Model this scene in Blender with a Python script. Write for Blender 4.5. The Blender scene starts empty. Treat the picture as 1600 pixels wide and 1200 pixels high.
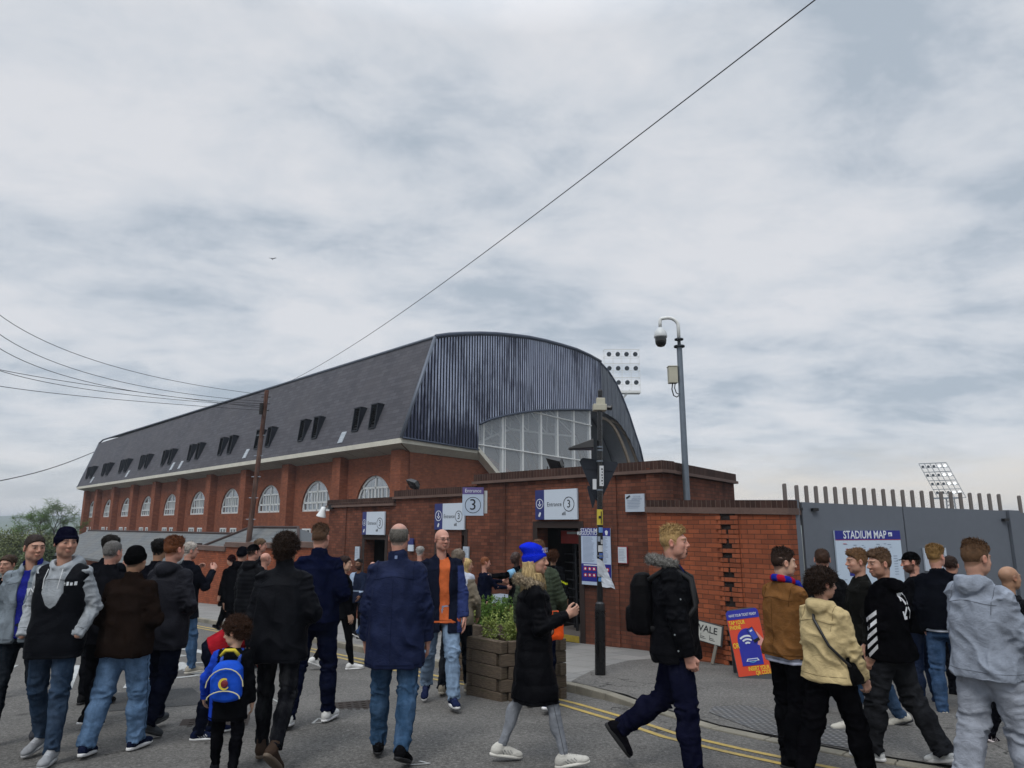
import bpy, math, random
import numpy as np
from mathutils import Vector, Matrix, noise as mnoise
R = math.radians
random.seed(7)
SC = bpy.context.scene
COL = SC.collection
# ------------------------------------------------------------------ camera
CZ = 1.57
TH = math.atan(220/1080)
cam = bpy.data.cameras.new('camera'); cam.sensor_width = 36; cam.lens = 36*1080/1600
cam.clip_start = 0.05; cam.clip_end = 20000
co = bpy.data.objects.new('camera', cam); COL.objects.link(co)
co.location = (0, 0, CZ); co.rotation_euler = (R(90)+TH, 0, 0)
SC.camera = co
# ------------------------------------------------------------------ light
SC.view_settings.view_transform = 'Standard'; SC.view_settings.look = 'None'
SC.view_settings.exposure = 0.0; SC.view_settings.gamma = 1
SC.render.engine = 'CYCLES'
SC.cycles.use_denoising = True
SC.cycles.max_bounces = 6; SC.cycles.transparent_max_bounces = 12
SUN_EL, SUN_AZ = R(52), R(200)      # azimuth clockwise from +Y
sl = bpy.data.lights.new('sun', 'SUN'); sl.energy = 1.8; sl.angle = R(24); sl.color = (1, .965, .91)
so = bpy.data.objects.new('sun', sl); COL.objects.link(so)
so.rotation_euler = (R(90)-SUN_EL, 0, R(180)-SUN_AZ)
W = bpy.data.worlds.new('World'); SC.world = W; W.use_nodes = True
def build_world():
    nt = W.node_tree; nt.nodes.clear(); N = nt.nodes.new; L = nt.links.new
    out = N('ShaderNodeOutputWorld')
    sky = N('ShaderNodeTexSky'); sky.sky_type = 'NISHITA'; sky.sun_disc = False
    sky.sun_elevation = SUN_EL; sky.sun_rotation = SUN_AZ
    b1 = N('ShaderNodeBackground'); b1.inputs[1].default_value = 0.1; L(sky.outputs[0], b1.inputs[0])
    tc = N('ShaderNodeTexCoord')
    sp = N('ShaderNodeSeparateXYZ'); L(tc.outputs['Generated'], sp.inputs[0])
    def M(op, a, b=None, c=None):
        m = N('ShaderNodeMath'); m.operation = op
        for i, v in enumerate((a, b, c)):
            if v is None: continue
            if isinstance(v, (int, float)): m.inputs[i].default_value = v
            else: L(v, m.inputs[i])
        return m.outputs[0]
    zc = M('MAXIMUM', sp.outputs[2], 0.0)
    den = M('ADD', zc, 0.22)
    px = M('DIVIDE', sp.outputs[0], den); py = M('DIVIDE', sp.outputs[1], den)
    cb = N('ShaderNodeCombineXYZ'); L(px, cb.inputs[0]); L(py, cb.inputs[1])
    def noise(scale, detail, rough, dist, off, sx=1, sy=1, rot=0):
        mp = N('ShaderNodeMapping'); mp.inputs['Location'].default_value = off
        mp.inputs['Scale'].default_value = (sx, sy, 1); mp.inputs['Rotation'].default_value = (0, 0, rot)
        L(cb.outputs[0], mp.inputs[0])
        n = N('ShaderNodeTexNoise'); n.inputs['Scale'].default_value = scale; n.inputs['Detail'].default_value = detail
        n.inputs['Roughness'].default_value = rough; n.inputs['Distortion'].default_value = dist
        L(mp.outputs[0], n.inputs[0]); return n.outputs[0]
    n1 = noise(1.45, 10, .56, .3, (3.1, 1.7, 0.4), 1, 1.15, .5)
    n2 = noise(3.6, 9, .6, .25, (8.2, 4.4, 1.9), 1, 1.35, -.5)
    n3 = noise(.42, 3, .5, .1, (1.4, 9.2, 5.0))
    s = M('ADD', M('MULTIPLY', n1, .50), M('ADD', M('MULTIPLY', n2, .38), M('MULTIPLY', n3, .12)))
    rp = N('ShaderNodeValToRGB'); L(s, rp.inputs[0]); e = rp.color_ramp.elements
    e[0].position = .425; e[0].color = (.445, .51, .585, 1)
    e[1].position = .60; e[1].color = (.75, .765, .80, 1)
    m = e.new(.46); m.color = (.52, .575, .645, 1)
    m = e.new(.495); m.color = (.60, .645, .705, 1)
    m = e.new(.53); m.color = (.665, .70, .75, 1)
    # pale warm band low on the horizon, brighter towards the right
    hz = N('ShaderNodeMapRange'); hz.interpolation_type = 'SMOOTHSTEP'
    hz.inputs[1].default_value = .115; hz.inputs[2].default_value = .02; hz.inputs[3].default_value = 0; hz.inputs[4].default_value = 1
    L(M('ADD', sp.outputs[2], M('MULTIPLY', M('SUBTRACT', n2, .5), .10)), hz.inputs[0])
    side = N('ShaderNodeMapRange'); side.inputs[1].default_value = -.45; side.inputs[2].default_value = .25
    side.inputs[3].default_value = .25; side.inputs[3].default_value = .3; side.inputs[4].default_value = 1.; L(sp.outputs[0], side.inputs[0])
    mx = N('ShaderNodeMixRGB'); mx.inputs[2].default_value = (.86, .80, .73, 1)
    L(M('MULTIPLY', hz.outputs[0], side.outputs[0]), mx.inputs[0]); L(rp.outputs[0], mx.inputs[1])
    # an overcast sky is brighter overhead than the part the photo shows
    zr = N('ShaderNodeMapRange'); zr.inputs[1].default_value = .62; zr.inputs[2].default_value = .95
    zr.inputs[3].default_value = 1.0; zr.inputs[4].default_value = 2.9; L(sp.outputs[2], zr.inputs[0])
    b2 = N('ShaderNodeBackground'); L(mx.outputs[0], b2.inputs[0]); L(zr.outputs[0], b2.inputs[1])
    ms = N('ShaderNodeMixShader'); ms.inputs[0].default_value = .93
    L(b1.outputs[0], ms.inputs[1]); L(b2.outputs[0], ms.inputs[2]); L(ms.outputs[0], out.inputs[0])
build_world()
# ------------------------------------------------------------------ projection of photo pixels (1600x1200) to places
SN, CS = math.sin(TH), math.cos(TH)
def ray(u, v):
    den = 1080*CS-(600-v)*SN
    return (u-800)/den, (1080*SN+(600-v)*CS)/den
def gz(x, y):
    t = y if y < 60 else 60+25*(1-math.exp(-(y-60)/25))
    return -.055*t - .02*max(0, min(x, 30))
def P(u, v, Y):
    a, b = ray(u, v); return Vector((a*Y, Y, CZ+b*Y))
def G(u, v):
    a, b = ray(u, v); Y = 10
    for _ in range(60): Y = Y*.5+.5*max(.5, (gz(a*Y, Y)-CZ)/b)
    return Vector((a*Y, Y, gz(a*Y, Y)))
K = .97; D1 = Vector((-.6963, .7178, 0)); D2 = Vector((.7178, .6963, 0)); ROT = math.atan2(-.7178, .6963)
def WP(C, u, v):                      # point of the vertical street-side plane C seen at a pixel
    a, b = ray(u, v); Y = C/(K+a); return Vector((a*Y, Y, CZ+b*Y))
# ------------------------------------------------------------------ mesh helpers
INV = {}
class MB:
    def __init__(s): s.v = []; s.f = []; s.m = []; s.smooth = False
    def add(s, vs, fs, mi=0):
        o = len(s.v); s.v += [tuple(p) for p in vs]
        for f in fs: s.f.append(tuple(i+o for i in f)); s.m.append(mi)
        return s
    def box(s, x0, x1, y0, y1, z0, z1, mi=0, M=None):
        vs = [Vector(p) for p in ((x0,y0,z0),(x1,y0,z0),(x1,y1,z0),(x0,y1,z0),(x0,y0,z1),(x1,y0,z1),(x1,y1,z1),(x0,y1,z1))]
        if M is not None: vs = [M @ p for p in vs]
        return s.add(vs, [(0,3,2,1),(4,5,6,7),(0,1,5,4),(1,2,6,5),(2,3,7,6),(3,0,4,7)], mi)
    def hexa(s, lo, hi, mi=0):        # two rings of n points
        n = len(lo); fs = [tuple(range(n))[::-1], tuple(range(n, 2*n))]
        fs += [(i, (i+1) % n, n+(i+1) % n, n+i) for i in range(n)]
        return s.add(list(lo)+list(hi), fs, mi)
    def prism(s, poly, off, mi=0):    # polygon of 3D points pushed by a vector
        off = Vector(off); return s.hexa([Vector(p) for p in poly], [Vector(p)+off for p in poly], mi)
    def tube(s, p, q, r, r2=None, n=8, mi=0):
        p, q = Vector(p), Vector(q); d = (q-p).normalized(); r2 = r if r2 is None else r2
        a = d.orthogonal().normalized(); b = d.cross(a)
        c = [(math.cos(2*math.pi*i/n), math.sin(2*math.pi*i/n)) for i in range(n)]
        return s.hexa([p+a*x*r+b*y*r for x, y in c], [q+a*x*r2+b*y*r2 for x, y in c], mi)
    def path(s, pts, r, n=6, mi=0):
        pts = [Vector(p) for p in pts]; rs = r if isinstance(r, (list, tuple)) else [r]*len(pts)
        o = len(s.v); a = None
        for i, p in enumerate(pts):
            d = (pts[min(i+1, len(pts)-1)]-pts[max(i-1, 0)]).normalized()
            a = d.orthogonal().normalized() if a is None else (a-d*a.dot(d)).normalized()
            b = d.cross(a)
            for k in range(n):
                t = 2*math.pi*k/n; s.v.append(tuple(p+(a*math.cos(t)+b*math.sin(t))*rs[i]))
        for i in range(len(pts)-1):
            for k in range(n):
                s.f.append((o+i*n+k, o+i*n+(k+1) % n, o+(i+1)*n+(k+1) % n, o+(i+1)*n+k)); s.m.append(mi)
        s.f.append(tuple(o+k for k in range(n))[::-1]); s.m.append(mi)
        e = o+(len(pts)-1)*n; s.f.append(tuple(e+k for k in range(n))); s.m.append(mi)
        return s
    def lathe(s, prof, c=(0,0,0), n=16, mi=0, M=None):
        o = len(s.v)
        for r, z in prof:
            for k in range(n):
                t = 2*math.pi*k/n; p = Vector((c[0]+r*math.cos(t), c[1]+r*math.sin(t), c[2]+z))
                s.v.append(tuple(M @ p if M is not None else p))
        for i in range(len(prof)-1):
            for k in range(n):
                s.f.append((o+i*n+k, o+i*n+(k+1) % n, o+(i+1)*n+(k+1) % n, o+(i+1)*n+k)); s.m.append(mi)
        return s
def setp(o, label=None, cat=None, group=None, kind=None):
    if label: o['label'] = label
    if cat: o['category'] = cat
    if group: o['group'] = group
    if kind: o['kind'] = kind
    return o
def link(o, parent=None):
    COL.objects.link(o)
    if parent is not None: o.parent = parent
    return o
def empty(name, loc, rz=0, **k):
    o = bpy.data.objects.new(name, None); COL.objects.link(o); o.empty_display_size = .2
    o.location = loc; o.rotation_euler = (0, 0, rz)
    INV[o.name] = (Matrix.Translation(Vector(loc)) @ Matrix.Rotation(rz, 4, 'Z')).inverted()
    return setp(o, **k)
def obj(name, mb, mats, parent=None, world=True, smooth=False, bevel=0, uv=True, **k):
    """one mesh object; world=True: the vertices are world coordinates"""
    vs = [Vector(p) for p in mb.v]
    if parent is None and world:
        n = len(vs); c = Vector((sum(p.x for p in vs)/n, sum(p.y for p in vs)/n, min(p.z for p in vs)))
        vs2 = [p-c for p in vs]
    else:
        c = Vector((0, 0, 0))
        Mi = INV.get(parent.name) if (parent is not None and world) else None
        vs2 = [Mi @ p for p in vs] if Mi is not None else vs
    me = bpy.data.meshes.new(name); me.from_pydata([tuple(p) for p in vs2], [], mb.f)
    if not isinstance(mats, (list, tuple)): mats = [mats]
    for m in mats: me.materials.append(m)
    me.polygons.foreach_set('material_index', mb.m)
    if smooth: me.polygons.foreach_set('use_smooth', [True]*len(me.polygons))
    if uv:
        ul = me.uv_layers.new(name='UVMap')
        for p in me.polygons:
            pts = [vs[i] for i in p.vertices]
            nn = Vector((0, 0, 0))
            for i in range(len(pts)):
                a, b = pts[i], pts[(i+1) % len(pts)]
                nn += Vector(((a.y-b.y)*(a.z+b.z), (a.z-b.z)*(a.x+b.x), (a.x-b.x)*(a.y+b.y)))
            if nn.length > 0: nn.normalize()
            if abs(nn.z) > .9: t, w = Vector((1, 0, 0)), Vector((0, 1, 0))
            else:
                t = Vector((-nn.y, nn.x, 0)).normalized(); w = nn.cross(t)
            for li in p.loop_indices:
                q = vs[me.loops[li].vertex_index]; ul.data[li].uv = (q.dot(t), q.dot(w))
    me.validate(); me.update()
    o = bpy.data.objects.new(name, me); link(o, parent)
    if parent is None: o.location = c
    if mb_inv_needed(parent, world): INV[o.name] = INV.get(parent.name)
    elif parent is None: INV[o.name] = Matrix.Translation(c).inverted()
    if bevel:
        b = o.modifiers.new('bevel', 'BEVEL'); b.width = bevel; b.segments = 2; b.limit_method = 'ANGLE'
    return setp(o, **k)
def mb_inv_needed(parent, world): return parent is not None and world
def copy_tree(o, parent=None, loc=None, **k):
    c = o.copy(); COL.objects.link(c)
    if parent is not None: c.parent = parent
    if loc is not None: c.location = loc
    for ch in list(o.children): copy_tree(ch, c)
    return setp(c, **k)
# ------------------------------------------------------------------ materials
def lin(c):
    if isinstance(c, str):
        c = [int(c[i:i+2], 16)/255 for i in (0, 2, 4)]
        return tuple(x/12.92 if x <= .04045 else ((x+.055)/1.055)**2.4 for x in c)
    return tuple(c)
class NT:
    def __init__(s, name):
        s.mat = bpy.data.materials.new(name); s.mat.use_nodes = True; s.nt = s.mat.node_tree
        s.b = s.nt.nodes['Principled BSDF']; s.out = s.nt.nodes['Material Output']
    def n(s, t, **k):
        nd = s.nt.nodes.new('ShaderNode'+t)
        for a, v in k.items(): setattr(nd, a, v)
        return nd
    def l(s, a, b): s.nt.links.new(a, b)
    def sock(s, nd, i, v):
        if v is None: return
        if hasattr(v, 'node'): s.l(v, nd.inputs[i])
        elif isinstance(v, tuple) and len(v) == 3 and nd.inputs[i].type == 'RGBA': nd.inputs[i].default_value = (*v, 1)
        else: nd.inputs[i].default_value = v
    def coord(s, kind='Object', sc=(1, 1, 1), rot=(0, 0, 0), loc=(0, 0, 0)):
        tc = s.n('TexCoord'); mp = s.n('Mapping'); mp.inputs['Scale'].default_value = sc
        mp.inputs['Rotation'].default_value = rot; mp.inputs['Location'].default_value = loc
        s.l(tc.outputs[kind], mp.inputs[0]); return mp.outputs[0]
    def noise(s, co, scale=5, detail=4, rough=.5, dist=0):
        nd = s.n('TexNoise'); s.l(co, nd.inputs[0])
        for k, v in (('Scale', scale), ('Detail', detail), ('Roughness', rough), ('Distortion', dist)): nd.inputs[k].default_value = v
        return nd.outputs[0]
    def math(s, op, a, b=None, c=None):
        nd = s.n('Math', operation=op); s.sock(nd, 0, a); s.sock(nd, 1, b); s.sock(nd, 2, c); return nd.outputs[0]
    def rng(s, v, a, b, c=0., d=1.):
        nd = s.n('MapRange'); s.sock(nd, 0, v)
        for i, x in enumerate((a, b, c, d)): nd.inputs[i+1].default_value = x
        return nd.outputs[0]
    def mix(s, f, a, b, mode='MIX'):
        nd = s.n('MixRGB', blend_type=mode); s.sock(nd, 0, f); s.sock(nd, 1, a); s.sock(nd, 2, b); return nd.outputs[0]
    def bump(s, h, strength=.4, dist=.01, prev=None):
        nd = s.n('Bump'); nd.inputs['Strength'].default_value = strength; nd.inputs['Distance'].default_value = dist
        s.l(h, nd.inputs['Height'])
        if prev is not None: s.l(prev, nd.inputs['Normal'])
        s.l(nd.outputs[0], s.b.inputs['Normal']); return nd.outputs[0]
    def set(s, color=None, rough=None, metal=None, spec=None):
        if color is not None: s.sock(s.b, 'Base Color', color)
        if rough is not None: s.sock(s.b, 'Roughness', rough)
        if metal is not None: s.b.inputs['Metallic'].default_value = metal
        if spec is not None: s.b.inputs['Specular IOR Level'].default_value = spec
        return s.mat
MC = {}
def plain(name, color, rough=.6, metal=0, var=.12, scale=6, bump=0, spec=.4):
    """painted or plain surface with slight blotches, grime and roughness change"""
    if name in MC: return MC[name]
    c = lin(color); m = NT(name); co = m.coord('Object')
    n = m.noise(co, scale, 6, .6); f = m.noise(co, scale*9, 4, .6)
    k = m.math('ADD', m.math('MULTIPLY', n, .65), m.math('MULTIPLY', f, .35))
    col = m.mix(m.rng(k, .3, .7), tuple(x*(1-var) for x in c), tuple(min(1, x*(1+var)) for x in c))
    m.set(col, m.rng(n, .2, .8, max(.05, rough-.12), min(1, rough+.12)), metal, spec)
    if bump: m.bump(f, bump, .01)
    MC[name] = m.mat; return m.mat
def brick_mat(name, c1, c2, mortar, grime, gscale=.5, gamt=.5, wid=.225, hgt=.075, streak=1.0):
    m = NT(name); uv = m.coord('UV'); br = m.n('TexBrick', offset=.5)
    m.l(uv, br.inputs[0]); br.inputs['Scale'].default_value = 1
    br.inputs['Brick Width'].default_value = wid; br.inputs['Row Height'].default_value = hgt
    br.inputs['Mortar Size'].default_value = .006; br.inputs['Mortar Smooth'].default_value = .2; br.inputs['Bias'].default_value = 0
    br.inputs['Color1'].default_value = (*lin(c1), 1); br.inputs['Color2'].default_value = (*lin(c2), 1); br.inputs['Mortar'].default_value = (*lin(mortar), 1)
    g1 = m.noise(uv, gscale, 6, .62); g2 = m.noise(m.coord('UV', sc=(3.2, .35, 1)), 1.1, 5, .6); g3 = m.noise(uv, 14, 3, .6)
    k = m.math('ADD', m.math('MULTIPLY', g1, .55), m.math('MULTIPLY', g2, .45*streak))
    col = m.mix(m.rng(g3, .25, .75, .0, .45), br.outputs[0], tuple(x*.55 for x in lin(c1)))
    col = m.mix(m.math('MULTIPLY', m.rng(k, .40, .66), gamt), col, lin(grime))
    m.set(col, .9, 0, .2)
    h = m.math('ADD', m.math('MULTIPLY', m.math('SUBTRACT', 1.0, br.outputs[1]), 1.0), m.math('MULTIPLY', g3, .35))
    m.bump(h, .7, .012); return m.mat
M_BRICK = brick_mat('stand brick', '985b42', '7b4835', '72564a', '3d2c24', .22, .4, .23, .09)
M_BRICK2 = brick_mat('old brick', '84503e', '5e372a', '4b3b34', '261d1a', .5, .8)
M_BRICK3 = brick_mat('orange brick', 'a35a3c', '80452f', '4e372c', '3a2720', .6, .4)
M_COPE = plain('brown stone coping', '5e4b44', .85, var=.3, scale=3, bump=.5)
M_COPEB = brick_mat('brick coping', '4e3832', '3a2823', '6a5a52', '15110f', .6, .5, .09, .3)
M_CREAM = plain('cream concrete fascia', 'c2bfb3', .85, var=.16, scale=1.2, bump=.3)
M_SOFFIT = plain('grey concrete soffit', '9a978c', .9, var=.25, scale=.8, bump=.3)
M_WHITE = plain('white paint', 'd8dbdc', .5, var=.06)
M_UPVC = plain('white window frame', 'c9cdce', .45, var=.05)
M_BLACK = plain('black paint', '0d0d10', .4, var=.3, spec=.5)
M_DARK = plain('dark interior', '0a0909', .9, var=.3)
M_NAVY = plain('navy sign', '252c66', .4, var=.06)
M_SIGNW = plain('white sign face', 'b9c3cf', .4, var=.03)
M_GALV = plain('galvanised steel', '6d7680', .45, .55, var=.18, scale=3)
M_STEEL = plain('white steel', 'd0d2d1', .5, var=.12)
def glass_mat(name, tint=(.75, .8, .83), transp=.45, rough=.08, dirt=.35):
    m = NT(name); tr = m.n('BsdfTransparent'); tr.inputs[0].default_value = (*tint, 1)
    gl = m.n('BsdfGlossy'); gl.inputs[1].default_value = rough; gl.inputs[0].default_value = (.8, .85, .9, 1)
    df = m.n('BsdfDiffuse'); df.inputs[0].default_value = (*[x*.62 for x in tint], 1)
    a = m.n('MixShader'); a.inputs[0].default_value = dirt; m.l(gl.outputs[0], a.inputs[1]); m.l(df.outputs[0], a.inputs[2])
    b = m.n('MixShader'); b.inputs[0].default_value = transp; m.l(a.outputs[0], b.inputs[1]); m.l(tr.outputs[0], b.inputs[2])
    m.l(b.outputs[0], m.out.inputs[0]); return m.mat
M_GLASS = glass_mat('window glass', (.7, .74, .78), .5, .05, .25)
M_GLAZE = glass_mat('gable glazing', (.92, .95, .97), .58, .10, .82)
_tc = {}
def text_mb(s, size, M, mb=None, mi=0, align='CENTER', xs=1.0, depth=0, bold=0):
    """lettering in the local XZ plane facing -Y, placed by matrix M"""
    mb = mb or MB()
    cu = bpy.data.curves.new('t', 'FONT'); cu.body = s; cu.size = size; cu.align_x = align; cu.align_y = 'CENTER'
    cu.resolution_u = 3; cu.offset = bold*size
    o = bpy.data.objects.new('t', cu); COL.objects.link(o)
    me = bpy.data.meshes.new_from_object(o)
    T = M @ Matrix.Diagonal((xs, 1, 1, 1)) @ Matrix.Rotation(R(90), 4, 'X')
    mb.add([T @ v.co for v in me.vertices], [tuple(p.vertices) for p in me.polygons], mi)
    bpy.data.objects.remove(o); bpy.data.curves.remove(cu); bpy.data.meshes.remove(me)
    return mb
def T(x=0, y=0, z=0, rz=0, rx=0, ry=0):
    return Matrix.Translation((x, y, z)) @ Matrix.Rotation(rz, 4, 'Z') @ Matrix.Rotation(ry, 4, 'Y') @ Matrix.Rotation(rx, 4, 'X')
def ring_mb(mb, r0, r1, M, n=28, mi=0, a0=0, a1=2*math.pi):
    o = len(mb.v)
    for k in range(n+1):
        t = a0+(a1-a0)*k/n
        for r in (r0, r1): mb.v.append(tuple(M @ Vector((r*math.cos(t), 0, r*math.sin(t)))))
    for k in range(n): mb.f.append((o+2*k, o+2*k+1, o+2*k+3, o+2*k+2)); mb.m.append(mi)
    return mb
def rect_mb(mb, x0, x1, z0, z1, M, mi=0, y=0):
    return mb.add([M @ Vector(p) for p in ((x0, y, z0), (x1, y, z0), (x1, y, z1), (x0, y, z1))], [(0, 1, 2, 3)], mi)
# ================================================================== GROUND
def asphalt():
    m = NT('asphalt'); co = m.coord('Object')
    a = m.noise(co, .35, 5, .6); b = m.noise(co, 4, 6, .65); c = m.noise(co, 34, 4, .8); f = m.noise(co, 110, 2, .7); d = m.noise(m.coord('Object', sc=(.4, 2.5, 1), rot=(0, 0, .75)), .8, 5, .65)
    k = m.math('ADD', m.math('ADD', m.math('MULTIPLY', a, .4), m.math('MULTIPLY', b, .25)), m.math('MULTIPLY', d, .35))
    col = m.mix(m.rng(k, .36, .64), lin('4b4a48'), lin('6c6a67'))
    col = m.mix(m.rng(c, .51, .68, 0, .6), col, lin('908e8a')); col = m.mix(m.rng(c, .32, .47, .75, 0), col, lin('211f1e'))
    col = m.mix(m.rng(f, .55, .75, 0, .5), col, lin('9a9896')); col = m.mix(m.rng(f, .28, .42, .5, 0), col, lin('1f1f20'))
    # chewing gum and oil spots
    vo = m.n('TexVoronoi', feature='F1'); m.l(co, vo.inputs[0]); vo.inputs['Scale'].default_value = 2.3; col = m.mix(m.rng(vo.outputs[0], .035, .045, .55, 0), col, lin('8e8c86'))
    vp = m.n('TexVoronoi', feature='F1'); m.l(m.coord('Object', loc=(3, 7, 0)), vp.inputs[0]); vp.inputs['Scale'].default_value = 1.1; col = m.mix(m.rng(vp.outputs[0], .03, .11, .6, 0), col, lin('2b2a29'))
    # hairline cracks
    ve = m.n('TexVoronoi', feature='DISTANCE_TO_EDGE'); wv = m.n('VectorMath', operation='ADD'); nz_ = m.n('TexNoise'); m.l(co, nz_.inputs[0]); nz_.inputs['Scale'].default_value = 1.5; nz_.inputs['Detail'].default_value = 5
    sc_ = m.n('VectorMath', operation='SCALE'); m.l(nz_.outputs[1], sc_.inputs[0]); sc_.inputs['Scale'].default_value = 1.2; m.l(co, wv.inputs[0]); m.l(sc_.outputs[0], wv.inputs[1]); m.l(wv.outputs[0], ve.inputs[0]); ve.inputs['Scale'].default_value = .33
    ck = m.math('MULTIPLY', m.rng(ve.outputs[0], .0015, .005, 1, 0), m.rng(a, .45, .55)); col = m.mix(m.math('MULTIPLY', ck, .8), col, lin('1c1b1b'))
    m.set(col, m.rng(b, .3, .7, .8, .98), 0, .2); m.bump(m.math('ADD', c, m.math('MULTIPLY', f, .5)), .9, .008); return m.mat
M_ASPH = asphalt()
def ground_ok(): 
    xs = [-2900, -1500, -500, -200]+list(range(-100, 101, 2))+[200, 500, 1500, 2900]
    ys = [-60, -20]+list(range(-10, 121, 2))+[150, 200, 300, 500, 900, 1500, 2500]
    mb = MB(); n = len(xs)
    for y in ys:
        for x in xs: mb.v.append((x, y, gz(x, y)-.004))
    for j in range(len(ys)-1):
        for i in range(n-1): mb.f.append((j*n+i, j*n+i+1, (j+1)*n+i+1, (j+1)*n+i)); mb.m.append(0)
    return mb
def dirt_ground():
    m = NT('ground'); co = m.coord('Object'); n = m.noise(co, .05, 5, .6)
    m.set(m.mix(m.rng(n, .4, .6), lin('4b4d45'), lin('545550')), .95, 0, .2); return m.mat
gm = ground_ok()
obj('ground', gm, dirt_ground(), uv=False, kind='structure')
def drape(pts, mat, name, lift, kind='structure', thick=0, res=.6, **k):
    """closed outline of ground points as a sheet following the slope (plane per piece, so a fan of grid cells is not needed)"""
    mb = MB(); v = [(p[0], p[1], gz(p[0], p[1])+lift) for p in pts]
    mb.v = v; mb.f = [tuple(range(len(v)))]; mb.m = [0]
    return obj(name, mb, mat, uv=False, kind=kind, **k)
def strip(mb, L_, R_, lift, mi=0):
    o = len(mb.v)
    for a, b in zip(L_, R_):
        mb.v.append((a[0], a[1], gz(a[0], a[1])+lift)); mb.v.append((b[0], b[1], gz(b[0], b[1])+lift))
    for i in range(len(L_)-1): mb.f.append((o+2*i, o+2*i+1, o+2*i+3, o+2*i+2)); mb.m.append(mi)
# kerb line: from far left to the right, in plan
kerb = [G(*q).xy for q in ((294, 969), (425, 992), (572, 1021), (729, 1053), (830, 1070), (900, 1084), (945, 1094), (994, 1107), (1050, 1122), (1110, 1140), (1194, 1158), (1316, 1182), (1398, 1196))]
d0 = (kerb[0]-kerb[1]).normalized(); kerb = [kerb[0]+d0*60, kerb[0]+d0*25]+kerb
d1 = (kerb[-1]-kerb[-2]).normalized(); kerb += [kerb[-1]+d1*1.5, kerb[-1]+d1*5, kerb[-1]+Vector((25, -4))]
def resample(pl, step):
    out = [pl[0]]
    for a, b in zip(pl, pl[1:]):
        n = max(1, int((b-a).length/step))
        for i in range(1, n+1): out.append(a.lerp(b, i/n))
    return out
kerb = resample(kerb, 1.0)
def offset(pl, d):
    out = []
    for i, p in enumerate(pl):
        t = (pl[min(i+1, len(pl)-1)]-pl[max(i-1, 0)]).normalized(); out.append(p+Vector((-t.y, t.x))*d)
    return out
# +d is to the pavement side (left of travel left->right is +Y)
mb = MB(); strip(mb, [p+Vector((-60, -60)) for p in kerb], [p for p in kerb], .0)
road = MB()
xs = list(range(-70, 41, 2)); ys = list(range(-14, 71, 2))
for y in ys:
    for x in xs: road.v.append((x, y, gz(x, y)))
n = len(xs)
for j in range(len(ys)-1):
    for i in range(n-1): road.f.append((j*n+i, j*n+i+1, (j+1)*n+i+1, (j+1)*n+i)); road.m.append(0)
obj('road', road, M_ASPH, uv=False, kind='structure')
KH = .10
def kerb_h(p):                         # dropped kerb on the right of the lamp column
    x = p.x
    return KH if x < .95 else max(.018, KH-(x-.95)*.11)
def paving():
    m = NT('paving slabs'); uv = m.coord('Object', rot=(0, 0, .8)); br = m.n('TexBrick', offset=.5); m.l(uv, br.inputs[0])
    br.inputs['Scale'].default_value = 1; br.inputs['Brick Width'].default_value = .6; br.inputs['Row Height'].default_value = .6
    br.inputs['Mortar Size'].default_value = .006; br.inputs['Mortar'].default_value = (.05, .05, .048, 1)
    br.inputs['Color1'].default_value = (*lin('7d7d7c'), 1); br.inputs['Color2'].default_value = (*lin('8b8a88'), 1)
    a = m.noise(uv, .8, 5, .6); b = m.noise(uv, 60, 3, .6)
    col = m.mix(m.rng(a, .35, .7, 0, .4), br.outputs[0], lin('6a6863')); col = m.mix(m.rng(b, .5, .8, 0, .3), col, lin('4d4c4a'))
    g_ = m.n('TexVoronoi', feature='F1'); m.l(m.coord('Object'), g_.inputs[0]); g_.inputs['Scale'].default_value = 2.1; col = m.mix(m.rng(g_.outputs[0], .04, .06, .6, 0), col, lin('4a4844')); m.set(col, .9, 0, .2); m.bump(m.math('SUBTRACT', b, br.outputs[1]), .3, .004); return m.mat
M_PAVE = paving()
inner = offset(kerb, .15)
wide = offset(kerb, 9.0)
pm = MB(); pv = MB()
# pavement: from kerb inner edge back 9 m, slabs left of the lamp column, asphalt to its right
o = None
def band(mb, A, B, fa, fb, idx):
    o = len(mb.v)
    for i in idx:
        a, b = A[i], B[i]
        mb.v.append((a.x, a.y, gz(a.x, a.y)+fa(i))); mb.v.append((b.x, b.y, gz(b.x, b.y)+fb(i)))
    for j in range(len(idx)-1): mb.f.append((o+2*j, o+2*j+1, o+2*j+3, o+2*j+2)); mb.m.append(0)
hk = [kerb_h(p) for p in kerb]
ns = max(i for i, p in enumerate(kerb) if p.x < 1.2)
far_ = [p for p in offset(kerb, 1.0)]
for i, p in enumerate(far_):
    far_[i] = far_[i]+Vector((D2.x, D2.y))*(8 if p.x < 3 else 9.5) if p.x < 8 else far_[i]+Vector((0, 12))
band(pm, inner, far_, lambda i: hk[i]-.004, lambda i: KH, list(range(0, len(kerb))))
obj('pavement', pm, M_PAVE, uv=False, kind='structure')
def kerbmat():
    m = NT('kerb stone'); co = m.coord('Object'); a = m.noise(co, 2.5, 5, .6); b = m.noise(co, 70, 3, .6)
    col = m.mix(m.rng(a, .35, .65), lin('6f6c62'), lin('8b867a')); col = m.mix(m.rng(b, .5, .8, 0, .4), col, lin('45433e'))
    m.set(col, .9, 0, .2); m.bump(b, .5, .004); return m.mat
M_KERB = kerbmat()
km = MB()
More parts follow.
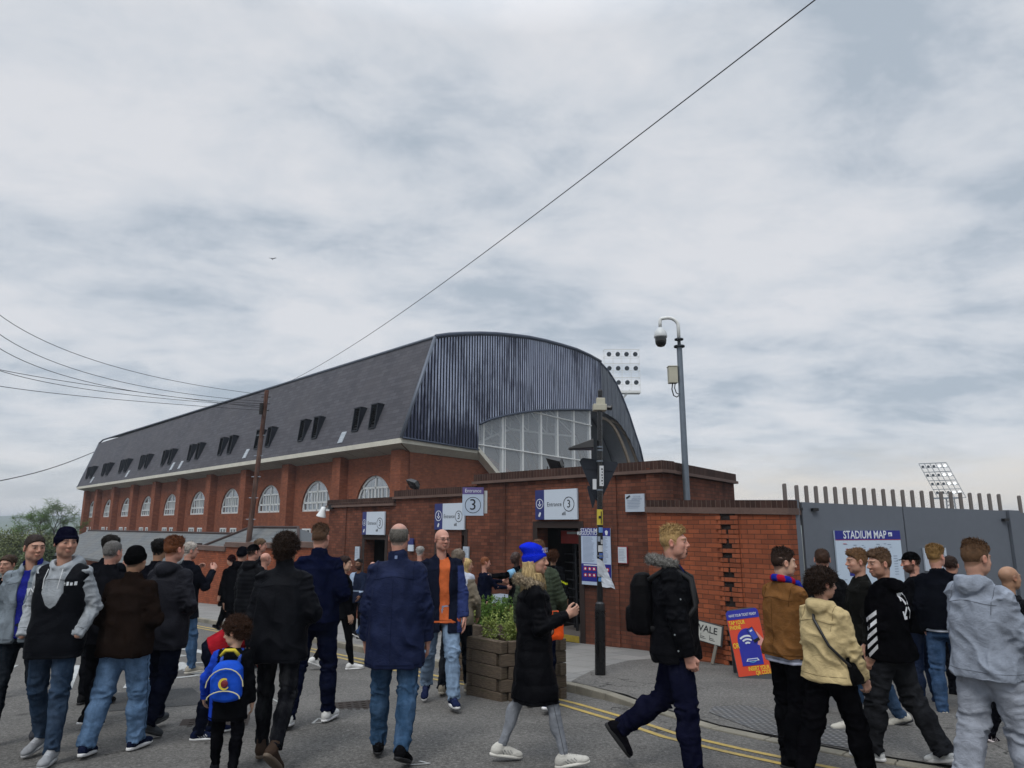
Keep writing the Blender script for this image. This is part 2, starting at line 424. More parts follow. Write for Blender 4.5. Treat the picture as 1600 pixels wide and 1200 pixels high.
for i in range(len(kerb)-1):
    a, b, c, d = kerb[i], kerb[i+1], inner[i+1], inner[i]
    g = (b-a).normalized()*.004
    ring = [(a+g, hk[i]), (b-g, hk[i+1]), (c-g, hk[i+1]), (d+g, hk[i])]
    km.hexa([(p.x, p.y, gz(p.x, p.y)-.1) for p, h in ring], [(p.x, p.y, gz(p.x, p.y)+h) for p, h in ring])
obj('kerb', km, M_KERB, uv=False, kind='structure', bevel=.012)
# asphalt apron over the pavement in front of the right-hand wall and gate
def on_pave(p): return gz(p.x, p.y)
ap = [G(*q).xy for q in ((893, 1078), (905, 1070), (935, 1055), (985, 1042), (1050, 1038), (1095, 1044))]
apm = MB(); apr = [inner[i] for i in range(len(inner)) if inner[i].x > .95]
def apron_h(p): 
    k = min(range(len(kerb)), key=lambda i: (kerb[i]-p).length); d = (kerb[k]-p).length
    return hk[k]+(KH-hk[k])*min(1, d/2.2)
step = .4
def inside(p, poly):
    c = False; n = len(poly); j = n-1
    for i in range(n):
        if ((poly[i].y > p.y) != (poly[j].y > p.y)) and (p.x < (poly[j].x-poly[i].x)*(p.y-poly[i].y)/(poly[j].y-poly[i].y)+poly[i].x): c = not c
        j = i
    return c
apoly = ap+[Vector((3.2, 13.5)), Vector((14, 17)), Vector((24, 17))]+[q for q in reversed(apr)]
# triangulated grid clipped to the outline: outline polygon filled by a fan of strips
import bmesh
def fill_poly(poly, hfun, name, mat, cut=.5, **k):
    bm = bmesh.new(); vs = [bm.verts.new((p.x, p.y, 0)) for p in poly]; bm.faces.new(vs)
    xs_ = [p.x for p in poly]; ys_ = [p.y for p in poly]
    for ax, lo, hi in ((0, min(xs_), max(xs_)), (1, min(ys_), max(ys_))):
        t = lo+cut
        while t < hi:
            g = bm.verts[:]+bm.edges[:]+bm.faces[:]
            bmesh.ops.bisect_plane(bm, geom=g, plane_co=(t, 0, 0) if ax == 0 else (0, t, 0), plane_no=(1, 0, 0) if ax == 0 else (0, 1, 0)); t += cut
    bmesh.ops.triangulate(bm, faces=bm.faces[:])
    mb = MB(); bm.verts.ensure_lookup_table()
    mb.v = [(v.co.x, v.co.y, gz(v.co.x, v.co.y)+hfun(v.co.xy)) for v in bm.verts]
    mb.f = [tuple(v.index for v in f.verts) for f in bm.faces]; mb.m = [0]*len(mb.f)
    for i, f in enumerate(mb.f):
        a, b, c = [Vector(mb.v[j]) for j in f]
        if (b-a).cross(c-a).z < 0: mb.f[i] = f[::-1]
    bm.free(); return obj(name, mb, mat, uv=False, **k)
fill_poly(apoly, lambda p: apron_h(p)+.006, 'asphalt_pavement', M_ASPH, .8, kind='structure')
# blister paving
def blister():
    m = NT('blister paving'); uv = m.coord('UV', sc=(15, 15, 1)); 
    vo = m.n('TexVoronoi', feature='F1'); m.l(uv, vo.inputs[0]); vo.inputs['Scale'].default_value = 1; vo.inputs['Randomness'].default_value = 0
    h = m.rng(vo.outputs[0], .2, .42, 1, 0); a = m.noise(uv, .3, 4, .6)
    col = m.mix(h, lin('4e4f51'), lin('7b7c7d')); col = m.mix(m.rng(a, .4, .7, 0, .5), col, lin('5d5a55'))
    m.set(col, .85, 0, .3); m.bump(h, .9, .02); return m.mat
bq = [G(1108, 1120).xy, G(1125, 1104).xy, G(1240, 1128).xy, G(1345, 1155).xy, G(1330, 1177).xy, G(1194, 1152).xy]
bl = MB(); bl.v = [(p.x, p.y, gz(p.x, p.y)+apron_h(p)+.014) for p in bq]; bl.f = [tuple(range(6))[::-1]]; bl.m = [0]
obj('blister_paving', bl, blister(), kind='structure')
# road markings
def paint(c, name):
    m = NT(name); co = m.coord('Object'); a = m.noise(co, 30, 5, .7); b = m.noise(co, 3, 4, .6)
    k = m.rng(m.math('ADD', m.math('MULTIPLY', a, .6), m.math('MULTIPLY', b, .4)), .40, .62)
    m.set(m.mix(m.math('MULTIPLY', k, .6), lin(c), lin('66645c')), .8, 0, .3); return m.mat
M_YEL = paint('b39a52', 'worn yellow road paint'); M_RW = paint('b4b7b8', 'worn white road paint')
ym = MB()
for d in (-.42, -.62):
    a = offset(kerb, d); b = offset(kerb, d-.075); strip(ym, b, a, .005)
obj('yellow_line_markings', ym, M_YEL, uv=False, kind='structure')
wm = MB()
def wline(p, q, w=.1, w2=None):
    a, b = G(*p).xy, G(*q).xy; t = (b-a).normalized(); nn = Vector((-t.y, t.x)); w2 = w if w2 is None else w2
    pts = [a-nn*w/2, b-nn*w2/2, b+nn*w2/2, a+nn*w/2]
    wm.v += [(s.x, s.y, gz(s.x, s.y)+.006) for s in pts]; k = len(wm.v); wm.f.append((k-4, k-3, k-2, k-1)); wm.m.append(0)
for p, q, w in (((262, 1015), (292, 1014), .1), ((290, 1014), (330, 1022), .22), ((262, 1024), (285, 1026), .3), ((266, 1038), (277, 1037), .1),
                ((272, 1036), (326, 1056), .28), ((262, 1049), (292, 1046), .1), ((262, 1061), (326, 1054), .12), ((288, 1037), (325, 1035), .1),
                ((320, 1045), (336, 1045), .1), ((226, 1067), (244, 1064), .12), ((228, 1055), (243, 1062), .35), ((205, 1075), (215, 1060), .2), ((0, 1050), (18, 1040), .2), ((100, 1080), (117, 1040), .16)):
    wline(p, q, w)
for q in (((488, 1131), (510, 1129)), ((510, 1129), (498, 1123)), ((498, 1123), (488, 1131)), ((640, 1196), (672, 1194)), ((655, 1190), (672, 1194)), ((420, 1090), (440, 1100))): wline(*q, .025)
obj('white_line_markings', wm, M_RW, uv=False, kind='structure')
def manhole(q, name, r=.33):
    c = G(*q); mb = MB()
    mb.box(-r, r, -r*.7, r*.7, -.02, .006)
    for i in range(7):
        for j in range(5): mb.box(-r+.08+i*.085, -r+.13+i*.085, -.2+j*.09, -.15+j*.09, .006, .011)
    mb.v = [tuple(T(c.x, c.y, c.z, .3) @ Vector(p)) for p in mb.v]
    return obj(name, mb, plain('rusty iron', '3e3733', .8, .4, var=.3, scale=14), uv=False, label='square cast iron cover set in the road surface by the '+('large navy coat' if q[0] > 500 else 'small boy'), cat='manhole cover')
pmb = MB()
for q in (((150, 1085), (300, 1075), (330, 1100), (170, 1112)), ((380, 1040), (470, 1036), (480, 1046), (385, 1050))):
    o_ = len(pmb.v)
    for u_, v_ in q: g_ = G(u_, v_); pmb.v.append((g_.x, g_.y, g_.z+.004))
    pmb.f.append((o_+3, o_+2, o_+1, o_)); pmb.m.append(0)
mp_ = NT('patched asphalt'); co_ = mp_.coord('Object'); n1_ = mp_.noise(co_, 60, 3, .75); mp_.set(mp_.mix(mp_.rng(n1_, .35, .65), lin('2f3031'), lin('585858')), .92, 0, .2); mp_.bump(n1_, .6, .006)
obj('road_patch', pmb, mp_.mat, uv=False, kind='structure')
manhole((553, 1104), 'manhole_cover'); manhole((335, 1130), 'manhole_cover')
# ================================================================== STADIUM STAND
CW, CF, CR = 27.8, 26.4, 29.9        # wall, fascia, ridge planes
P0 = WP(CF, 627, 684); zF = P0.z
pr = WP(CR, 680, 527); zR = pr.z
DG = Vector((.573, .819, 0))
base = Vector((WP(CW, 640, 780).x, WP(CW, 640, 780).y, gz(-5, 34)))
stand = empty('stadium_stand', base, ROT, label='long red brick football stand with dark mansard roof and curved metal gable', cat='stadium')
# local x runs towards the photographer's right, y inwards
Sinv = INV[stand.name]
def SL(p): return Sinv @ Vector(p)
def sx(C, u, v): return SL(WP(C, u, v)).x
def sy(C): return SL(WP(C, 400, 700)).y
zb = 0.0                             # local z of base; world z = base.z + z
def lz(zw): return zw-base.z
yW, yF, yR = sy(CW), sy(CF), sy(CR)
xL = sx(CF, 120, 762)+.9; xC = SL(P0).x
LF, LR_ = lz(zF), lz(zR)
zTop = lz(WP(CW, 522, 721).z)
bay = 6.0; xw0 = sx(CW, 583, 783)
wins = [xw0-bay*i for i in range(11) if xw0-bay*i > xL+1.5]
wall = MB()
zs = lz(WP(CW, 490, 799).z); rw = 1.68
def arch(cx, z0, r, n=16): return [(cx-r, z0)]+[(cx-r*math.cos(math.pi*i/n), z0+.12+r*.97*math.sin(math.pi*i/n)) for i in range(n+1)]+[(cx+r, z0)]
x1w = SL(P0+DG*1.0).x-.6
edges = [xL+.2]+[0.5*(a+b) for a, b in zip(wins, wins[1:])][::-1]
cells = sorted([xL+.2]+[0.5*(a+b) for a, b in zip(wins, wins[1:])]+[x1w])
def S(x, y, z): return (x, y, z)
for cx in wins:
    lo = max([c for c in cells if c < cx]); hi = min([c for c in cells if c > cx])
    A = arch(cx, zs, rw)
    # face around the opening
    top = zTop+.5; wall.add([(lo, yW, -6), (hi, yW, -6), (hi, yW, zs), (lo, yW, zs)], [(0, 1, 2, 3)])
    wall.add([(lo, yW, zs), (cx-rw, yW, zs), (cx-rw, yW, zs+.12), (lo, yW, zs+.12)], [(0, 1, 2, 3)])
    wall.add([(cx+rw, yW, zs), (hi, yW, zs), (hi, yW, zs+.12), (cx+rw, yW, zs+.12)], [(0, 1, 2, 3)])
    arc = A[1:-1]
    for a, b in zip(arc, arc[1:]):
        wall.add([(a[0], yW, a[1]), (b[0], yW, b[1]), (b[0], yW, top), (a[0], yW, top)], [(0, 1, 2, 3)])
    wall.add([(lo, yW, zs+.12), (cx-rw, yW, zs+.12), (cx-rw, yW, top), (lo, yW, top)], [(0, 1, 2, 3)])
    wall.add([(cx+rw, yW, zs+.12), (hi, yW, zs+.12), (hi, yW, top), (cx+rw, yW, top)], [(0, 1, 2, 3)])
    full = A+[A[0]]
    for a, b in zip(full, full[1:]): wall.add([(a[0], yW, a[1]), (b[0], yW, b[1]), (b[0], yW+.45, b[1]), (a[0], yW+.45, a[1])], [(0, 1, 2, 3)])
# far end wall, gable-end wall and corner pier
gA = SL(P0+DG*1.0); gdir = (SL(P0+DG*10)-SL(P0)).normalized()
def gw(s, z, off=0.): p = gA+gdir*s; return (x1w+gdir.x*s+off*gdir.y*-1, yW+gdir.y*s+off*gdir.x, z)
wall.add([(xL+.2, yW, -6), (xL+.2, 26, -6), (xL+.2, 26, zTop+.5), (xL+.2, yW, zTop+.5)], [(3, 2, 1, 0)])
zG = lz(P(783, 745, 40).z)
wall.add([gw(0, -6), gw(22, -6), gw(22, zG+.2), gw(9.5, zG+.2), gw(5.8, zTop+.5), gw(0, zTop+.5)], [(0, 1, 2, 3, 4, 5)])
wall.add([gw(-.02, -6, -.12), gw(1.6, -6, -.12), gw(1.6, zTop+.5, -.12), gw(-.02, zTop+.5, -.12)], [(0, 1, 2, 3)])
wall.add([gw(1.6, -6, -.12), gw(1.6, -6), gw(1.6, zTop+.5), gw(1.6, zTop+.5, -.12)], [(0, 1, 2, 3)])
obj('wall', wall, M_BRICK, stand, world=False)
for cx in cells[1:-1]+[xL+.55, x1w-.35]:
    pb = MB(); pb.box(cx-.42, cx+.42, yW-.5, yW+.05, -6, zTop+.1); obj('pilaster', pb, M_BRICK, stand, world=False)
# windows
def lunette():
    f = MB(); n = 18
    def seg(x0, z0, x1, z1, w=.09):
        a = Vector((x0, 0, z0)); b = Vector((x1, 0, z1)); d = (b-a).normalized(); q = Vector((-d.z, 0, d.x))*w/2
        f.prism([a-q, b-q, b+q, a+q], (0, .08, 0))
    A = arch(0, 0, rw-.05, 18)
    for a, b in zip(A, A[1:]): seg(a[0], a[1], b[0], b[1], .15)
    seg(-rw+.05, .05, rw-.05, .05, .12); seg(-rw+.05, .5, rw-.05, .5, .1)
    seg(-1.35, 1.12, 1.35, 1.12, .1)
    seg(0, .0, 0, rw+.1, .11)
    for x in (-1.05, -.62, -.31, .31, .62, 1.05): seg(x, .5, x, 1.12, .06)
    for x in (-1.05, -.5, .5, 1.05): seg(x, 0, x, .5, .05)
    return f
lf = lunette()
gl = MB(); A = arch(0, 0, rw-.04, 18); gl.v = [(x, .05, z) for x, z in A]; gl.f = [tuple(range(len(A)))]; gl.m = [0]
cur = MB(); A = arch(0, 0, rw-.02, 18); cur.v = [(x, .38, z) for x, z in A]; cur.f = [tuple(range(len(A)))]; cur.m = [0]
def curtain_mat():
    m = NT('pale blinds'); co = m.coord('Object', sc=(3, 1, .4)); a = m.noise(co, 1.3, 3, .5)
    m.set(m.mix(m.rng(a, .42, .56), lin('b4b8b8'), lin('6a7074')), .9); return m.mat
M_CURT = curtain_mat()
wproto = None
for i, cx in enumerate(wins):
    if wproto is None:
        wproto = obj('window', lf, M_UPVC, stand, world=False); wproto.location = (cx, yW+.1, zs)
        obj('pane', gl, M_GLASS, wproto, world=False); obj('blind', cur, M_CURT, wproto, world=False)
    else:
        copy_tree(wproto, stand, (cx, yW+.1, zs))
# small low windows, two per bay
sw = None; zlow = lz(WP(CW, 338, 836).z)
for cx in wins[1:]:
    for dx in (-.8, .95):
        if sw is None:
            m_ = MB(); m_.box(-.5, .5, -.06, .0, 0, .09); m_.box(-.5, .5, -.06, 0, .41, .5); m_.box(-.5, -.42, -.06, 0, .09, .41); m_.box(.42, .5, -.06, 0, .09, .41); m_.box(-.04, .04, -.06, 0, .09, .41)
            sw = obj('small_window', m_, M_UPVC, stand, world=False); sw.location = (cx+dx, yW-.002, zlow)
            g_ = MB(); g_.box(-.42, .42, -.02, -.01, .08, .42); obj('pane', g_, M_GLASS, sw, world=False)
        else: copy_tree(sw, stand, (cx+dx, yW-.002, zlow))
# cornice: fascia strip and sloping concrete soffit, street side, gable side, and the raking piece
gF = SL(P0); 
g1 = SL(P0)+gdir*(( (lambda a: a)(1))*0)
def onG(u, v, off=0.0):                # pixel -> point on the gable plane (world)
    a, b = ray(u, v); q = P0; 
    s = (a*q.y-q.x)/(DG.x-a*DG.y); Y = q.y+DG.y*s
    p = Vector((a*Y, Y, CZ+b*Y)); return p+Vector((-DG.y, DG.x, 0))*off*1.0
gE = SL(onG(746, 703))                # end of level eave on the gable
fz = .24
fa = MB()
# street fascia
fa.box(xL-.9, gF.x, yF, yF+.12, LF-fz, LF)
Ls = (gE-gF).length
def gp(s, off, z): return Vector((gF.x+gdir.x*s-gdir.y*off, gF.y+gdir.y*s+gdir.x*off, z))
fa.hexa([gp(-.0, 0, LF-fz), gp(Ls, 0, LF-fz), gp(Ls, .12, LF-fz), gp(0, .12, LF-fz)], [gp(0, 0, LF), gp(Ls, 0, LF), gp(Ls, .12, LF), gp(0, .12, LF)])
qa, qb = SL(onG(746, 703)), SL(onG(786, 752))
dn = Vector((gdir.y*-1, gdir.x, 0)); 
w_ = Vector((0, 0, -.45))
fa.hexa([qa, qb, qb+dn*.5, qa+dn*.5], [qa-w_*.6, qb-w_*.6, qb-w_*.6+dn*.5, qa-w_*.6+dn*.5])
for i in range(0, 22): 
    x = gF.x-i*2.6
    if x > xL: fa.box(x-.012, x+.012, yF-.004, yF, LF-fz, LF)
obj('fascia', fa, M_CREAM, stand, world=False)
sf = MB()
sf.add([(xL-.9, yF+.02, LF-fz), (gF.x-.1, yF+.02, LF-fz), (x1w, yW-.001, zTop), (xL+.2, yW-.001, zTop)], [(0, 1, 2, 3)])
sf.add([(xL-.9, yF+.02, LF-fz), (xL+.2, yW, zTop), (xL+.2, 20, zTop), (xL-.9, 20, LF-fz)], [(0, 1, 2, 3)])
a_ = gp(0, .02, LF-fz); b_ = gp(Ls, .02, LF-fz)
sf.add([a_, b_, gw(5.8, zTop, -.125), gw(-.02, zTop, -.125)], [(0, 1, 2, 3)])
for i in range(1, 24):
    x = gF.x-i*2.6
    if x > xL: sf.add([(x-.02, yF+.0, LF-fz-.02), (x+.02, yF, LF-fz-.02), (x+.02, yW-.02, zTop-.01), (x-.02, yW-.02, zTop-.01)], [(0, 1, 2, 3)], 1)
obj('soffit', sf, [M_SOFFIT, plain('soffit joint', '45433e', .9)], stand, world=False)
# mansard roof
def slate():
    m = NT('mansard slate'); uv = m.coord('UV'); br = m.n('TexBrick', offset=.5); m.l(uv, br.inputs[0]); br.inputs['Scale'].default_value = 1
    br.inputs['Brick Width'].default_value = .6; br.inputs['Row Height'].default_value = .22; br.inputs['Mortar Size'].default_value = .012
    br.inputs['Color1'].default_value = (*lin('4c4c53'), 1); br.inputs['Color2'].default_value = (*lin('393940'), 1); br.inputs['Mortar'].default_value = (*lin('26262b'), 1)
    a = m.noise(uv, .35, 6, .65); s = m.noise(m.coord('UV', sc=(1.3, .12, 1)), 1.2, 5, .65)
    col = m.mix(m.rng(a, .35, .7, 0, .5), br.outputs[0], lin('504d50')); col = m.mix(m.rng(s, .45, .75, 0, .45), col, lin('33333a'))
    sp = m.noise(uv, 1.6, 2, .4, 1.0); col = m.mix(m.rng(sp, .74, .8, 0, .35), col, lin('777779'))
    m.set(col, .7, 0, .35); m.bump(br.outputs[1], .3, .01); return m.mat
M_SLATE = slate()
yFr, zFr = yF+.06, LF+.003
rx0 = SL(WP(CR, 160, 687)).x; rx1 = SL(onG(680, 527)); rr = SL(onG(680, 527))
mr = MB()
nseg = 30
for i in range(nseg):
    t0, t1 = i/nseg, (i+1)/nseg
    A0 = Vector((xL-.9, yFr, zFr)).lerp(Vector((gF.x, gF.y+.06, zFr)), t0); A1 = Vector((xL-.9, yFr, zFr)).lerp(Vector((gF.x, gF.y+.06, zFr)), t1)
    B0 = Vector((rx0-.6, yR-.15, LR_-.35)).lerp(rr, t0); B1 = Vector((rx0-.6, yR-.15, LR_-.35)).lerp(rr, t1)
    mr.add([A0, A1, B1, B0], [(0, 1, 2, 3)])
mr.add([(xL-.9, yFr, zFr), (rx0-.6, yR-.15, LR_-.35), (rx0-.6, 24, LR_-.35), (xL-.9, 24, zFr)], [(0, 1, 2, 3)])
ms_ = obj('mansard_roof', mr, M_SLATE, stand, world=False)
cp = MB(); cp.path([(rx0-.6, yR-.15, LR_-.35), (rx0+.4, yR, LR_), rr+Vector((0, 0, .02))], .09, 8)
cp.path([Vector((gF.x, gF.y, zFr)), rr], .1, 8); cp.path([(xL-.9, yFr, zFr), (rx0-.6, yR-.15, LR_-.35)], .07, 6)
obj('roof_edge_flashing', cp, plain('lead flashing', '5b626e', .5, .3, var=.15), stand, world=False, smooth=True)
# dormers, in pairs
def mplane_y(z): return yFr+(z-zFr)/(LR_-zFr)*(yR-yFr)
zd = lz(WP(27.0, 570, 672).z); dh = 1.26; dw = .62
y0 = mplane_y(zd)-.1; yt = mplane_y(zd+dh)
dm = MB()
dm.box(-dw/2, -dw/2+.06, 0, .2, 0, dh); dm.box(dw/2-.06, dw/2, 0, .2, 0, dh); dm.box(-dw/2+.06, dw/2-.06, 0, .2, 0, .06); dm.box(-dw/2-.02, dw/2+.02, -.03, .3, dh, dh+.05)
cheek = [(0, .2, 0), (0, .2, dh), (0, yt-y0+.15, dh)]
for x in (-dw/2, dw/2-.05): dm.prism([Vector((x, b, c)) for a, b, c in cheek], (.05, 0, 0))
dm.prism([Vector((-dw/2, .2, dh-.02)), Vector((dw/2, .2, dh-.02)), Vector((dw/2, yt-y0+.3, dh-.02)), Vector((-dw/2, yt-y0+.3, dh-.02))], (0, 0, .05))
lv = MB()
for i in range(9): lv.add([(-dw/2+.06, .05, .08+i*.135), (dw/2-.06, .05, .08+i*.135), (dw/2-.06, .15, .2+i*.135), (-dw/2+.06, .15, .2+i*.135)], [(0, 1, 2, 3)])
lv.box(-dw/2+.06, dw/2-.06, .17, .19, .06, dh)
slz = ((yt-y0)-.50)/dh
for m_ in (dm, lv): m_.v = [(x_, y_+slz*z_, z_) for x_, y_, z_ in m_.v]
M_DORM = plain('dormer cladding', '10151f', .5, .2, var=.25); M_LOUV = plain('black louvre', '030304', .9, spec=.1)
dp = None
cd = sx(27.0, 570, 655)
for i in range(11):
    for dx in (-.82, .82):
        x = cd-bay*i+dx
        if x < xL+1: continue
        if dp is None:
            dp = obj('dormer', dm, M_DORM, stand, world=False); dp.location = (x, y0, zd); obj('louvre', lv, M_LOUV, dp, world=False)
        else: copy_tree(dp, stand, (x, y0, zd))
sky_ = MB(); hz_ = .62; zq = lz(WP(26.7, 533, 692).z); 
sky_.hexa([(-.24, mplane_y(zq)-.05, 0), (.24, mplane_y(zq)-.05, 0), (.24, mplane_y(zq)+.02, 0), (-.24, mplane_y(zq)+.02, 0)], [(-.24, mplane_y(zq+hz_)-.05, hz_), (.24, mplane_y(zq+hz_)-.05, hz_), (.24, mplane_y(zq+hz_)+.02, hz_), (-.24, mplane_y(zq+hz_)+.02, hz_)])
sp_ = None
for u, v in ((533, 683), (383, 709), (281, 725), (268, 728), (198, 740), (143, 749)):
    x = sx(26.7, u, v)
    if sp_ is None:
        sp_ = obj('skylight', sky_, plain('skylight glass', '98a0a8', .25, var=.1), stand, world=False); sp_.location = (x, 0, zq)
    else: copy_tree(sp_, stand, (x, 0, zq))
# ---- curved gable cladding
top_px = [(680, 527), (700, 524), (725, 522.5), (750, 522), (775, 522.8), (800, 525), (825, 528), (850, 533), (875, 539.5), (900, 547), (920, 556), (937, 565.5)]
bot_px = [(627, 684), (746, 703), (747.5, 663), (765, 655), (790, 649), (812, 645), (835, 642), (860, 640.5), (895, 640), (937, 641)]
topL = [onG(*q) for q in top_px]; botL = [onG(*q) for q in bot_px]
def s_of(p): return (p-P0).dot(DG)
def interp(L_, s):
    ss = [s_of(p) for p in L_]
    if s <= ss[0]: return L_[0].z
    for i in range(len(L_)-1):
        if ss[i] <= s <= ss[i+1] and ss[i+1] > ss[i]:
            t = (s-ss[i])/(ss[i+1]-ss[i]); return L_[i].z*(1-t)+L_[i+1].z*t
    return L_[-1].z
sC = s_of(topL[0]); sE = s_of(topL[-1])
botA = [botL[0], botL[1]]; botB = botL[2:]
def zbot(s): return interp(botA, s) if s < s_of(botL[1])-.02 else interp(botB, s)
def ztop(s):
    if s < sC: t = s/sC; return P0.z*(1-t)+topL[0].z*t
    return interp(topL, s)
OUT = Vector((DG.y, -DG.x, 0))
def gpt(s, z, off): p = P0+DG*s+OUT*off; return Vector((p.x, p.y, z))
cl = MB(); pitch = .235; rib = .15; s = 0.02; prev = None
prof = []
while s < sE:
    for ds, off in ((0, .02), (pitch-rib-.03, .02), (pitch-rib, .09), (pitch-.03, .09), (pitch, .02)):
        prof.append((min(s+ds, sE), off))
    s += pitch
for (s0, o0), (s1, o1) in zip(prof, prof[1:]):
    if s1-s0 < 1e-4 and o0 == o1: continue
    cl.add([gpt(s0, zbot(s0+1e-3), o0), gpt(s1, zbot(s1+1e-3), o1), gpt(s1, ztop(s1), o1), gpt(s0, ztop(s0), o0)], [(0, 1, 2, 3)], 1 if (o0 > .08 and o1 > .08) else 0)
# turned end panel of the roof overhang
E0 = gpt(sE, 0, .02); DE = Vector((.93, .368, 0)); 
def onE(u, v):
    a, b = ray(u, v); s = (a*E0.y-E0.x)/(DE.x-a*DE.y); Y = E0.y+DE.y*s; return Vector((a*Y, Y, CZ+b*Y))
et = [onE(*q) for q in ((937, 565.5), (950, 579), (962, 598), (973, 622), (983, 648), (992, 676), (1000, 700), (1006, 727))]
eb = [onE(*q) for q in ((937, 641), (950, 648), (962, 655), (973, 668), (983, 685), (991, 703), (998, 722), (1004, 742))]
se = lambda p: (p-Vector((E0.x, E0.y, p.z))).dot(DE)
def inte(L_, s):
    ss = [se(p) for p in L_]
    for i in range(len(L_)-1):
        if s <= ss[i+1]: t = max(0, (s-ss[i])/(ss[i+1]-ss[i])); return L_[i].z*(1-t)+L_[i+1].z*t
    return L_[-1].z
OE = Vector((DE.y, -DE.x, 0)); sEE = se(et[-1]); s = 0; prof = []
while s < sEE:
    for ds, off in ((0, .0), (.2, .0), (.24, .05), (.3, .05), (.34, .0)): prof.append((min(s+ds, sEE), off))
    s += .34
def ept(s, z, off): p = E0+DE*s+OE*off; return Vector((p.x, p.y, z))
cl2 = MB()
for (s0, o0), (s1, o1) in zip(prof, prof[1:]):
    cl2.add([ept(s0, inte(eb, s0), o0), ept(s1, inte(eb, s1), o1), ept(s1, inte(et, s1), o1), ept(s0, inte(et, s0), o0)], [(0, 1, 2, 3)])
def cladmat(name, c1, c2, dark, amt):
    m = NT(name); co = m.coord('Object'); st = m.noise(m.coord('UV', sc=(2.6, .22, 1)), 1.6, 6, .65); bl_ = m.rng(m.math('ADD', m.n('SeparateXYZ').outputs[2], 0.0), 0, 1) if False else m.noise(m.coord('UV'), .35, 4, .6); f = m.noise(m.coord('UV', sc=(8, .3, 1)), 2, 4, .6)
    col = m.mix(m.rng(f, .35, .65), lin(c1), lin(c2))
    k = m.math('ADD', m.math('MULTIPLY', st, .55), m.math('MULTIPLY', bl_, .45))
    sz_ = m.n('SeparateXYZ'); m.l(m.n('TexCoord').outputs['UV'], sz_.inputs[0]); k = m.math('ADD', k, m.rng(sz_.outputs[1], 5.8, 9.3, .14, -.03)); col = m.mix(m.math('MULTIPLY', m.rng(k, .46, .6), amt), col, lin(dark))  # reflection fade kept in the colour: darker towards the bottom
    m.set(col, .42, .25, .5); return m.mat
obj('gable_cladding', cl, [cladmat('navy profiled sheet', '1a2036', '12182b', '0b1022', .8), cladmat('painted sky sheen rib', 'b4bcd0', '8891aa', '222a45', 1.0)], stand)  # pale rib colour stands in for sky reflection, fading to dark low down
obj('roof_end_cladding', cl2, cladmat('grey profiled sheet', '60666f', '4e545e', '3c424d', .5), stand)
ed = MB(); ed.path([p+OUT*.06+Vector((0, 0, .02)) for p in topL], .13, 8); ed.path([p+OE*.04 for p in et], .06, 8)
ed.path([p+OUT*.1 for p in botL[:2]], .05, 6); ed.path([p+OUT*.1 for p in botL[2:]], .07, 6)
obj('cladding_trim', ed, plain('trim metal', '3a4252', .5, .3), stand, smooth=True)
# roof shell behind the cladding (outer skin and ceiling)
shell = MB(); ceil = MB(); Lb = D1*62
ts = topL+[p for p in et[1:]]
for a, b in zip(ts, ts[1:]):
    shell.add([a, b, b+Lb, a+Lb], [(0, 1, 2, 3)])
obj('roof', shell, plain('grey roof sheet', '4a4f58', .6), stand)
cs_ = [gpt(0.4, zF-.1, -.4), gpt(s_of(botL[2]), botL[2].z+.9, -.4), gpt(s_of(botL[4]), botL[4].z+.9, -.4), gpt(s_of(botL[7]), botL[7].z+.95, -.4), gpt(sE-.1, botL[9].z+.8, -.4)]+[p+Vector((0, 0, .45))-OE*.3 for p in eb[1:]]
nrib = 26
for a, b in zip(cs_, cs_[1:]):
    for i in range(nrib):
        ceil.add([a+Lb*(i/nrib), b+Lb*(i/nrib), b+Lb*((i+.86)/nrib), a+Lb*((i+.86)/nrib)], [(0, 1, 2, 3)])
        ceil.add([a+Lb*((i+.86)/nrib)+Vector((0, 0, .0)), b+Lb*((i+.86)/nrib), b+Lb*((i+1)/nrib)+Vector((0, 0, .25)), a+Lb*((i+1)/nrib)+Vector((0, 0, .25))], [(0, 1, 2, 3)])
obj('ceiling', ceil, plain('ceiling sheet', '7c828a', .8), stand)
# glazing with mullions and transoms
gz_px = [(747.5, 663), (765, 655), (790, 649), (812, 645), (835, 642), (860, 640.5), (895, 640), (926, 640), (926, 778), (812, 778), (783, 745), (746, 703)]
g_ = MB(); g_.v = [tuple(onG(*q)-OUT*.12) for q in gz_px]; g_.f = [tuple(range(len(gz_px)))]; g_.m = [0]
glz = obj('glazing', g_, M_GLAZE, stand)
mu = MB()
for u, w in ((748, .05), (758, .05), (788, .09), (792, .04), (820, .09), (849, .09), (875, .09), (901, .09), (926, .12)):
    vt = [v for v in (640,)][0]
    tt = interp(botB, s_of(onG(u, 650))); a = onG(u, 760)-OUT*.16; a.z = min(a.z, onG(u, 760).z); b = Vector((a.x, a.y, tt))
    if u < 783: a.z = onG(746, 703).z+(onG(783, 745).z-onG(746, 703).z)*(u-746)/37
    Mx = Matrix.Translation(a) @ Matrix.Rotation(math.atan2(DG.y, DG.x), 4, 'Z')
    mu.box(-w, w, -.05, .12, 0, b.z-a.z, 0, Mx)
for pa, pb in (((834, 643), (926, 665)), ((748, 694), (926, 722)),):
    mu.path([onG(*pa)-OUT*.1, onG(*pb)-OUT*.1], .045, 6)
for u0, u1 in ((748, 758), (790, 834)): mu.path([onG(u0, 663 if u0 < 760 else 649)-OUT*.1, onG(u1, 658 if u0 < 760 else 643)-OUT*.1], .03, 6)
obj('glazing_frame', mu, M_STEEL, stand)
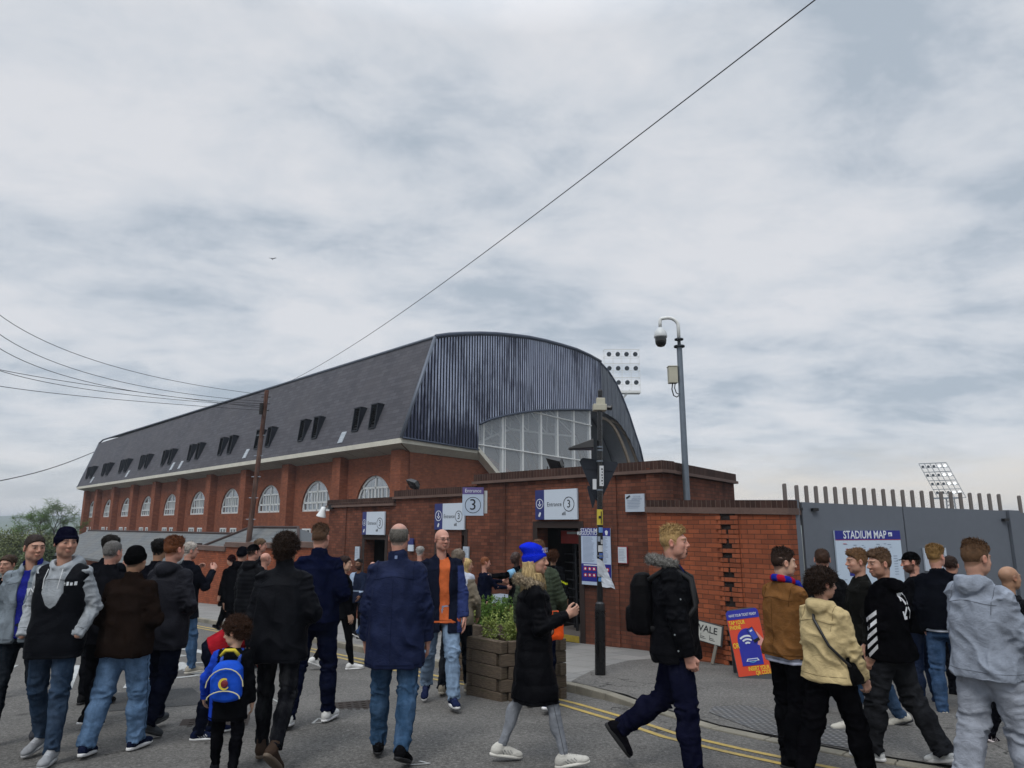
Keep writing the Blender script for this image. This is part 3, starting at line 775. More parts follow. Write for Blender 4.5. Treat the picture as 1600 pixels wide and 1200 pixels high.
# roof trusses seen through the glazing and below the overhang
tr = MB()
for k in range(0, 7):
    o_ = D1*(1.5+k*7.0)
    a = onG(765, 700)+o_; b = onG(935, 655)+o_; 
    up = [gpt(s_of(onG(u, 660)), interp(botB, s_of(onG(u, 660)))+.35, -.6)+o_ for u in (752, 780, 808, 836, 864, 892, 935)]
    lo = [p+Vector((0, 0, -1.3-.25*abs(3-i))) for i, p in enumerate(up)]
    tr.path(lo, .07, 5)
    for i in range(6): tr.tube(up[i], lo[i+1], .05, n=5); tr.tube(lo[i], up[i], .045, n=5)
obj('roof_truss', tr, M_STEEL, stand)
M_RIBP = plain('brown painted steel', '6b6257', .7, var=.2)
for du, w in ((0, .16), (22, .16)):
    for k in range(3):
        pts = [onE(946+du*.3+i*6.5+du*.35, 652+i*i*1.55+du*.2) + D1*(.4+k*5) for i in range(8)]
        rb = MB(); rb.path(pts, w*.8, 6); obj('overhang_rib', rb, M_RIBP, stand)
rb = MB()
for i in range(5): rb.path([onE(950+i*11, 735)+D1*.3, onE(960+i*11, 742)+D1*.3], .05, 5)
rb.path([onE(930, 733)+D1*.3, onE(1003, 731)+D1*.3], .09, 6); rb.path([onE(930, 746)+D1*.3, onE(1003, 744)+D1*.3], .09, 6)
rb.path([onE(930, 746)+D1*.3, onE(955, 733)+D1*.3, onE(978, 745)+D1*.3, onE(1000, 733)+D1*.3], .06, 6)
obj('overhang_truss', rb, M_RIBP, stand)
bk = MB()
q = [gpt(sE-.2, lz(0)*0+base.z-6, -1.2), gpt(0, base.z-6, -1.2)]
# seating deck and far-end wall inside, dark
bk.add([gpt(1.5, base.z+1.4, -1.5), gpt(22, base.z-1.2, -1.5), gpt(22, base.z-1.2, -1.5)+D1*50, gpt(1.5, base.z+1.4, -1.5)+D1*50], [(0, 1, 2, 3)])
obj('seating_deck', bk, plain('dark deck', '2a2c30', .8), stand)
# ================================================================== ENTRANCE BLOCK (plane CE)
CE = 15.5
zA = WP(CE, 890, 740).z; zA = .5*(WP(CE, 750, 749).z+WP(CE, 1033, 731).z); zB = WP(CE, 670, 771.5).z; zC = WP(CE, 567, 786).z
eb0 = WP(CE, 1035, 1020); eb0.z = gz(eb0.x, eb0.y)
ent = empty('turnstile_block', eb0, ROT, label='low dark brick turnstile block with three doorways and stepped coping', cat='entrance building')
EI = INV[ent.name]
def EL(p): return EI @ Vector(p)
def ex(u, v, C=CE): return EL(WP(C, u, v)).x
def ez(u, v, C=CE): return EL(WP(C, u, v)).z
yE = EL(WP(CE, 900, 900)).y
tA, tB, tC = zA-eb0.z, zB-eb0.z, zC-eb0.z
xR, xAB, xBC, xLc = EL(WP(CE, 1035, 731)).x, ex(745, 800), ex(618, 800), ex(513, 830)
doors = [(ex(840, 870), ex(905, 870), ez(872, 825)), (ex(684, 870), ex(725, 870), ez(705, 836)), (ex(569, 870), ex(601, 870), ez(585, 843))]
TK = .33
w = MB()
def wseg(x0, x1, top):
    ds = sorted([d for d in doors if x0 < d[0] < x1]); x = x0
    for a, b, zt in ds:
        w.box(x, a, yE, yE+TK, -3, top); w.box(a, b, yE, yE+TK, zt, top); x = b
    w.box(x, x1, yE, yE+TK, -3, top)
wseg(xLc, xBC, tC); wseg(xBC, xAB, tB); wseg(xAB, xR, tA)
w.box(xLc, xLc+TK, yE+TK, yE+9, -3, tC)                    # left return
for x, t_ in ((ex(540, 850), tC), (ex(722, 850), tB), (ex(790, 850), tA), (ex(966, 850), tA)):   # shallow piers
    w.box(x-.55, x+.0, yE-.03, yE, -3, t_-.05)
# right return towards the back
rd = (EL(P(1146, 749, 16.7))-EL(WP(CE, 1035, 731))); rd.z = 0; rl = rd.length; rd.normalize(); rn = Vector((-rd.y, rd.x, 0))
c0 = Vector((xR, yE, 0)); 
def rbox(mb, s0, s1, o0, o1, z0, z1, mi=0):
    q = [c0+rd*s+rn*o for s, o in ((s0, o0), (s1, o0), (s1, o1), (s0, o1))]
    mb.hexa([p+Vector((0, 0, z0)) for p in q], [p+Vector((0, 0, z1)) for p in q], mi)
rbox(w, 0.002, rl, 0, TK, -3, tA-.002)
obj('wall', w, M_BRICK2, ent, world=False)
cpg = MB(); cpb = MB()
for a, b, t_ in ((xLc-.1, xBC+.02, tC), (xBC-.06, xAB+.02, tB), (xAB-.1, xR+.06, tA)):
    cpg.box(a, b, yE-.09, yE+TK+.05, t_-.1, t_-.04); cpb.box(a+.03, b-.03, yE-.05, yE+TK+.03, t_-.04, t_+.13)
rbox(cpg, .06, rl+.08, -.09, TK+.05, tA-.1, tA-.041); rbox(cpb, .1, rl+.05, -.05, TK+.03, tA-.041, tA+.129)
obj('coping', cpg, M_COPE, ent, world=False); obj('brick_coping', cpb, M_COPEB, ent, world=False)
fl = MB(); fl.box(xLc+TK+.01, xR+1.5, yE+TK+.01, yE+8, tC-.5, tC-.4); obj('flat_roof', fl, plain('roof felt', '2c2c2e', .9), ent, world=False)
M_DFRAME = plain('dark brick surround', '2b211e', .9, var=.3, scale=10)
for i, (a, b, zt) in enumerate(doors):
    f = MB(); f.box(a-.13, a, yE-.012, yE+.1, -1.2, zt+.14); f.box(b, b+.13, yE-.012, yE+.1, -1.2, zt+.14); f.box(a, b, yE-.012, yE+.1, zt, zt+.14)
    d = obj('doorway', f, M_DFRAME, ent, world=False)
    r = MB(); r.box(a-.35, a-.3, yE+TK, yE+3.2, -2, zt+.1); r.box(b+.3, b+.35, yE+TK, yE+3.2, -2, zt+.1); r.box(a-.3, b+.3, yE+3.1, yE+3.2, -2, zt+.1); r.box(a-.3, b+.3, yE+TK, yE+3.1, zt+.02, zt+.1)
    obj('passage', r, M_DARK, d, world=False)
    st = MB(); g0 = gz(*(WP(CE, (872, 705, 585)[i], 1000).xy))-eb0.z
    st.box(a, b, yE-.02, yE+TK+1.0, g0-.3, g0+KH+.12); obj('step', st, plain('step edge', '5a5552', .9), d, world=False)
    if i == 0:
        y_ = MB(); y_.box(a+.02, b-.02, yE-.035, yE-.02, g0+KH+.0, g0+KH+.125); obj('yellow_step_edge', y_, plain('yellow step paint', 'a8913a', .8, var=.3, scale=12), d, world=False)
        s = MB(); s.box(a+.28, b-.001, yE+.45, yE+.6, zt-.33, zt-.06); obj('red_shutter_box', s, plain('red shutter box', '7c2018', .6, var=.15), d, world=False)
        s = MB(); s.box(a+.5, a+.9, yE+.4, yE+.45, zt-.13, zt-.08); obj('strip_light', s, plain('grey lamp cover', '8a8d8d', .4), d, world=False)
        t_ = MB()
        for k in range(7): t_.tube((a+.32+k*.1, yE+.9, g0), (a+.32+k*.1, yE+.9, zt-.3), .014, n=5)
        for k in range(12): t_.tube((a+.3, yE+.9, g0+.3+k*.17), (a+.95, yE+.9, g0+.3+k*.17), .012, n=5)
        t_.box(a+.26, a+.3, yE+.85, yE+.95, g0, zt-.3)
        t_.tube((a+.62, yE+.55, g0), (a+.62, yE+.55, g0+2.1), .03, n=8)
        for k in range(9): t_.tube((a+.62, yE+.55, g0+.35+k*.18), (a+.25, yE+.6, g0+.35+k*.18), .016, n=5)
        obj('turnstile', t_, plain('dark steel bars', '2e3034', .5, .6), d, world=False)
# ---- signs on the entrance wall
def ew(u, v, off=.03): p = WP(CE, u, v); return p-D2*off
M_BLKT = plain('black sign print', '15161c', .5)
M_LETW = plain('white sign print', 'c8ced6', .5)
def arrow_circle(mb, M, r):
    ring_mb(mb, r*.86, r, M, mi=1)
    rect_mb(mb, -r*.11, r*.11, -r*.1, r*.6, M, 1); rect_mb(mb, -.0, .0, 0, 0, M, 1)
    mb.add([M @ Vector(p) for p in ((-r*.55, 0, -r*.05), (0, 0, -r*.62), (r*.55, 0, -r*.05), (r*.3, 0, -r*.05), (0, 0, -r*.35), (-r*.3, 0, -r*.05))], [(0, 1, 4, 5), (1, 2, 3, 4)], 1)
def entrance_sign(u0, um, u1, vt, vb, label):
    c = ew((u0+u1)/2, (vt+vb)/2, .05); x0, x1 = ex(u0, vt), ex(u1, vt); H = abs(WP(CE, u0, vt).z-WP(CE, u0, vb).z); Wd = x1-x0; xm = (ex(um, vt)-x0)-Wd/2
    r = empty('entrance_sign', c, ROT, label=label, cat='sign', group='entrance signs over the doorways')
    a = MB(); a.box(-Wd/2, xm, -.02, .02, -H/2, H/2); obj('navy_panel', a, M_NAVY, r, world=False)
    a = MB(); a.box(xm+.002, Wd/2, -.024, .02, -H/2, H/2); obj('white_panel', a, M_SIGNW, r, world=False)
    t = MB(); Mx = T((-Wd/2+xm)/2, -.023, .02); rr_ = min((xm+Wd/2)*.40, H*.3); arrow_circle(t, Mx, rr_)
    cx = xm+(Wd/2-xm)*.76; rc = (Wd/2-xm)*.165; ring_mb(t, rc*.9, rc, T(cx, -.028, 0), mi=0)
    text_mb('3', rc*1.5, T(cx, -.028, 0), t, 0); text_mb('Entrance', H*.205, T(xm+(Wd/2-xm)*.32, -.028, 0), t, 0, xs=.92)
    # small emblems: a pale blob on the navy, a dark mark on the white
    for k in range(5): ring_mb(t, 0, H*.045, T((-Wd/2+xm)/2+(k-2)*H*.010, -.0235-k*.0004, -H*.33+(k-2)*H*.018), n=10, mi=1)
    for k in range(3): rect_mb(t, xm+(Wd/2-xm)*.56+k*.035, xm+(Wd/2-xm)*.56+k*.035+.02, -H*.36, -H*(.28-.02*k), T(0, -.028, 0), 0)
    obj('lettering', t, [M_BLKT, M_LETW], r, world=False); return r
entrance_sign(839, 853, 904, 765.5, 811, 'navy and white entrance sign above the nearest doorway, its lettering largest and sharpest')
entrance_sign(682, 694.5, 728, 787, 827, 'navy and white entrance sign above the middle doorway, partly covered by the hanging sign')
entrance_sign(569, 575.5, 603.5, 800, 835, 'small far navy and white entrance sign, beside the white horn loudspeaker')
# hanging sign (stands out from the wall, double faced)
hc = P(739, 783.5, 15.6); hs = empty('hanging_sign', hc, R(4), label='square grey hanging sign with purple header and a circled 3, projecting from the wall', cat='sign')
a = MB(); a.box(-.235, .235, -.02, .02, -.31, .31); obj('panel', a, plain('pale sign face', 'a4b2c4', .45, var=.03), hs, world=False)
a = MB(); a.box(-.235, .235, -.024, -.02, .16, .31); obj('header', a, plain('violet sign header', '55487c', .45), hs, world=False)
a = MB(); text_mb('Entrance', .115, T(0, -.027, .232), a, 1, xs=.9); text_mb('3', .34, T(0, -.023, -.08), a, 0); ring_mb(a, .165, .178, T(0, -.023, -.08), mi=0)
obj('lettering', a, [M_BLKT, M_LETW], hs, world=False)
a = MB(); a.box(.25, .32, .05, .09, -.26, .24); obj('rear_panel', a, plain('rear sign edge', 'a9adad', .5), hs, world=False)
a = MB(); a.tube((-.15, .02, .1), (.1, .9, .1), .02); a.tube((-.15, .02, -.1), (.1, .9, -.1), .02); obj('bracket', a, M_GALV, hs, world=False)
# stadium regulations poster
def poster(u0, u1, vt, vb, off=.07):
    c = ew((u0+u1)/2, (vt+vb)/2, off); Wd = ex(u1, vt)-ex(u0, vt); H = abs(WP(CE, u0, vt).z-WP(CE, u0, vb).z); return c, Wd, H
c, Wd, H = poster(912, 957.5, 825.5, 913)
ps = empty('regulations_poster', c, ROT, label='tall blue and white stadium regulations poster on the wall behind the black lamp column', cat='poster')
a = MB(); a.box(-Wd/2, Wd/2, -.006, .01, -H/2, H/2); obj('sheet', a, plain('poster white', 'a9b7cc', .5, var=.03), ps, world=False)
a = MB(); a.box(-Wd/2, Wd/2, -.009, -.006, H*.36, H/2); a.box(-Wd/2, Wd/2, -.009, -.006, -H*.44, -H*.13); obj('blue_band', a, plain('royal blue print', '1f2478', .45), ps, world=False)
a = MB(); text_mb('STADIUM', Wd*.14, T(-Wd*.22, -.011, H*.455), a, 0, bold=.01); text_mb('REGULATIONS', Wd*.13, T(-Wd*.2, -.011, H*.40), a, 0, bold=.01)
a.add([T(Wd*.38, -.011, H*.42) @ Vector(p) for p in ((-.04, 0, .02), (0, 0, .05), (.04, 0, .02), (.02, 0, -.05), (-.02, 0, -.05))], [(0, 4, 3, 2, 1)], 0)
random.seed(3)
for k in range(22):
    z = H*(.335-k*.0205)
    for x0 in (-Wd*.44, Wd*.03):
        rect_mb(a, x0, x0+Wd*(.3+.1*random.random()), z, z+H*.006, T(0, -.0075, 0), 1)
for j in range(2):
    for i in range(6):
        rect_mb(a, -Wd*.42+i*Wd*.15, -Wd*.31+i*Wd*.15, -H*(.25+j*.11), -H*(.19+j*.11), T(0, -.011, 0), 2)
        ring_mb(a, 0, Wd*.03, T(-Wd*.365+i*Wd*.15, -.0125, -H*(.22+j*.11)), n=8, mi=0)
rect_mb(a, -Wd*.42, Wd*.05, -H*.165, -H*.145, T(0, -.011, 0), 0)
obj('lettering', a, [M_LETW, plain('grey small print', '68748c', .6), plain('red pictogram', 'a8202c', .5)], ps, world=False)
def notice(u0, u1, vt, vb, name, label, edge=None, lines=8, title=None, C_=CE, group=None, tone='a7b1bd'):
    c = WP(C_, (u0+u1)/2, (vt+vb)/2)-D2*.06; Wd = ex(u1, vt, C_)-ex(u0, vt, C_); H = abs(WP(C_, u0, vt).z-WP(C_, u0, vb).z)
    r = empty(name, c, ROT, label=label, cat='notice', group=group)
    a = MB(); a.box(-Wd/2, Wd/2, -.006, .03, -H/2, H/2); obj('board', a, plain('notice '+tone+(edge or ''), edge or tone, .5, var=.04), r, world=False)
    t = MB()
    if edge: rect_mb(t, -Wd*.46, Wd*.46, -H*.47, H*.47, T(0, -.008, 0), 1)
    if title:
        for i, s in enumerate(title): text_mb(s, H*.13, T(Wd*.12, -.0105, H*(.34-.13*i)), t, 0)
        t.add([T(-Wd*.33, -.0105, H*.33, ry=-.5) @ Vector(p) for p in ((-.05, 0, -.018), (.05, 0, -.018), (.05, 0, .018), (-.05, 0, .018))], [(0, 1, 2, 3)], 2)
    for k in range(lines):
        z = H*(.12 if title else .3)-k*H*(.5 if title else .7)/lines
        rect_mb(t, -Wd*.38, Wd*(.38-.2*random.random()), z, z+H*.018, T(0, -.0105, 0), 0)
    obj('lettering', t, [plain('grey small print', '68748c', .6), plain('notice white', 'b4bcc4', .5), M_BLKT], r, world=False); return r
notice(980, 1009.5, 772, 799.5, 'cctv_notice', 'white CCTV IN OPERATION notice high on the brick wall right of the lamp column', None, 6, ['CCTV IN', 'OPERATION'])
notice(968.5, 983, 854, 880, 'paper_notice', 'small framed paper notice with thin red edge right of the regulations poster', '8c3038', 8)
notice(557.5, 564, 854, 875.5, 'paper_notice', 'narrow white paper notice on the wall left of the far doorway', None, 6, group=None)
notice(726.5, 735, 854, 876, 'paper_notice', 'narrow white paper notice on the wall right of the middle doorway', None, 6, group=None)
c, Wd, H = poster(641, 649, 841, 861)
r = empty('paper_notice', c, ROT, label='small poster with blue top, seen past the shoulder of the large navy coat', cat='notice')
a = MB(); a.box(-Wd/2, Wd/2, -.006, .03, -H/2, 0); a.box(-Wd/2, Wd/2, -.007, .03, 0, H/2, 1); obj('board', a, [M_SIGNW, M_NAVY], r, world=False)
# ---- flood lamps and loudspeaker
def flood(q, C, label, s=1.0):
    p = WP(C, *q); r = empty('floodlight', p, ROT+R(20), label=label, cat='floodlight')
    Mx = T(0, 0, .17, rx=R(42), rz=R(-18), ry=R(14))
    a = MB(); a.hexa([Mx @ Vector(v) for v in ((-.2, -.03, -.15), (.2, -.03, -.15), (.2, -.03, .15), (-.2, -.03, .15))], [Mx @ Vector(v) for v in ((-.14, .10, -.09), (.14, .10, -.09), (.14, .10, .11), (-.14, .10, .11))])
    for k in range(6): a.box(-.13+k*.05, -.12+k*.05, .07, .13, -.07, .09, 0, Mx)
    obj('housing', a, M_BLACK, r, world=False, bevel=.008)
    a = MB(); a.box(-.145, .145, -.036, -.031, -.10, .10, 0, Mx)
    obj('lamp_glass', a, plain('lamp glass', '33383d', .15), r, world=False)
    a = MB(); a.tube((-.19, 0, .13), (-.19, .0, -.02), .012); a.tube((.19, 0, .13), (.19, 0, -.02), .012); a.tube((-.19, 0, -.02), (.19, 0, -.02), .014); a.tube((0, 0, -.02), (0, 0, -.09), .02)
    obj('bracket', a, M_BLACK, r, world=False); return r
flood((868, 737.5), CE+.15, 'black floodlight tilted on the coping, above the nearest entrance sign')
flood((645, 767.5), CE+.15, 'black floodlight on the lower coping, above the middle of the wall')
p = ew(518, 800, .2); r = empty('loudspeaker', p, R(-20), label='white horn loudspeaker high on the far left corner of the entrance wall', cat='loudspeaker')
a = MB(); a.lathe([(.02, .16), (.06, .15), (.08, .05), (.15, -.13), (.155, -.15), (.13, -.14), (.05, 0)], n=14, M=T(-.12, 0, 0, ry=R(15))); obj('horn', a, M_WHITE, r, world=False, smooth=True)
a = MB(); a.tube((-.1, 0, .1), (.12, .12, .16), .02); a.box(.05, .2, .05, .12, .08, .22); obj('bracket', a, M_BLACK, r, world=False)
# ================================================================== BOUNDARY WALL on the right
wl0 = Vector((2.44, 12.72, 0)); wl1 = Vector((4.19, 10.68, 0)); wd = (wl1-wl0); wlen = wd.length; wd.normalize(); wn = Vector((-wd.y, wd.x, 0))
if wn.y < 0: wn = -wn
zt0, zt1 = CZ+.44, CZ+.37
bw = empty('boundary_wall', (wl0.x, wl0.y, gz(*wl0.xy)), 0, label='orange brick wall with dark coping and toothed joint between turnstiles and grey gate', cat='brick wall')
def wq(s, o): return wl0+wd*s+wn*o
def wbox(mb, s0, s1, o0, o1, z0, z1, z0b=None, z1b=None, mi=0):
    z0b = z0 if z0b is None else z0b; z1b = z1 if z1b is None else z1b
    q = [wq(s0, o0), wq(s1, o0), wq(s1, o1), wq(s0, o1)]
    mb.hexa([q[0]+Vector((0, 0, z0)), q[1]+Vector((0, 0, z0b)), q[2]+Vector((0, 0, z0b)), q[3]+Vector((0, 0, z0))], [q[0]+Vector((0, 0, z1)), q[1]+Vector((0, 0, z1b)), q[2]+Vector((0, 0, z1b)), q[3]+Vector((0, 0, z1))], mi)
m_ = MB(); wbox(m_, 0, wlen, 0, .33, -2, zt0-.22, None, zt1-.22); obj('wall', m_, M_BRICK3, bw)
m_ = MB(); wbox(m_, -.02, wlen+.03, -.035, .36, zt0-.22, zt0-.12, zt1-.22, zt1-.12); obj('coping', m_, M_COPE, bw)
m_ = MB(); wbox(m_, -.01, wlen+.02, -.02, .35, zt0-.12, zt0, zt1-.12, zt1); obj('brick_coping', m_, M_COPEB, bw)
sJ = (P(1150, 900, 11.6)-wl0).dot(wd); 
m_ = MB(); wbox(m_, sJ-.12, sJ+.16, -.006, 0, -.9, zt0-.24, None, zt0-.25); obj('joint_shade_strip', m_, plain('open joint', '1c1310', .95, var=.3), bw)  # flat dark strip stands in for the shade inside the toothed gap
m_ = MB(); z = -.9; k = 0
while z < zt0-.34:
    j = .02*random.random()
    if k % 2: wbox(m_, sJ-.14, sJ-.02+j, -.035, -.006, z, z+.066)
    else: wbox(m_, sJ-.2+j, sJ-.10, -.035, -.006, z, z+.066); 
    wbox(m_, sJ+(.05 if k % 2 else .10)-j, sJ+.22, -.03, -.006, z, z+.066)
    if k % 3 == 0: wbox(m_, sJ-.10, sJ+.1, -.028, -.006, z, z+.066)
    z += .075; k += 1
obj('toothed_bricks', m_, M_BRICK3, bw)
# leaning street name sign and loose post
def leaning_sign():
    c = G(1098, 1041); c = wl0+wd*((P(1127, 1000, 11.7)-wl0).dot(wd))-wn*.16; zg = gz(c.x, c.y)+KH
    rz = math.atan2(wd.y, wd.x); r = empty('street_name_sign', (c.x, c.y, zg), rz, label='old white street name plate leaning against the foot of the orange brick wall', cat='sign')
    Mx = T(0, 0, .46, rx=R(-4), ry=R(7)) @ Matrix.Scale(.84, 4)
    a = MB(); a.box(-.5, .16, -.015, .0, -.17, .17, 0, Mx); obj('plate', a, plain('worn white plate', 'a7a8a2', .6, var=.12), r, world=False)
    t = MB(); text_mb('VALE', .17, Mx @ T(-.13, -.018, .06), t, 0, bold=.012, xs=1.1); 
    for k, x in enumerate((-.22, -.02)):
        rect_mb(t, x-.06, x+.06, -.12, -.11, Mx @ T(0, -.018, 0), 0); rect_mb(t, x-.05, x+.03, -.09, -.08, Mx @ T(0, -.018, 0), 0); rect_mb(t, x-.06, x-.052, -.12, -.03, Mx @ T(0, -.018, 0), 0)
    obj('lettering', t, [M_BLKT], r, world=False)
    a = MB(); a.box(-.52, .18, .002, .03, -.19, .19, 0, Mx); a.box(-.5, -.44, .0, .03, -.5, -.17, 0, Mx); obj('backing_board', a, plain('grey board', '3c3d3e', .8), r, world=False)
    a = MB(); a.box(.06, .12, -.01, .02, -.52, -.17, 0, Mx @ T(0, 0, 0, ry=R(8))); obj('leg', a, plain('weathered leg', '77726a', .8), r, world=False)
leaning_sign()
# ticket A-board
def aboard():
    bl_, br_ = G(1158, 1071), G(1207, 1075); zc = .5*(bl_.z+br_.z)+.06; Yc = .5*(bl_.y+br_.y)
    c = Vector((.5*(bl_.x+br_.x), Yc, zc)); Wd = .46; H = .98
    r = empty('ticket_board', c, R(-6), label='orange and blue pavement board about phone tickets, standing by the brick wall', cat='pavement sign')
    Mx = T(0, 0, .03, ry=R(-7.5), rx=R(-7))
    def rr(w_, h_, z0, rad, y, d):
        pts = []
        for cx, cz, a0 in ((w_/2-rad, z0+rad, -90), (w_/2-rad, z0+h_-rad, 0), (-w_/2+rad, z0+h_-rad, 90), (-w_/2+rad, z0+rad, 180)):
            for k in range(6): t = R(a0+18*k); pts.append(Mx @ Vector((cx+rad*math.cos(t), y, cz+rad*math.sin(t))))
        m = MB(); m.prism(pts, Mx.to_3x3() @ Vector((0, d, 0))); return m
    obj('frame', rr(Wd, H+.02, -.05, .09, -.0, .035), plain('grey board plastic', '45484c', .6), r, world=False)
    # rear leg
    a = MB(); a.hexa([Mx @ Vector(p) for p in ((-.2, .04, .9), (.2, .04, .9), (.2, .06, .9), (-.2, .06, .9))], [Vector(p) for p in ((-.2, .5, -.0), (.2, .5, -.0), (.2, .53, -.0), (-.2, .53, -.0))]); obj('rear_panel', a, plain('grey board plastic', '45484c', .6), r, world=False)
    red = rr(Wd-.01, H-.14, .06, .01, -.004, .003); obj('orange_poster', red, plain('orange red poster', 'c9452c', .5, var=.04), r, world=False)
    blu = MB(); top = [(-(Wd-.01)/2, H-.17), ((Wd-.01)/2, H-.17), ((Wd-.01)/2, H-.08), (Wd/2-.03, H-.045), (-Wd/2+.03, H-.045), (-(Wd-.01)/2, H-.08)]
    blu.prism([Mx @ Vector((x, -.008, z)) for x, z in top], Mx.to_3x3() @ Vector((0, .003, 0)))
    d = [(-.14, .19), (.15, .19), (.15, .52)]+[(.005+.145*math.cos(R(t)), .52+.16*math.sin(R(t))) for t in range(15, 180, 15)]+[(-.14, .52)]
    blu.prism([Mx @ Vector((x, -.010, z)) for x, z in d], Mx.to_3x3() @ Vector((0, .003, 0)))
    obj('blue_print', blu, plain('ticket blue print', '272c94', .5, var=.04), r, world=False)
    t = MB(); text_mb('HAVE YOUR TICKET READY', .05, Mx @ T(0, -.012, H-.118), t, 0, xs=.62, bold=.015)
    text_mb('TAP YOUR', .075, Mx @ T(-.10, -.008, .765), t, 1, xs=.62, bold=.015); text_mb('PHONE', .075, Mx @ T(-.135, -.008, .70), t, 1, xs=.62, bold=.015)
    text_mb('OR', .1, Mx @ T(-.175, -.012, .46), t, 1, xs=.6, bold=.015)
    text_mb('INSERT YOUR', .075, Mx @ T(.07, -.008, .145), t, 1, xs=.62, bold=.015); text_mb('QR CODE', .075, Mx @ T(.12, -.008, .085), t, 1, xs=.62, bold=.015)
    for rad in (.05, .095, .14): ring_mb(t, rad-.012, rad+.012, Mx @ T(-.01, -.014, .44), n=12, mi=0, a0=R(50), a1=R(130))
    t.add([Mx @ Vector(p) for p in ((-.08, -.0145, .245), (.10, -.0145, .245), (.08, -.0145, .28), (-.06, -.0145, .28))], [(0, 1, 2, 3)], 0)
    rect_mb(t, -.055, .075, .252, .27, Mx @ T(0, -.0165, 0), 4); ring_mb(t, .075, .085, Mx @ T(.01, -.0145, .31), n=10, mi=3, a0=R(235), a1=R(305))
    ph = Mx @ T(.09, -.018, .585, ry=R(-22)); rect_mb(t, -.045, .045, -.1, .1, ph, 2); rect_mb(t, -.038, .038, -.06, .09, ph @ T(0, -.002, 0), 4); rect_mb(t, -.02, .02, .05, .07, ph @ T(0, -.004, 0), 0)
    t.add([Mx @ Vector(p) for p in ((.13, -.012, .64), (.225, -.012, .5), (.225, -.012, .4), (.12, -.012, .45), (.15, -.012, .53))], [(0, 4, 3, 2, 1)], 5)
    obj('lettering', t, [M_LETW, plain('yellow print', 'd9c23a', .5), M_BLACK, plain('cyan glow print', '5fa8d8', .5), plain('phone blue', '2f46a8', .5), plain('hand print', 'c98f86', .5)], r, world=False)
aboard()
# ================================================================== GATE
ga, gb = Vector((4.36, 10.85, 0)), Vector((9.15, 12.15, 0)); gdv = (gb-ga).normalized(); gn = Vector((-gdv.y, gdv.x, 0)); rzg = math.atan2(gdv.y, gdv.x)
gbz = gz(*ga.xy)
gate = empty('metal_gate', (ga.x, ga.y, gbz), rzg, label='wide dark grey sheet metal gate topped by a row of steel pales', cat='gate')
GI = INV[gate.name]
def gx(u, v):                                   # photo pixel -> gate local
    a, b = ray(u, v); s = (a*ga.y-ga.x)/(gdv.x-a*gdv.y); Y = ga.y+gdv.y*s; return GI @ Vector((a*Y, Y, CZ+b*Y))
M_GATE = plain('dark grey gate paint', '5a6069', .45, .1, var=.09, scale=1.1, spec=.5)
def panel(u0, u1, v0, v1, name, y0=0., d=.05, mat=None):
    a, b = gx(u0, v0), gx(u1, v1); m = MB(); lo = -.35
    m.hexa([(a.x, y0, lo), (b.x, y0, lo), (b.x, y0+d, lo), (a.x, y0+d, lo)], [(a.x, y0, a.z), (b.x, y0, b.z), (b.x, y0+d, b.z), (a.x, y0+d, a.z)])
    return obj(name, m, mat or M_GATE, gate, world=False)
panel(1232.5, 1246.5, 781, 781, 'post', -.02, .1); panel(1252.5, 1409, 784.5, 791.5, 'gate_leaf'); panel(1411, 1571, 791.6, 798, 'gate_leaf'); panel(1573, 1590, 797, 798, 'post', -.04, .12); panel(1592, 1640, 801, 803, 'side_panel', .03)
a = MB()
for u, v in ((1271, 796), (1568, 812)): q = gx(u, v); a.box(q.x-.05, q.x+.05, -.06, 0, q.z-.025, q.z+.02)
for v in (795, 930): q = gx(1249.5, v); a.box(q.x-.05, q.x+.05, -.01, .03, q.z-.02, q.z+.02)
obj('hinge', a, M_BLACK, gate, world=False)
q0 = gx(1262, 790); q1 = gx(1560, 800); 
pp = MB(); pp.box(-.03, .03, -.006, .006, 0, 1); pale0 = None
pales = [(1230.5, 755)]+[(1249.5+ (1567-1249.5)*i/21, 757.5+(771.5-757.5)*i/21) for i in range(22)]+[(1599, 774)]
for i, (u, v) in enumerate(pales):
    q = gx(u, v); m = MB(); h = q.z; t = .33
    m.hexa([(-.028, 0, -.62), (.028, 0, -.62), (.028, .03, -.62), (-.028, .03, -.62)], [(-.028, 0, -.02), (.028, 0, -.02), (.028, .03, -.02), (-.028, .03, -.02)])
    m.hexa([(-.028, 0, -.02), (.028, 0, -.02), (.028, .03, -.02), (-.028, .03, -.02)], [(-.012, 0, .0), (.02, 0, .0), (.02, .03, .0), (-.012, .03, .0)])
    if pale0 is None: pale0 = obj('pale', m, plain('brown grey steel pale', '6d6764', .6, .3), gate, world=False); pale0.location = (q.x, .07, q.z)
    else: c = pale0.copy(); COL.objects.link(c); c.location = (q.x, .07, q.z)
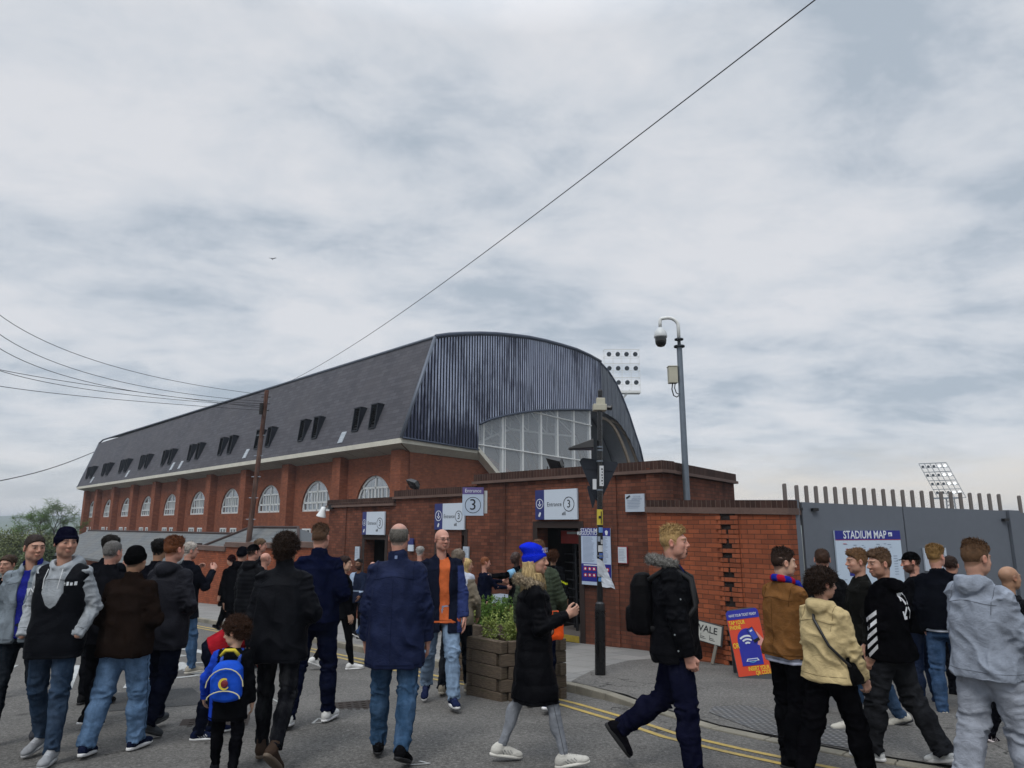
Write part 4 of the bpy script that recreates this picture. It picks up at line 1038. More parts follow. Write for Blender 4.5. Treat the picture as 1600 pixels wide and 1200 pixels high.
# map sign on the gate
def map_sign():
    a = gx(1301, 829); b = gx(1403, 834.5); c = gx(1303, 933); Wd = b.x-a.x; H = a.z-c.z
    ctr = gate.matrix_basis @ Vector(((a.x+b.x)/2, -.03, (a.z+c.z)/2)); 
    ctr = Matrix.Translation(gate.location) @ Matrix.Rotation(rzg, 4, 'Z') @ Vector(((a.x+b.x)/2, -.03, (a.z+c.z)/2))
    r = empty('map_sign', ctr, rzg, label='white stadium map board with blue header fixed to the grey gate', cat='sign')
    m = MB(); m.box(-Wd/2, Wd/2, -.01, .02, -H/2, H/2); obj('board', m, plain('map white', 'b0bfcf', .45, var=.03), r, world=False)
    m = MB(); m.box(-Wd/2, Wd/2, -.014, -.01, H*.36, H/2); obj('header', m, plain('royal blue print', '1f2478', .45), r, world=False)
    t = MB(); text_mb('STADIUM MAP', Wd*.135, T(-Wd*.05, -.017, H*.43), t, 0, xs=.76, bold=.018)
    rect_mb(t, Wd*.31, Wd*.37, H*.41, H*.47, T(0, -.017, 0), 0); t.add([T(0, -.019, 0) @ Vector(p) for p in ((Wd*.30, 0, H*.42), (Wd*.35, 0, H*.42), (Wd*.34, 0, H*.455))], [(0, 1, 2)], 5)
    rect_mb(t, -Wd/2, Wd/2, H*.352, H*.36, T(0, -.013, 0), 2)
    rect_mb(t, -Wd*.26, -Wd*.17, -H*.1, H*.11, T(0, -.013, 0), 1); rect_mb(t, -Wd*.16, -Wd*.09, -H*.14, H*.06, T(0, -.013, 0), 3)
    rect_mb(t, -Wd*.33, -Wd*.24, -H*.19, -H*.12, T(0, -.013, 0), 3); rect_mb(t, -Wd*.22, -Wd*.13, -H*.2, -H*.16, T(0, -.013, 0), 3); rect_mb(t, -.02*Wd, .12*Wd, -H*.1, .1*H, T(0, -.013, 0), 4)
    rect_mb(t, .16*Wd, .24*Wd, -H*.12, .12*H, T(0, -.013, 0), 3)
    for k in range(40):
        x = random.uniform(-.42, .4)*Wd; z = random.choice([random.uniform(.15, .3), random.uniform(-.45, -.22)])*H
        rect_mb(t, x, x+Wd*random.uniform(.02, .06), z, z+H*.008, T(0, -.013, 0), 5 if k % 6 else 2)
    for k in range(8): rect_mb(t, Wd*.36, Wd*.42, H*(.1-.04*k), H*(.107-.04*k), T(0, -.013, 0), 5)
    rect_mb(t, -Wd*.36, -Wd*.35, -H*.05, H*.08, T(0, -.013, 0), 5)
    obj('map_print', t, [M_LETW, plain('orange map block', 'c88a3e', .5), plain('red map print', 'b03038', .5), plain('royal blue print', '1f2478', .45), plain('grey map pitch', '8796a8', .5), plain('grey small print', '68748c', .6)], r, world=False)
map_sign()
def red_cross_sign():
    a = gx(1440, 856); b = gx(1475, 857.5); c = gx(1440, 892); Wd = b.x-a.x; H = a.z-c.z
    ctr = Matrix.Translation(gate.location) @ Matrix.Rotation(rzg, 4, 'Z') @ Vector(((a.x+b.x)/2, -.03, (a.z+c.z)/2))
    r = empty('warning_sign', ctr, rzg, label='small white sign with a red emblem on the gate beside the black cap', cat='sign')
    m = MB(); m.box(-Wd/2, Wd/2, -.008, .02, -H/2, H/2); obj('board', m, plain('notice a7b1bd', 'a7b1bd', .5), r, world=False)
    t = MB(); ring_mb(t, Wd*.27, Wd*.30, T(-.01, -.011, .02), mi=1); rect_mb(t, -.03, .01, -H*.22, H*.28, T(0, -.012, 0), 0); rect_mb(t, -.10, .08, H*.04, H*.16, T(0, -.0125, 0), 0); rect_mb(t, -.06, .06, -H*.28, -H*.2, T(0, -.012, 0), 0)
    obj('emblem', t, [plain('red map print', 'b03038', .5), M_BLKT], r, world=False)
red_cross_sign()
# ================================================================== POLES
def lamp_column():
    b = G(938, 1067); Y = b.y; r = empty('lamp_column', b, 0, label='tall black street column covered in stickers at the kerb corner', cat='street pole')
    def z(v): return (P(938, v, Y).z-b.z)
    m = MB(); m.lathe([(.076, -.05), (.076, z(952)), (.066, z(943)), (.044, z(940)), (.043, z(880)), (.041, z(820)), (.039, z(700)), (.037, z(640)), (0, z(640))], n=20)
    obj('pole', m, plain('glossy black column paint', '0c0c0f', .28, .1, var=.3, scale=3, spec=.6), r, world=False, smooth=False)
    m = MB(); m.box(-.10, .10, -.08, .08, z(642), z(632)); m.box(-.05, .08, -.05, .05, z(632), z(622)); obj('control_box', m, plain('cream box', 'a8a595', .5), r, world=False, bevel=.01)
    m = MB(); m.lathe([(0, 0), (.035, 0), (.035, .09), (.025, .11), (0, .11)], (0.03-.02, 0, z(620)), 14); obj('sensor_cap', m, M_BLACK, r, world=False)
    m = MB(); m.tube((.09, -.02, z(637)), (.17, -.05, z(637)-.01), .035); m.tube((.16, -.05, z(637)), (.18, -.05, z(637)), .04); obj('camera', m, M_BLACK, r, world=False)
    for v in (700, 705, 722, 767, 870):
        m = MB(); m.lathe([(.044, 0), (.049, .003), (.049, .022), (.044, .025)], (0, 0, z(v)), 16); obj('clamp_band', m, M_GALV, r, world=False)
    m = MB(); m.hexa([(-.48, -.02, z(703)), (-.1, -.12, z(703)+.02), (-.08, .1, z(703)), (-.45, .08, z(703)-.01)], [(-.46, -.02, z(703)+.03), (-.1, -.1, z(703)+.16), (-.08, .08, z(703)+.15), (-.42, .06, z(703)+.03)])
    obj('cowl_lamp', m, M_BLACK, r, world=False, bevel=.01)
    m = MB(); zt = z(717); tri = [(-.27, zt), (-.24, zt+.02), (.27, zt-.03), (.285, zt-.06), (.02, zt-.62), (-.01, zt-.64), (-.04, zt-.61), (-.29, zt-.04)]
    m.prism([(x, .09, zz) for x, zz in tri], (0, .012, 0)); m.prism([(-.2, .12-.04, zt-.12), (.2, .08, zt-.14), (.2, .08, zt-.17), (-.2, .08, zt-.15)], (0, .01, 0))
    m.prism([(x*.3-.09, .104, (zz-zt)*.5+zt-.40) for x, zz in tri], (0, .012, 0))
    obj('sign_plate', m, plain('dark sign back', '1d222c', .5, .2), r, world=False)
    m = MB(); m.box(-.01, .05, -.056, -.046, z(759.5), z(728)); obj('sticker', m, plain('sticker white', 'b9bcc0', .6), r, world=False)
    m = MB()
    for k in range(6): zz = z(732)-k*.042; m.box(.015+.008*(k % 2), .037, -.058, -.056, zz-.024, zz-.003*k % .008)
    obj('sticker_print', m, M_BLKT, r, world=False)
    m = MB(); m.box(-.11, -.055, -.05, -.04, z(765), z(749)); obj('sticker', m, plain('sticker white', 'b9bcc0', .6), r, world=False)
    def cyl(z0, z1, a0, a1, name, mat, rad=.0445, n=10):
        m = MB()
        for k in range(n):
            t0, t1 = R(a0+(a1-a0)*k/n), R(a0+(a1-a0)*(k+1)/n)
            m.add([(rad*math.cos(t0), rad*math.sin(t0), z0), (rad*math.cos(t1), rad*math.sin(t1), z0), (rad*math.cos(t1), rad*math.sin(t1), z1), (rad*math.cos(t0), rad*math.sin(t0), z1)], [(0, 1, 2, 3)])
        return obj(name, m, mat, r, world=False)
    yl = cyl(z(820), z(796), 180, 358, 'yellow_sticker', plain('yellow sticker', 'b8a73a', .5, var=.06))
    m = MB(); m.box(.008, .02, -.051, -.045, z(818), z(799)); m.box(-.025, .008, -.051, -.044, z(810), z(806)); obj('sticker_letter', m, M_BLKT, r, world=False)
    for v0, v1, a0, a1, c in ((832, 824, 240, 330, '5d84b8'), (846, 838, 215, 270, '7d8796'), (862, 852, 230, 330, 'b4b7ba'), (872, 864, 250, 350, '3d5b9c'), (850, 843, 280, 330, 'a9acb0'), (908, 902, 230, 300, '4a7ab0')):
        cyl(z(v0), z(v1), a0, a1, 'sticker', plain('sticker '+c, c, .6, var=.2, scale=20), .0455)
    # torn paper
    m = MB(); random.seed(5); pts = []
    n = 9
    for i in range(n+1):
        t = i/n; zz = z(874)+(z(916)-z(874))*t
        for j in range(5):
            s = j/4; x = -.055+s*(.09+.15*t)+t*.02; y = -.056-.03*math.sin(s*4+t*5)*t-.01*random.random()
            pts.append((x, y, zz-.03*s+.02*random.random()))
    m.v = pts; m.f = [(i*5+j, i*5+j+1, (i+1)*5+j+1, (i+1)*5+j) for i in range(n) for j in range(4) if not (i > 5 and j == 0)]; m.m = [0]*len(m.f)
    o = obj('torn_paper', m, plain('wet paper', 'aeb4bd', .7, var=.1, scale=15), r, world=False)
    sm = o.modifiers.new('thick', 'SOLIDIFY'); sm.thickness = .002
lamp_column()
bpy.data.objects['lamp_column'].rotation_euler = (0, R(1.3), 0)
def camera_pole():
    Y = 13.6; top = P(1067, 541, Y); b = P(1073, 775, Y); zg = gz(b.x, b.y)+KH; r = empty('camera_pole', (b.x, b.y, zg), 0, label='tall galvanised pole with white dome camera behind the brick wall', cat='camera pole')
    H = top.z-zg
    m = MB(); m.lathe([(.068, 0), (.064, H*.5), (.055, H), (0, H)], n=18); obj('pole', m, M_GALV, r, world=False, smooth=False)
    m = MB(); m.lathe([(.11, H-.02), (.11, H+.01)], n=16); m.lathe([(.11, H+.0), (.0, H+.01)], n=16); m.lathe([(.09, H+.13), (.09, H+.155), (0, H+.155)], n=16); m.lathe([(.035, H), (.035, H+.14)], n=10); obj('collar', m, plain('dark collar', '33383f', .5, .5), r, world=False)
    pts = [(0, 0, H+.14), (0, 0, H+.42)]+[(-.2+.2*math.cos(R(t)), 0, H+.42+.18*math.sin(R(t))) for t in range(15, 100, 12)]+[(-.33, 0, H+.585), (-.36, 0, H+.57), (-.37, 0, H+.5), (-.37, 0, H+.4)]
    m = MB(); m.path(pts, .036, 10); obj('swan_neck', m, M_STEEL, r, world=False, smooth=True)
    m = MB(); z = H+.13; m.lathe([(.0, z+.26), (.05, z+.26), (.07, z+.23), (.12, z+.17), (.135, z+.08), (.13, z+.05), (0, z+.05)], (-.37, 0, 0), 20); obj('camera_housing', m, plain('camera white', 'bdc1c3', .35, var=.04), r, world=False, smooth=True)
    m = MB(); m.lathe([(.115, z+.05), (.115, z-.02), (.105, z-.08), (.07, z-.13), (0, z-.15)], (-.37, 0, 0), 20); obj('camera_dome', m, plain('smoked dome', '0c0d10', .08, spec=.7), r, world=False, smooth=True)
    m = MB(); zb_ = P(1058, 599, Y).z-zg; m.box(-.25, -.075, -.08, .08, zb_, zb_+.33); m.box(-.26, -.07, -.09, .09, zb_+.33, zb_+.35); obj('junction_box', m, plain('cream box', 'a8a595', .5), r, world=False, bevel=.008)
    m = MB(); m.path([(-.17, 0, zb_), (-.19, 0, zb_-.12), (-.16, 0, zb_-.25), (-.1, 0, zb_-.28), (-.06, 0, zb_-.25)], .012, 6); m.path([(-.12, 0, zb_), (-.14, -.02, zb_-.1), (-.11, -.02, zb_-.2), (-.06, 0, zb_-.22)], .01, 6); obj('cable', m, M_BLACK, r, world=False, smooth=True)
camera_pole()
def telegraph():
    Y = 30; top = P(417, 610, Y); b = P(389, 842, Y); d = (b-top); k = (gz(b.x, Y)-top.z)/d.z; b = top+d*k
    r = empty('telegraph_pole', b, 0, label='leaning brown wooden telegraph pole in front of the stand', cat='telegraph pole')
    m = MB()
    pts = [b.lerp(top, i/14) for i in range(15)]; m.path(pts, [.125-.035*i/14 for i in range(15)], 10)
    mt = NT('weathered pole wood'); co = mt.coord('Object', sc=(8, 8, .5)); n_ = mt.noise(co, 3, 5, .65); n2_ = mt.noise(mt.coord('Object'), .7, 3, .6)
    c_ = mt.mix(mt.rng(n_, .35, .65), lin('30211c'), lin('5c3f34')); c_ = mt.mix(mt.rng(n2_, .45, .7, 0, .6), c_, lin('7a6a62')); mt.set(c_, .85, 0, .2); mt.bump(n_, .5, .02)
    obj('pole', m, mt.mat, r, smooth=True)
    m = MB(); dr = (top-b).normalized()
    for s in (.3, .6, .9): q = top-dr*s; m.tube(q+Vector((-.2, 0, 0)), q+Vector((.2, 0, 0)), .022)
    q = top-dr*.8; m.box(q.x-.16, q.x-.04, q.y-.2, q.y-.1, q.z-.3, q.z+.2)
    obj('fittings', m, plain('dark fittings', '1c1a1a', .7), r)
    m = MB()
    for i in range(5):
        q = top-dr*(2.0+i*.9); m.tube(q+Vector((-.2, -.05, 0)), q+Vector((.2, -.05, 0)), .012, n=5)
    obj('climbing_rung', m, M_GALV, r)
    return top, dr
ptop, pdr = telegraph()
M_CABLE = plain('black cable', '121317', .6)
def cable(pts, rad, label):
    m = MB(); m.path(pts, rad, 5); obj('overhead_cable', m, M_CABLE, smooth=True, uv=False, label=label, cat='cable', group='overhead telephone cables')
A = ptop-pdr*.1; B = P(1270, 0, 6.0); far = B+(B-A)*.35
pts = []
for i in range(41):
    t = i/40; p = A.lerp(far, t); p.z -= .45*math.sin(math.pi*min(1, t/.75)) if t < .75 else 0; pts.append(p)
cable(pts, .007, 'longest thin black cable rising from the telegraph pole to the upper right')
for i, (v0, v1, v2, ue, de, lab) in enumerate(((478, 566, 612, 417, .2, 'topmost of the cables sweeping in from the left edge to the pole'), (510, 588, 624, 415, .5, 'second cable from the top at the left edge, sagging towards the pole'), (535, 600, 629, 414, .6, 'third cable from the top at the left edge, sagging towards the pole'), (580, 611, 632, 413, .7, 'lower cable starting where two cross near the left edge, the more sagging one'), (583, 604, 628, 414, .8, 'lower cable starting where two cross near the left edge, the straighter one'), (610, 621, 632, 413, .9, 'lowest and flattest cable running from the left edge to the pole'))):
    E = ptop-pdr*de; pts = []
    um = 170
    a_, m__, e_ = P(-30, v0-12, 17), P(um, v1+(4 if v0 < 540 else 2), 22), Vector((E.x, E.y, E.z))
    for k in range(25):
        t = k/24; l0 = (1-t)**2; l2 = t*t; l1 = 2*t*(1-t); c_ = (m__-a_*.25-e_*.25)*2
        pts.append(a_*l0+c_*l1+e_*l2)
    v_ = (pts[0]-pts[1]).normalized(); pts = [pts[0]+v_*(22-5.5*k)+Vector((0, 0, .03*(22-5.5*k))) for k in range(4)]+pts
    cable(pts, .009, lab)
a_, e_ = P(-30, 757, 70), P(150, 705, 92)
cable([a_.lerp(e_, k/10)-Vector((0, 0, .5*math.sin(math.pi*k/10))) for k in range(11)], .05, 'single faint cable running to the far left end of the stand roof')
# ================================================================== GARDEN WALL, KIOSK
def low_wall():
    base_ = WP(15.5, 300, 950); r = empty('garden_wall', (base_.x, base_.y, gz(*base_.xy)), ROT, label='low orange brick wall with stepped stone coping, behind the crowd on the left', cat='brick wall')
    I = INV[r.name]
    segs = [(296, 353, 854), (353, 387, 849), (387, 430, 849), (430, 512, 848)]
    m = MB(); c = MB()
    for a, b, v in segs:
        A_, B_ = I @ WP(15.5, a, v), I @ WP(15.5, b, v); z = (A_.z+B_.z)/2
        m.box(A_.x, B_.x, 0, .3, -2, z-.14); c.box(A_.x-.04, B_.x+.02, -.06, .36, z-.14, z-.05); c.box(A_.x-.02, B_.x, -.03, .33, z-.05, z+.03)
    obj('wall', m, M_BRICK3, r, world=False); obj('coping', c, M_COPE, r, world=False)
low_wall()
M_SLATE2 = None
def kiosk():
    global M_SLATE2
    m = NT('kiosk slate'); uv = m.coord('UV'); br = m.n('TexBrick', offset=.5); m.l(uv, br.inputs[0]); br.inputs['Scale'].default_value = 1
    br.inputs['Brick Width'].default_value = .5; br.inputs['Row Height'].default_value = .25; br.inputs['Mortar Size'].default_value = .012
    br.inputs['Color1'].default_value = (*lin('63676a'), 1); br.inputs['Color2'].default_value = (*lin('575b5e'), 1); br.inputs['Mortar'].default_value = (*lin('404345'), 1)
    a = m.noise(uv, .5, 5, .6); m.set(m.mix(m.rng(a, .4, .7, 0, .5), br.outputs[0], lin('6d6a64')), .8, 0, .3); M_SLATE2 = m.mat
    b0 = WP(16.6, 250, 880); r = empty('store_building', (b0.x, b0.y, gz(*b0.xy)), ROT, label='low building with long grey slate roof in front of the stand', cat='building'); I = INV[r.name]
    def q(C, u, v): return I @ WP(C, u, v)
    e0, e1 = q(16.6, 118, 847+34), q(16.6, 352, 880); 
    x0, x1 = q(19.6, 128, 845).x, q(19.6, 392, 833).x; zr = q(19.6, 296, 833).z; ze = zr-1.55; y0 = 0.; yr = q(19.6, 250, 833).y
    rf = MB(); rf.hexa([(x0-1, y0-.3, ze), (x1+1, y0-.3, ze), (x1+1, y0-.3, ze-.12), (x0-1, y0-.3, ze-.12)], [(x0+1.5, yr, zr), (x1+1, yr, zr), (x1+1, yr, zr-.12), (x0+1.5, yr, zr-.12)])
    rf.hexa([(x0+1.5, yr, zr), (x1+1, yr, zr), (x1+1, yr, zr-.12), (x0+1.5, yr, zr-.12)], [(x0-1, 2*yr, ze), (x1+1, 2*yr, ze), (x1+1, 2*yr, ze-.12), (x0-1, 2*yr, ze-.12)])
    rf.add([(x0-1, y0-.3, ze), (x0+1.5, yr, zr), (x0-1, 2*yr, ze)], [(0, 1, 2)])
    X0, X1 = q(19.0, 392, 825).x, q(19.0, 466, 825).x; ZR = q(19.0, 430, 825).z; yr2 = q(19.0, 430, 825).y; XE = q(16.9, 489, 853).x
    rf.add([(X0-4.2, y0-.25, ZR-1.5), (XE, y0-.25, ZR-1.25), (X1, yr2, ZR), (X0, yr2, ZR)], [(0, 1, 2, 3)])
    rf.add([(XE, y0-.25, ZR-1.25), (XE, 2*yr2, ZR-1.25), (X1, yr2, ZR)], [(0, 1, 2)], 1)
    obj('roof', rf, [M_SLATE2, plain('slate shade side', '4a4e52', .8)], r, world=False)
    t = MB(); t.path([(X0-4.2, y0-.27, ZR-1.46), (X0, yr2, ZR+.03), (X1, yr2, ZR+.03), (XE, y0-.27, ZR-1.2)], .06, 6); t.path([(x0+1.5, yr, zr+.03), (x1+1, yr, zr+.03)], .06, 6)
    t.box(X0-3.0, X0-2.8, .5, .7, ZR-1.3, ZR-.7)
    obj('ridge_tiles', t, plain('dark ridge tile', '3a2c2a', .8), r, world=False)
    w_ = MB(); w_.box(x0-.6, XE-.3, 0, 2*yr-.3, -2.5, ze-.13); obj('wall', w_, M_BRICK, r, world=False)
kiosk()
# ================================================================== FLOODLIGHT TOWERS
M_LAMP = bpy.data.materials.new('lit lamp'); M_LAMP.use_nodes = True; _b = M_LAMP.node_tree.nodes['Principled BSDF']; _b.inputs['Emission Color'].default_value = (.9, .97, 1, 1); _b.inputs['Emission Strength'].default_value = 1.6; _b.inputs['Base Color'].default_value = (.8, .85, .9, 1)
def tower(q0, q1, Y, label, rows, cols, lit, lean, rz, mat, mast_u, mast_v, shx=0):
    tl, br_ = P(q0[0], q0[1], Y), P(q1[0], q1[1], Y); Wd = br_.x-tl.x; H = tl.z-br_.z; c = (tl+br_)/2; c.z = gz(c.x, c.y)
    r = empty('floodlight_tower', c, rz, label=label, cat='floodlight tower'); z0 = br_.z-c.z
    Wd /= math.cos(rz) if abs(rz) < 1 else 1
    f = MB(); 
    def q(x, z, y=0.): return Vector((-Wd/2+x*Wd+shx*(.35-z)*Wd, y-lean*z*H, z0+z*H))
    off = lambda z: Vector((-lean*0, 0, 0))
    for i in range(cols+1):
        x = i/cols; f.path([q(x, 0), q(x, 1)], .035*Y/110, 4); f.path([q(x, 0, 1.2), q(x, 1, 1.2)], .02*Y/110, 4)
    for j in range(rows*2+1):
        z = j/(rows*2); f.path([q(0, z), q(1, z)], .035*Y/110 if j % 2 else .06*Y/110, 4); f.path([q(0, z, 1.2), q(1, z, 1.2)], .03*Y/110, 4)
        f.path([q(0, z), q(0, z, 1.2)], .03, 4); f.path([q(1, z), q(1, z, 1.2)], .03, 4)
    f.box(-Wd/2, Wd/2, -.2, 1.3, z0-.2, z0+.15)
    obj('frame', f, mat, r, world=False)
    lm = None; hw = Wd/cols*.27
    for j in range(rows):
        for i in range(cols):
            p = q((i+.5)/cols, (j+.62)/rows, -.35); on = lit and (i+ (rows-j)*.0 > cols*lit-1.1+ (rows-1-j)*.12)
            key = 'on' if on else 'off'
            if lm is None: lm = {}
            if key not in lm:
                m = MB(); m.lathe([(0, .5), (hw*.5, .42), (hw*.95, .1), (hw, 0), (hw*.9, -.02), (0, -.02)], n=12, M=T(0, 0, 0, rx=R(-70))); 
                m.m = [0]*(12*3)+[1]*(12*2)
                o = obj('lamp', m, [M_BLACK, M_LAMP if on else plain('dark lamp glass', '3a4148', .2)], r, world=False); lm[key] = o
            else: o = lm[key].copy(); COL.objects.link(o)
            o.location = p if rz < 1 else p
    mm = MB(); s = .8
    for sx_, sy_ in ((-s, -s), (s, -s), (s, s), (-s, s)): mm.path([(sx_*1.6+mast_u, sy_*1.6+.8, -1), (sx_+mast_u, sy_+.8, z0+.1)], .09, 4)
    n_ = 14
    for k in range(n_):
        a0, a1 = k/n_, (k+1)/n_; 
        for (ax, ay), (bx, by) in (((-1, -1), (1, -1)), ((1, -1), (1, 1)), ((-1, 1), (1, 1)), ((-1, -1), (-1, 1))):
            wa, wb = s*(1.6-.6*a0), s*(1.6-.6*a1); mm.path([(ax*wa+mast_u, ay*wa+.8, z0*a0), (bx*wb+mast_u, by*wb+.8, z0*a1)], .05, 4); mm.path([(ax*wb+mast_u, ay*wb+.8, z0*a1), (bx*wb+mast_u, by*wb+.8, z0*a1)], .05, 4)
    if mast_v: mm.path([(-Wd*.2, 0, z0+.3), (mast_u, .8, z0-2.4)], .16, 5); mm.path([(Wd*.2, 0, z0+.3), (mast_u, .8, z0-2.4)], .16, 5)
    obj('mast', mm, mat, r, world=False); return r
tower((944, 546), (1001, 612), 105, 'white lattice floodlight head with dark unlit lamps rising behind the stand roof', 3, 4, 0, 0, 0, M_STEEL, -1.2, 1)
t2 = tower((1458, 724), (1494, 778), 170, 'far floodlight tower with some lamps lit, seen above the gate', 4, 5, .62, .28, R(-38), plain('grey tower steel', '7a828c', .6), .6, 0, .5)
# ================================================================== PLANTERS
def wood_mat():
    m = NT('weathered sleeper wood'); co = m.coord('Object', sc=(1, 1, 1)); ge = m.noise(m.coord('Generated', sc=(2, 2, 14)), 3, 6, .65, .6); kn = m.noise(m.coord('Generated', sc=(1.5, 1.5, 3)), 2.5, 3, .6)
    f = m.noise(m.coord('Object', sc=(3, 3, 40)), 5, 4, .6)
    c = m.mix(m.rng(ge, .35, .65), lin('3d332b'), lin('6d6154')); c = m.mix(m.rng(kn, .5, .75, 0, .55), c, lin('4c4a33')); c = m.mix(m.rng(f, .4, .7, 0, .35), c, lin('241d18'))
    m.set(c, .85, 0, .2); m.bump(f, .5, .006); return m.mat
M_WOOD = wood_mat()
def leaf_mat(c1, c2, name):
    m = NT(name); oi = m.n('ObjectInfo'); geo = m.n('NewGeometry') if False else None
    n = m.noise(m.coord('Object'), 7, 3, .6); n2 = m.noise(m.coord('Object'), 60, 2, .5)
    k = m.math('ADD', m.math('MULTIPLY', n, .6), m.math('MULTIPLY', n2, .4))
    m.set(m.mix(m.rng(k, .38, .62), lin(c1), lin(c2)), .6, 0, .3)
    return m.mat
M_LEAF = leaf_mat('2f4a1c', '6a8a3a', 'herb leaves'); M_LEAF2 = leaf_mat('5b6b2c', '97a45a', 'grassy leaves')
def leaves(mb, c, rad, n, size, seed, up=.3, flat=1.0):
    rs = random.Random(seed)
    for _ in range(n):
        d = Vector((rs.gauss(0, 1), rs.gauss(0, 1), rs.gauss(0, 1))).normalized(); rr_ = rs.random()**.4
        nz_ = .75+.35*mnoise.noise(d*2.2+Vector((seed, 0, 0)))
        p = Vector(c)+Vector((d.x*rad[0], d.y*rad[1], d.z*rad[2]))*rr_*nz_
        t = (d+Vector((rs.gauss(0, .6), rs.gauss(0, .6), rs.gauss(0, .6)+up))).normalized(); s = t.cross(Vector((rs.gauss(0, 1), rs.gauss(0, 1), rs.gauss(0, 1)))).normalized()*size*.32*flat
        L_ = size*(.7+.6*rs.random())
        mb.add([p, p+t*L_*.5+s, p+t*L_, p+t*L_*.5-s], [(0, 1, 2, 3)])
def planter(A_, B_, Cc, h, label, plab, seed):
    A_, B_, Cc = [Vector((p.x, p.y, 0)) for p in (A_, B_, Cc)]; D_ = A_+Cc-B_; ring = [A_, B_, Cc, D_]; c = (A_+Cc)/2; zg = min(gz(p.x, p.y) for p in ring)
    r = empty('planter', (c.x, c.y, zg), 0, label=label, cat='planter', group='wooden sleeper planters on the kerb'); I = INV[r.name]
    rs = random.Random(seed); rows = 5; hh = h/rows
    for j in range(rows):
        for k in range(4):
            a, b = ring[k], ring[(k+1) % 4]; d = (b-a).normalized(); n_ = Vector((d.y, -d.x, 0))
            if (j+k) % 2: a_, b_ = a, b-d*.105
            else: a_, b_ = a+d*.105*0, b
            if (j % 2 == 0) == (k % 2 == 0): a_, b_ = a, b
            else: a_, b_ = a+d*.102, b-d*.102
            g = .004; o_ = rs.uniform(-.004, .004)
            q = [a_+n_*o_, b_+n_*o_, b_-n_*.1, a_-n_*.1]
            m = MB(); m.hexa([p+Vector((0, 0, zg+j*hh+g)) for p in q], [p+Vector((0, 0, zg+(j+1)*hh-g)) for p in q]); obj('sleeper', m, M_WOOD, r, bevel=.006)
    m = MB(); q = [p.lerp(c, .16) for p in ring]; m.hexa([p+Vector((0, 0, zg+.05)) for p in q], [p+Vector((0, 0, zg+h-.07)) for p in q]); obj('soil', m, plain('soil', '2a211a', .95), r)
    pl = MB(); e1 = (B_-A_).length*.5; e2 = (Cc-B_).length*.5
    for k in range(9):
        x = rs.uniform(-.55, .5); y = rs.uniform(-.55, .55); p = c+(B_-A_).normalized()*x*e1+(Cc-B_).normalized()*y*e2
        hh2 = .05+.12*rs.random(); leaves(pl, (p.x, p.y, zg+h+hh2*.6), (.13, .13, .08+hh2), 330, .03+.014*rs.random(), seed*10+k, .5)
        for q_ in range(5): t_ = Vector((p.x+rs.gauss(0, .09), p.y+rs.gauss(0, .09), zg+h-.02)); leaves(pl, t_+Vector((rs.gauss(0, .03), rs.gauss(0, .03), .16+.16*rs.random())), (.03, .03, .09), 26, .03, seed*99+k*7+q_, .9)
    obj('herb_plant', pl, M_LEAF if seed % 2 else M_LEAF2, uv=False, label=plab, cat='plant')
    return r
A_, B_, C_ = G(728, 1085), G(783, 1097), G(881, 1099)
dv = (B_-A_); C_ = B_+Vector((-dv.y, dv.x, 0)).normalized()*.78*(1) ; C_ = B_+Vector((.80, .30, 0))
planter(A_, B_, C_, .72, 'nearer square wooden planter at the kerb behind the blue beanie', 'pale green low plants growing in the nearer planter', 4)
off = Vector((.0, 1.35, 0))
off = Vector((-.32, 1.25, 0))
planter(A_+off, B_+off, C_+off, .80, 'farther square wooden planter, mostly hidden behind the nearer one', 'bushy bright green plant in the farther planter', 7)
# plastic crate bin near the searching stewards
b_ = WP(14.2, 786, 990); b_.z = gz(*b_.xy)+KH; r = empty('search_table', b_, ROT, label='pale grey search table beside the stewards at the nearest doorway', cat='table')
m = MB(); m.box(-.4, .4, -.3, .3, .72, .77); obj('table_top', m, plain('pale plastic', '9fa9b2', .4), r, world=False, bevel=.01)
m = MB(); m.box(-.34, .34, -.24, .24, .77, .86); obj('tray', m, plain('pale tray', '8e9aa6', .4), r, world=False, bevel=.01)
for sx_ in (-.35, .35):
    for sy_ in (-.25, .25): m = MB(); m.box(sx_-.02, sx_+.02, sy_-.02, sy_+.02, 0, .72); obj('leg', m, M_GALV, r, world=False)
